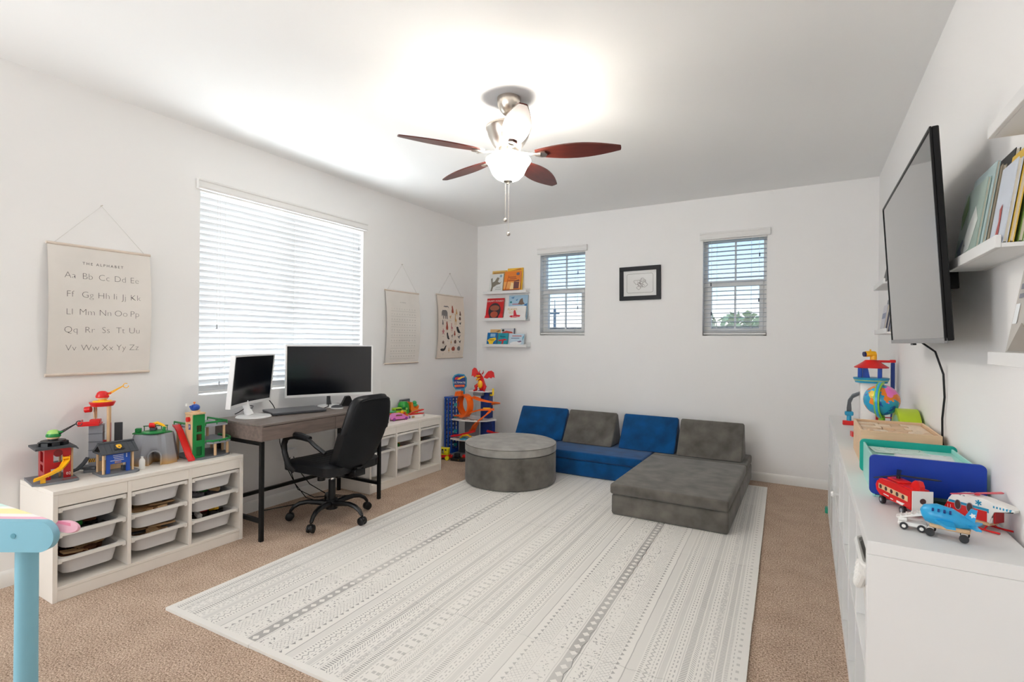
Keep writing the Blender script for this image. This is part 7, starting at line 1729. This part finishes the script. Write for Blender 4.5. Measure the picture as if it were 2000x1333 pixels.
for ri, (yy, n, kd) in enumerate(rows_):
    for k in range(n):
        w_ = 0.268 / n; xx = -0.134 + w_ * (k + 0.5)
        m = MB()
        if kd == 'cylinder': m.cyl((0, -0.026, 0.021), (0, 0.026, 0.021), 0.021, 18)
        else: m.box((0, 0, 0.0155), (w_ - 0.004, 0.058, 0.031), 0.0025, 2)
        if (ri, k) == (2, 1): m.bm.free(); continue
        o = m.build('wooden_block', BEE2 if (ri + k) % 2 else BEE); o.location = (0.370 + xx, 3.085 + yy, ZK + 0.1185)
        tag(o, 'pale wooden %s in the tray, %s, %s from the left' % ('cylinder' if kd == 'cylinder' else 'brick', rn[ri], cnm[k]), 'wooden block', 'wooden blocks in the beech tray')

# rainbow arch stacker
rb = thing('rainbow_stacker', 'green wooden rainbow arch stacker against the wall behind the block tray', 'toy arch', (0.479, 3.520, ZK))
for k, c_ in enumerate(((176, 202, 30), (150, 206, 150), (36, 158, 140), (120, 206, 170), (226, 216, 150))):
    r0 = 0.205 - 0.036 * k; r1 = r0 - 0.034
    m = MB(); n = 30; pts = [(r0 * cos(pi * i / n), r0 * sin(pi * i / n)) for i in range(n + 1)] + [(r1 * cos(pi - pi * i / n), r1 * sin(pi - pi * i / n)) for i in range(n + 1)]
    m.prism(pts, 0.094, Matrix(((0, 0, 1, -0.047), (1, 0, 0, 0), (0, 1, 0, 0), (0, 0, 0, 1)))); m.build('arch', mat('arch_%d' % k, c_, 0.45, var=(10, 0.05)), rb)

# globe
gl = thing('toy_globe', "child's globe with bright continents on a green arc stand", 'globe', (0.375, 3.60, ZK))
GC = Vector((0, 0, 0.240)); GR = 0.088
def globe_material():
    m = bpy.data.materials.new('globe_map'); m.use_nodes = True; t = m.node_tree; b = t.nodes['Principled BSDF']
    tc = t.nodes.new('ShaderNodeTexCoord'); n = t.nodes.new('ShaderNodeTexNoise'); n.inputs['Scale'].default_value = 13; n.inputs['Detail'].default_value = 4
    n2 = t.nodes.new('ShaderNodeTexNoise'); n2.inputs['Scale'].default_value = 9; mp = t.nodes.new('ShaderNodeMapping'); mp.inputs['Location'].default_value = (0.37, 0.2, 0.9)
    t.links.new(tc.outputs['Object'], n.inputs['Vector']); t.links.new(tc.outputs['Object'], mp.inputs[0]); t.links.new(mp.outputs[0], n2.inputs['Vector'])
    r = t.nodes.new('ShaderNodeValToRGB'); r.color_ramp.interpolation = 'CONSTANT'; e = r.color_ramp.elements
    e[0].position = 0.0; e[0].color = lin((30, 90, 190)); e[1].position = 0.36; e[1].color = lin((36, 160, 206)); 
    r2 = t.nodes.new('ShaderNodeValToRGB'); r2.color_ramp.interpolation = 'CONSTANT'; e2 = r2.color_ramp.elements
    e2[0].position = 0.0; e2[0].color = lin((232, 110, 190)); e2[1].position = 0.41; e2[1].color = lin((236, 130, 40)); x = e2.new(0.62); x.color = lin((240, 206, 80))
    t.links.new(n.outputs[0], r.inputs[0]); t.links.new(n2.outputs[0], r2.inputs[0])
    sp = t.nodes.new('ShaderNodeSeparateXYZ'); t.links.new(tc.outputs['Object'], sp.inputs[0])
    ad = t.nodes.new('ShaderNodeMath'); ad.operation = 'MULTIPLY_ADD'; ad.inputs[1].default_value = 1.1; t.links.new(sp.outputs[2], ad.inputs[0]); t.links.new(n.outputs[0], ad.inputs[2])
    gt = t.nodes.new('ShaderNodeMath'); gt.operation = 'GREATER_THAN'; gt.inputs[1].default_value = 0.515; t.links.new(ad.outputs[0], gt.inputs[0])
    mx = t.nodes.new('ShaderNodeMix'); mx.data_type = 'RGBA'; t.links.new(gt.outputs[0], mx.inputs[0]); t.links.new(r.outputs[0], mx.inputs[6]); t.links.new(r2.outputs[0], mx.inputs[7])
    t.links.new(mx.outputs[2], b.inputs['Base Color']); b.inputs['Roughness'].default_value = 0.22; b.inputs['Coat Weight'].default_value = 0.3
    return m
m = MB(); m.ball((0, 0, 0), GR, 40); o = m.build('ball', globe_material(), gl, smooth=60); o.location = GC
m = MB(); n = 22; ax = RZ(radians(-20))
def arc(r0, r1, w_):
    bm = m.bm; rows = []
    for i in range(n + 1):
        a = radians(-100) + radians(195) * i / n
        rows.append([bm.verts.new(GC + (ax @ Vector((-s * 0 + rr * 0.0 + ss, -rr * cos(a), rr * sin(a))))) for rr, ss, s in ((r0, -w_, 0), (r0, w_, 0), (r1, w_, 0), (r1, -w_, 0))])
    for A, B in zip(rows, rows[1:]):
        for k in range(4): bm.faces.new((A[k], A[(k + 1) % 4], B[(k + 1) % 4], B[k]))
    bm.faces.new(rows[0]); bm.faces.new(rows[-1][::-1])
arc(GR + 0.003, GR + 0.015, 0.0125); m.build('arc_stand', mat('apple_green_plastic', (134, 200, 44), 0.3, var=(20, 0.03)), gl)
m = MB(); arc(GR + 0.0152, GR + 0.0175, 0.006); m.build('arc_inlay', SKY, gl)
m = MB(); m.cyl((0.0, -0.014, 0.095), (0.0, -0.018, GC.z - GR - 0.008), 0.016, 14); m.build('stem', mat('apple_green_plastic', (134, 200, 44)), gl)
m = MB(); m.lathe([(0, 0), (0.048, 0), (0.050, 0.008), (0.044, 0.04), (0.032, 0.08), (0.026, 0.096), (0, 0.098)], 32); m.build('base', WHT, gl)

# lookout tower
lo = thing('toy_lookout_tower', 'white and red toy lookout tower with a yellow periscope behind the globe', 'toy tower', (0.385, 4.26, ZK))
m = MB(); m.bx(-0.065, 0.055, -0.05, 0.05, 0, 0.296, 0.006, 2); m.build('tower_body', WHT, lo)
m = MB(); m.lathe([(0, 0.2965), (0.092, 0.2965), (0.094, 0.308), (0.100, 0.311), (0, 0.311)], 28); m.build('platform', TEAL, lo)
m = MB(); m.lathe([(0, 0.3112), (0.098, 0.3112), (0.098, 0.316), (0, 0.316)], 28); m.build('yellow_band', mat('straw_plastic', (206, 214, 110), 0.4, var=(20, 0.03)), lo)
m = MB(); m.lathe([(0, 0.3162), (0.100, 0.3162), (0.105, 0.328), (0.100, 0.332), (0, 0.332)], 28); m.build('deck_rim', TEAL, lo)
for xx, yy in ((-0.07, -0.045), (-0.045, 0.055), (0.04, -0.06), (0.055, 0.045)):
    m = MB(); m.bx(xx - 0.010, xx + 0.010, yy - 0.010, yy + 0.010, 0.3322, 0.398); m.build('cabin_post', BLUP, lo)
m = MB(); m.prism([(-0.052, 0.3322), (-0.010, 0.3322), (-0.022, 0.397), (-0.052, 0.397)], 0.02, TR(0, -0.02, 0) @ RX(pi / 2)); m.build('cabin_seat', BLUP, lo)
m = MB(); m.lathe([(0.0, 0.398), (0.098, 0.398), (0.100, 0.404), (0.070, 0.424), (0.044, 0.444), (0.036, 0.452), (0, 0.454)], 28); m.bx(0.03, 0.105, -0.012, 0.012, 0.436, 0.452, 0.003, 1); m.build('roof', REDP, lo)
m = MB(); m.bx(0.108, 0.130, -0.012, 0.012, 0.0, 0.436, 0.003, 1); m.build('lift_mast', NAVY, lo)
m = MB(); m.bx(0.102, 0.134, -0.016, 0.016, 0.4365, 0.456, 0.003, 1); m.build('mast_head', REDP, lo)
m = MB(); m.cyl((0.012, 0.0, 0.454), (0.012, 0.0, 0.495), 0.020, 16); m.tube([(0.02, 0.0, 0.492), (-0.01, -0.012, 0.495), (-0.035, -0.022, 0.492)], 0.02, 12); m.bx(-0.012, -0.002, -0.02, -0.005, 0.512, 0.525, 0.002, 1); m.build('periscope', YEL, lo)
m = MB(); m.cyl((-0.035, -0.022, 0.492), (-0.046, -0.027, 0.491), 0.017, 16); sc_ = m.build('periscope_lens', mat('lens_navy', (40, 44, 100), 0.15, var=(20, 0.02)), lo)
m = MB(); m.strip([(-0.066, -0.03, 0.235), (-0.11, -0.035, 0.215), (-0.135, -0.04, 0.175), (-0.142, -0.045, 0.12), (-0.142, -0.045, 0.095)], [(-0.066, 0.02, 0.215), (-0.10, 0.01, 0.195), (-0.115, -0.005, 0.16), (-0.112, -0.02, 0.115), (-0.112, -0.02, 0.095)], 0.012); m.build('slide', GRYP, lo)
m = MB(); m.box((-0.127, -0.033, 0.080), (0.05, 0.04, 0.028), 0.005, 1); m.cyl((-0.127, -0.033, 0.030), (-0.127, -0.033, 0.066), 0.014, 12); m.build('slide_stop', TEAL, lo)
m = MB(); m.bx(-0.165, -0.07, -0.055, -0.02, 0.0, 0.030, 0.003, 1); m.build('slide_foot', REDP, lo)
m = MB(); m.bx(0.02, 0.05, -0.085, -0.06, 0.03, 0.10, 0.003, 1); m.bx(0.05, 0.12, -0.08, -0.072, 0.07, 0.076); m.build('lift_crank', RED, lo)
o = MB().prism([(-0.03, -0.02), (0.03, -0.02), (0.04, 0.0), (0.02, 0.025), (-0.02, 0.025)], 0.03).build('toy_red_boat', REDP); o.location = (0.262, 3.72, ZK); o.rotation_euler = (0, 0, 0.4); tag(o, 'small red toy piece at the front edge of the white shelf beside the block tray', 'toy')
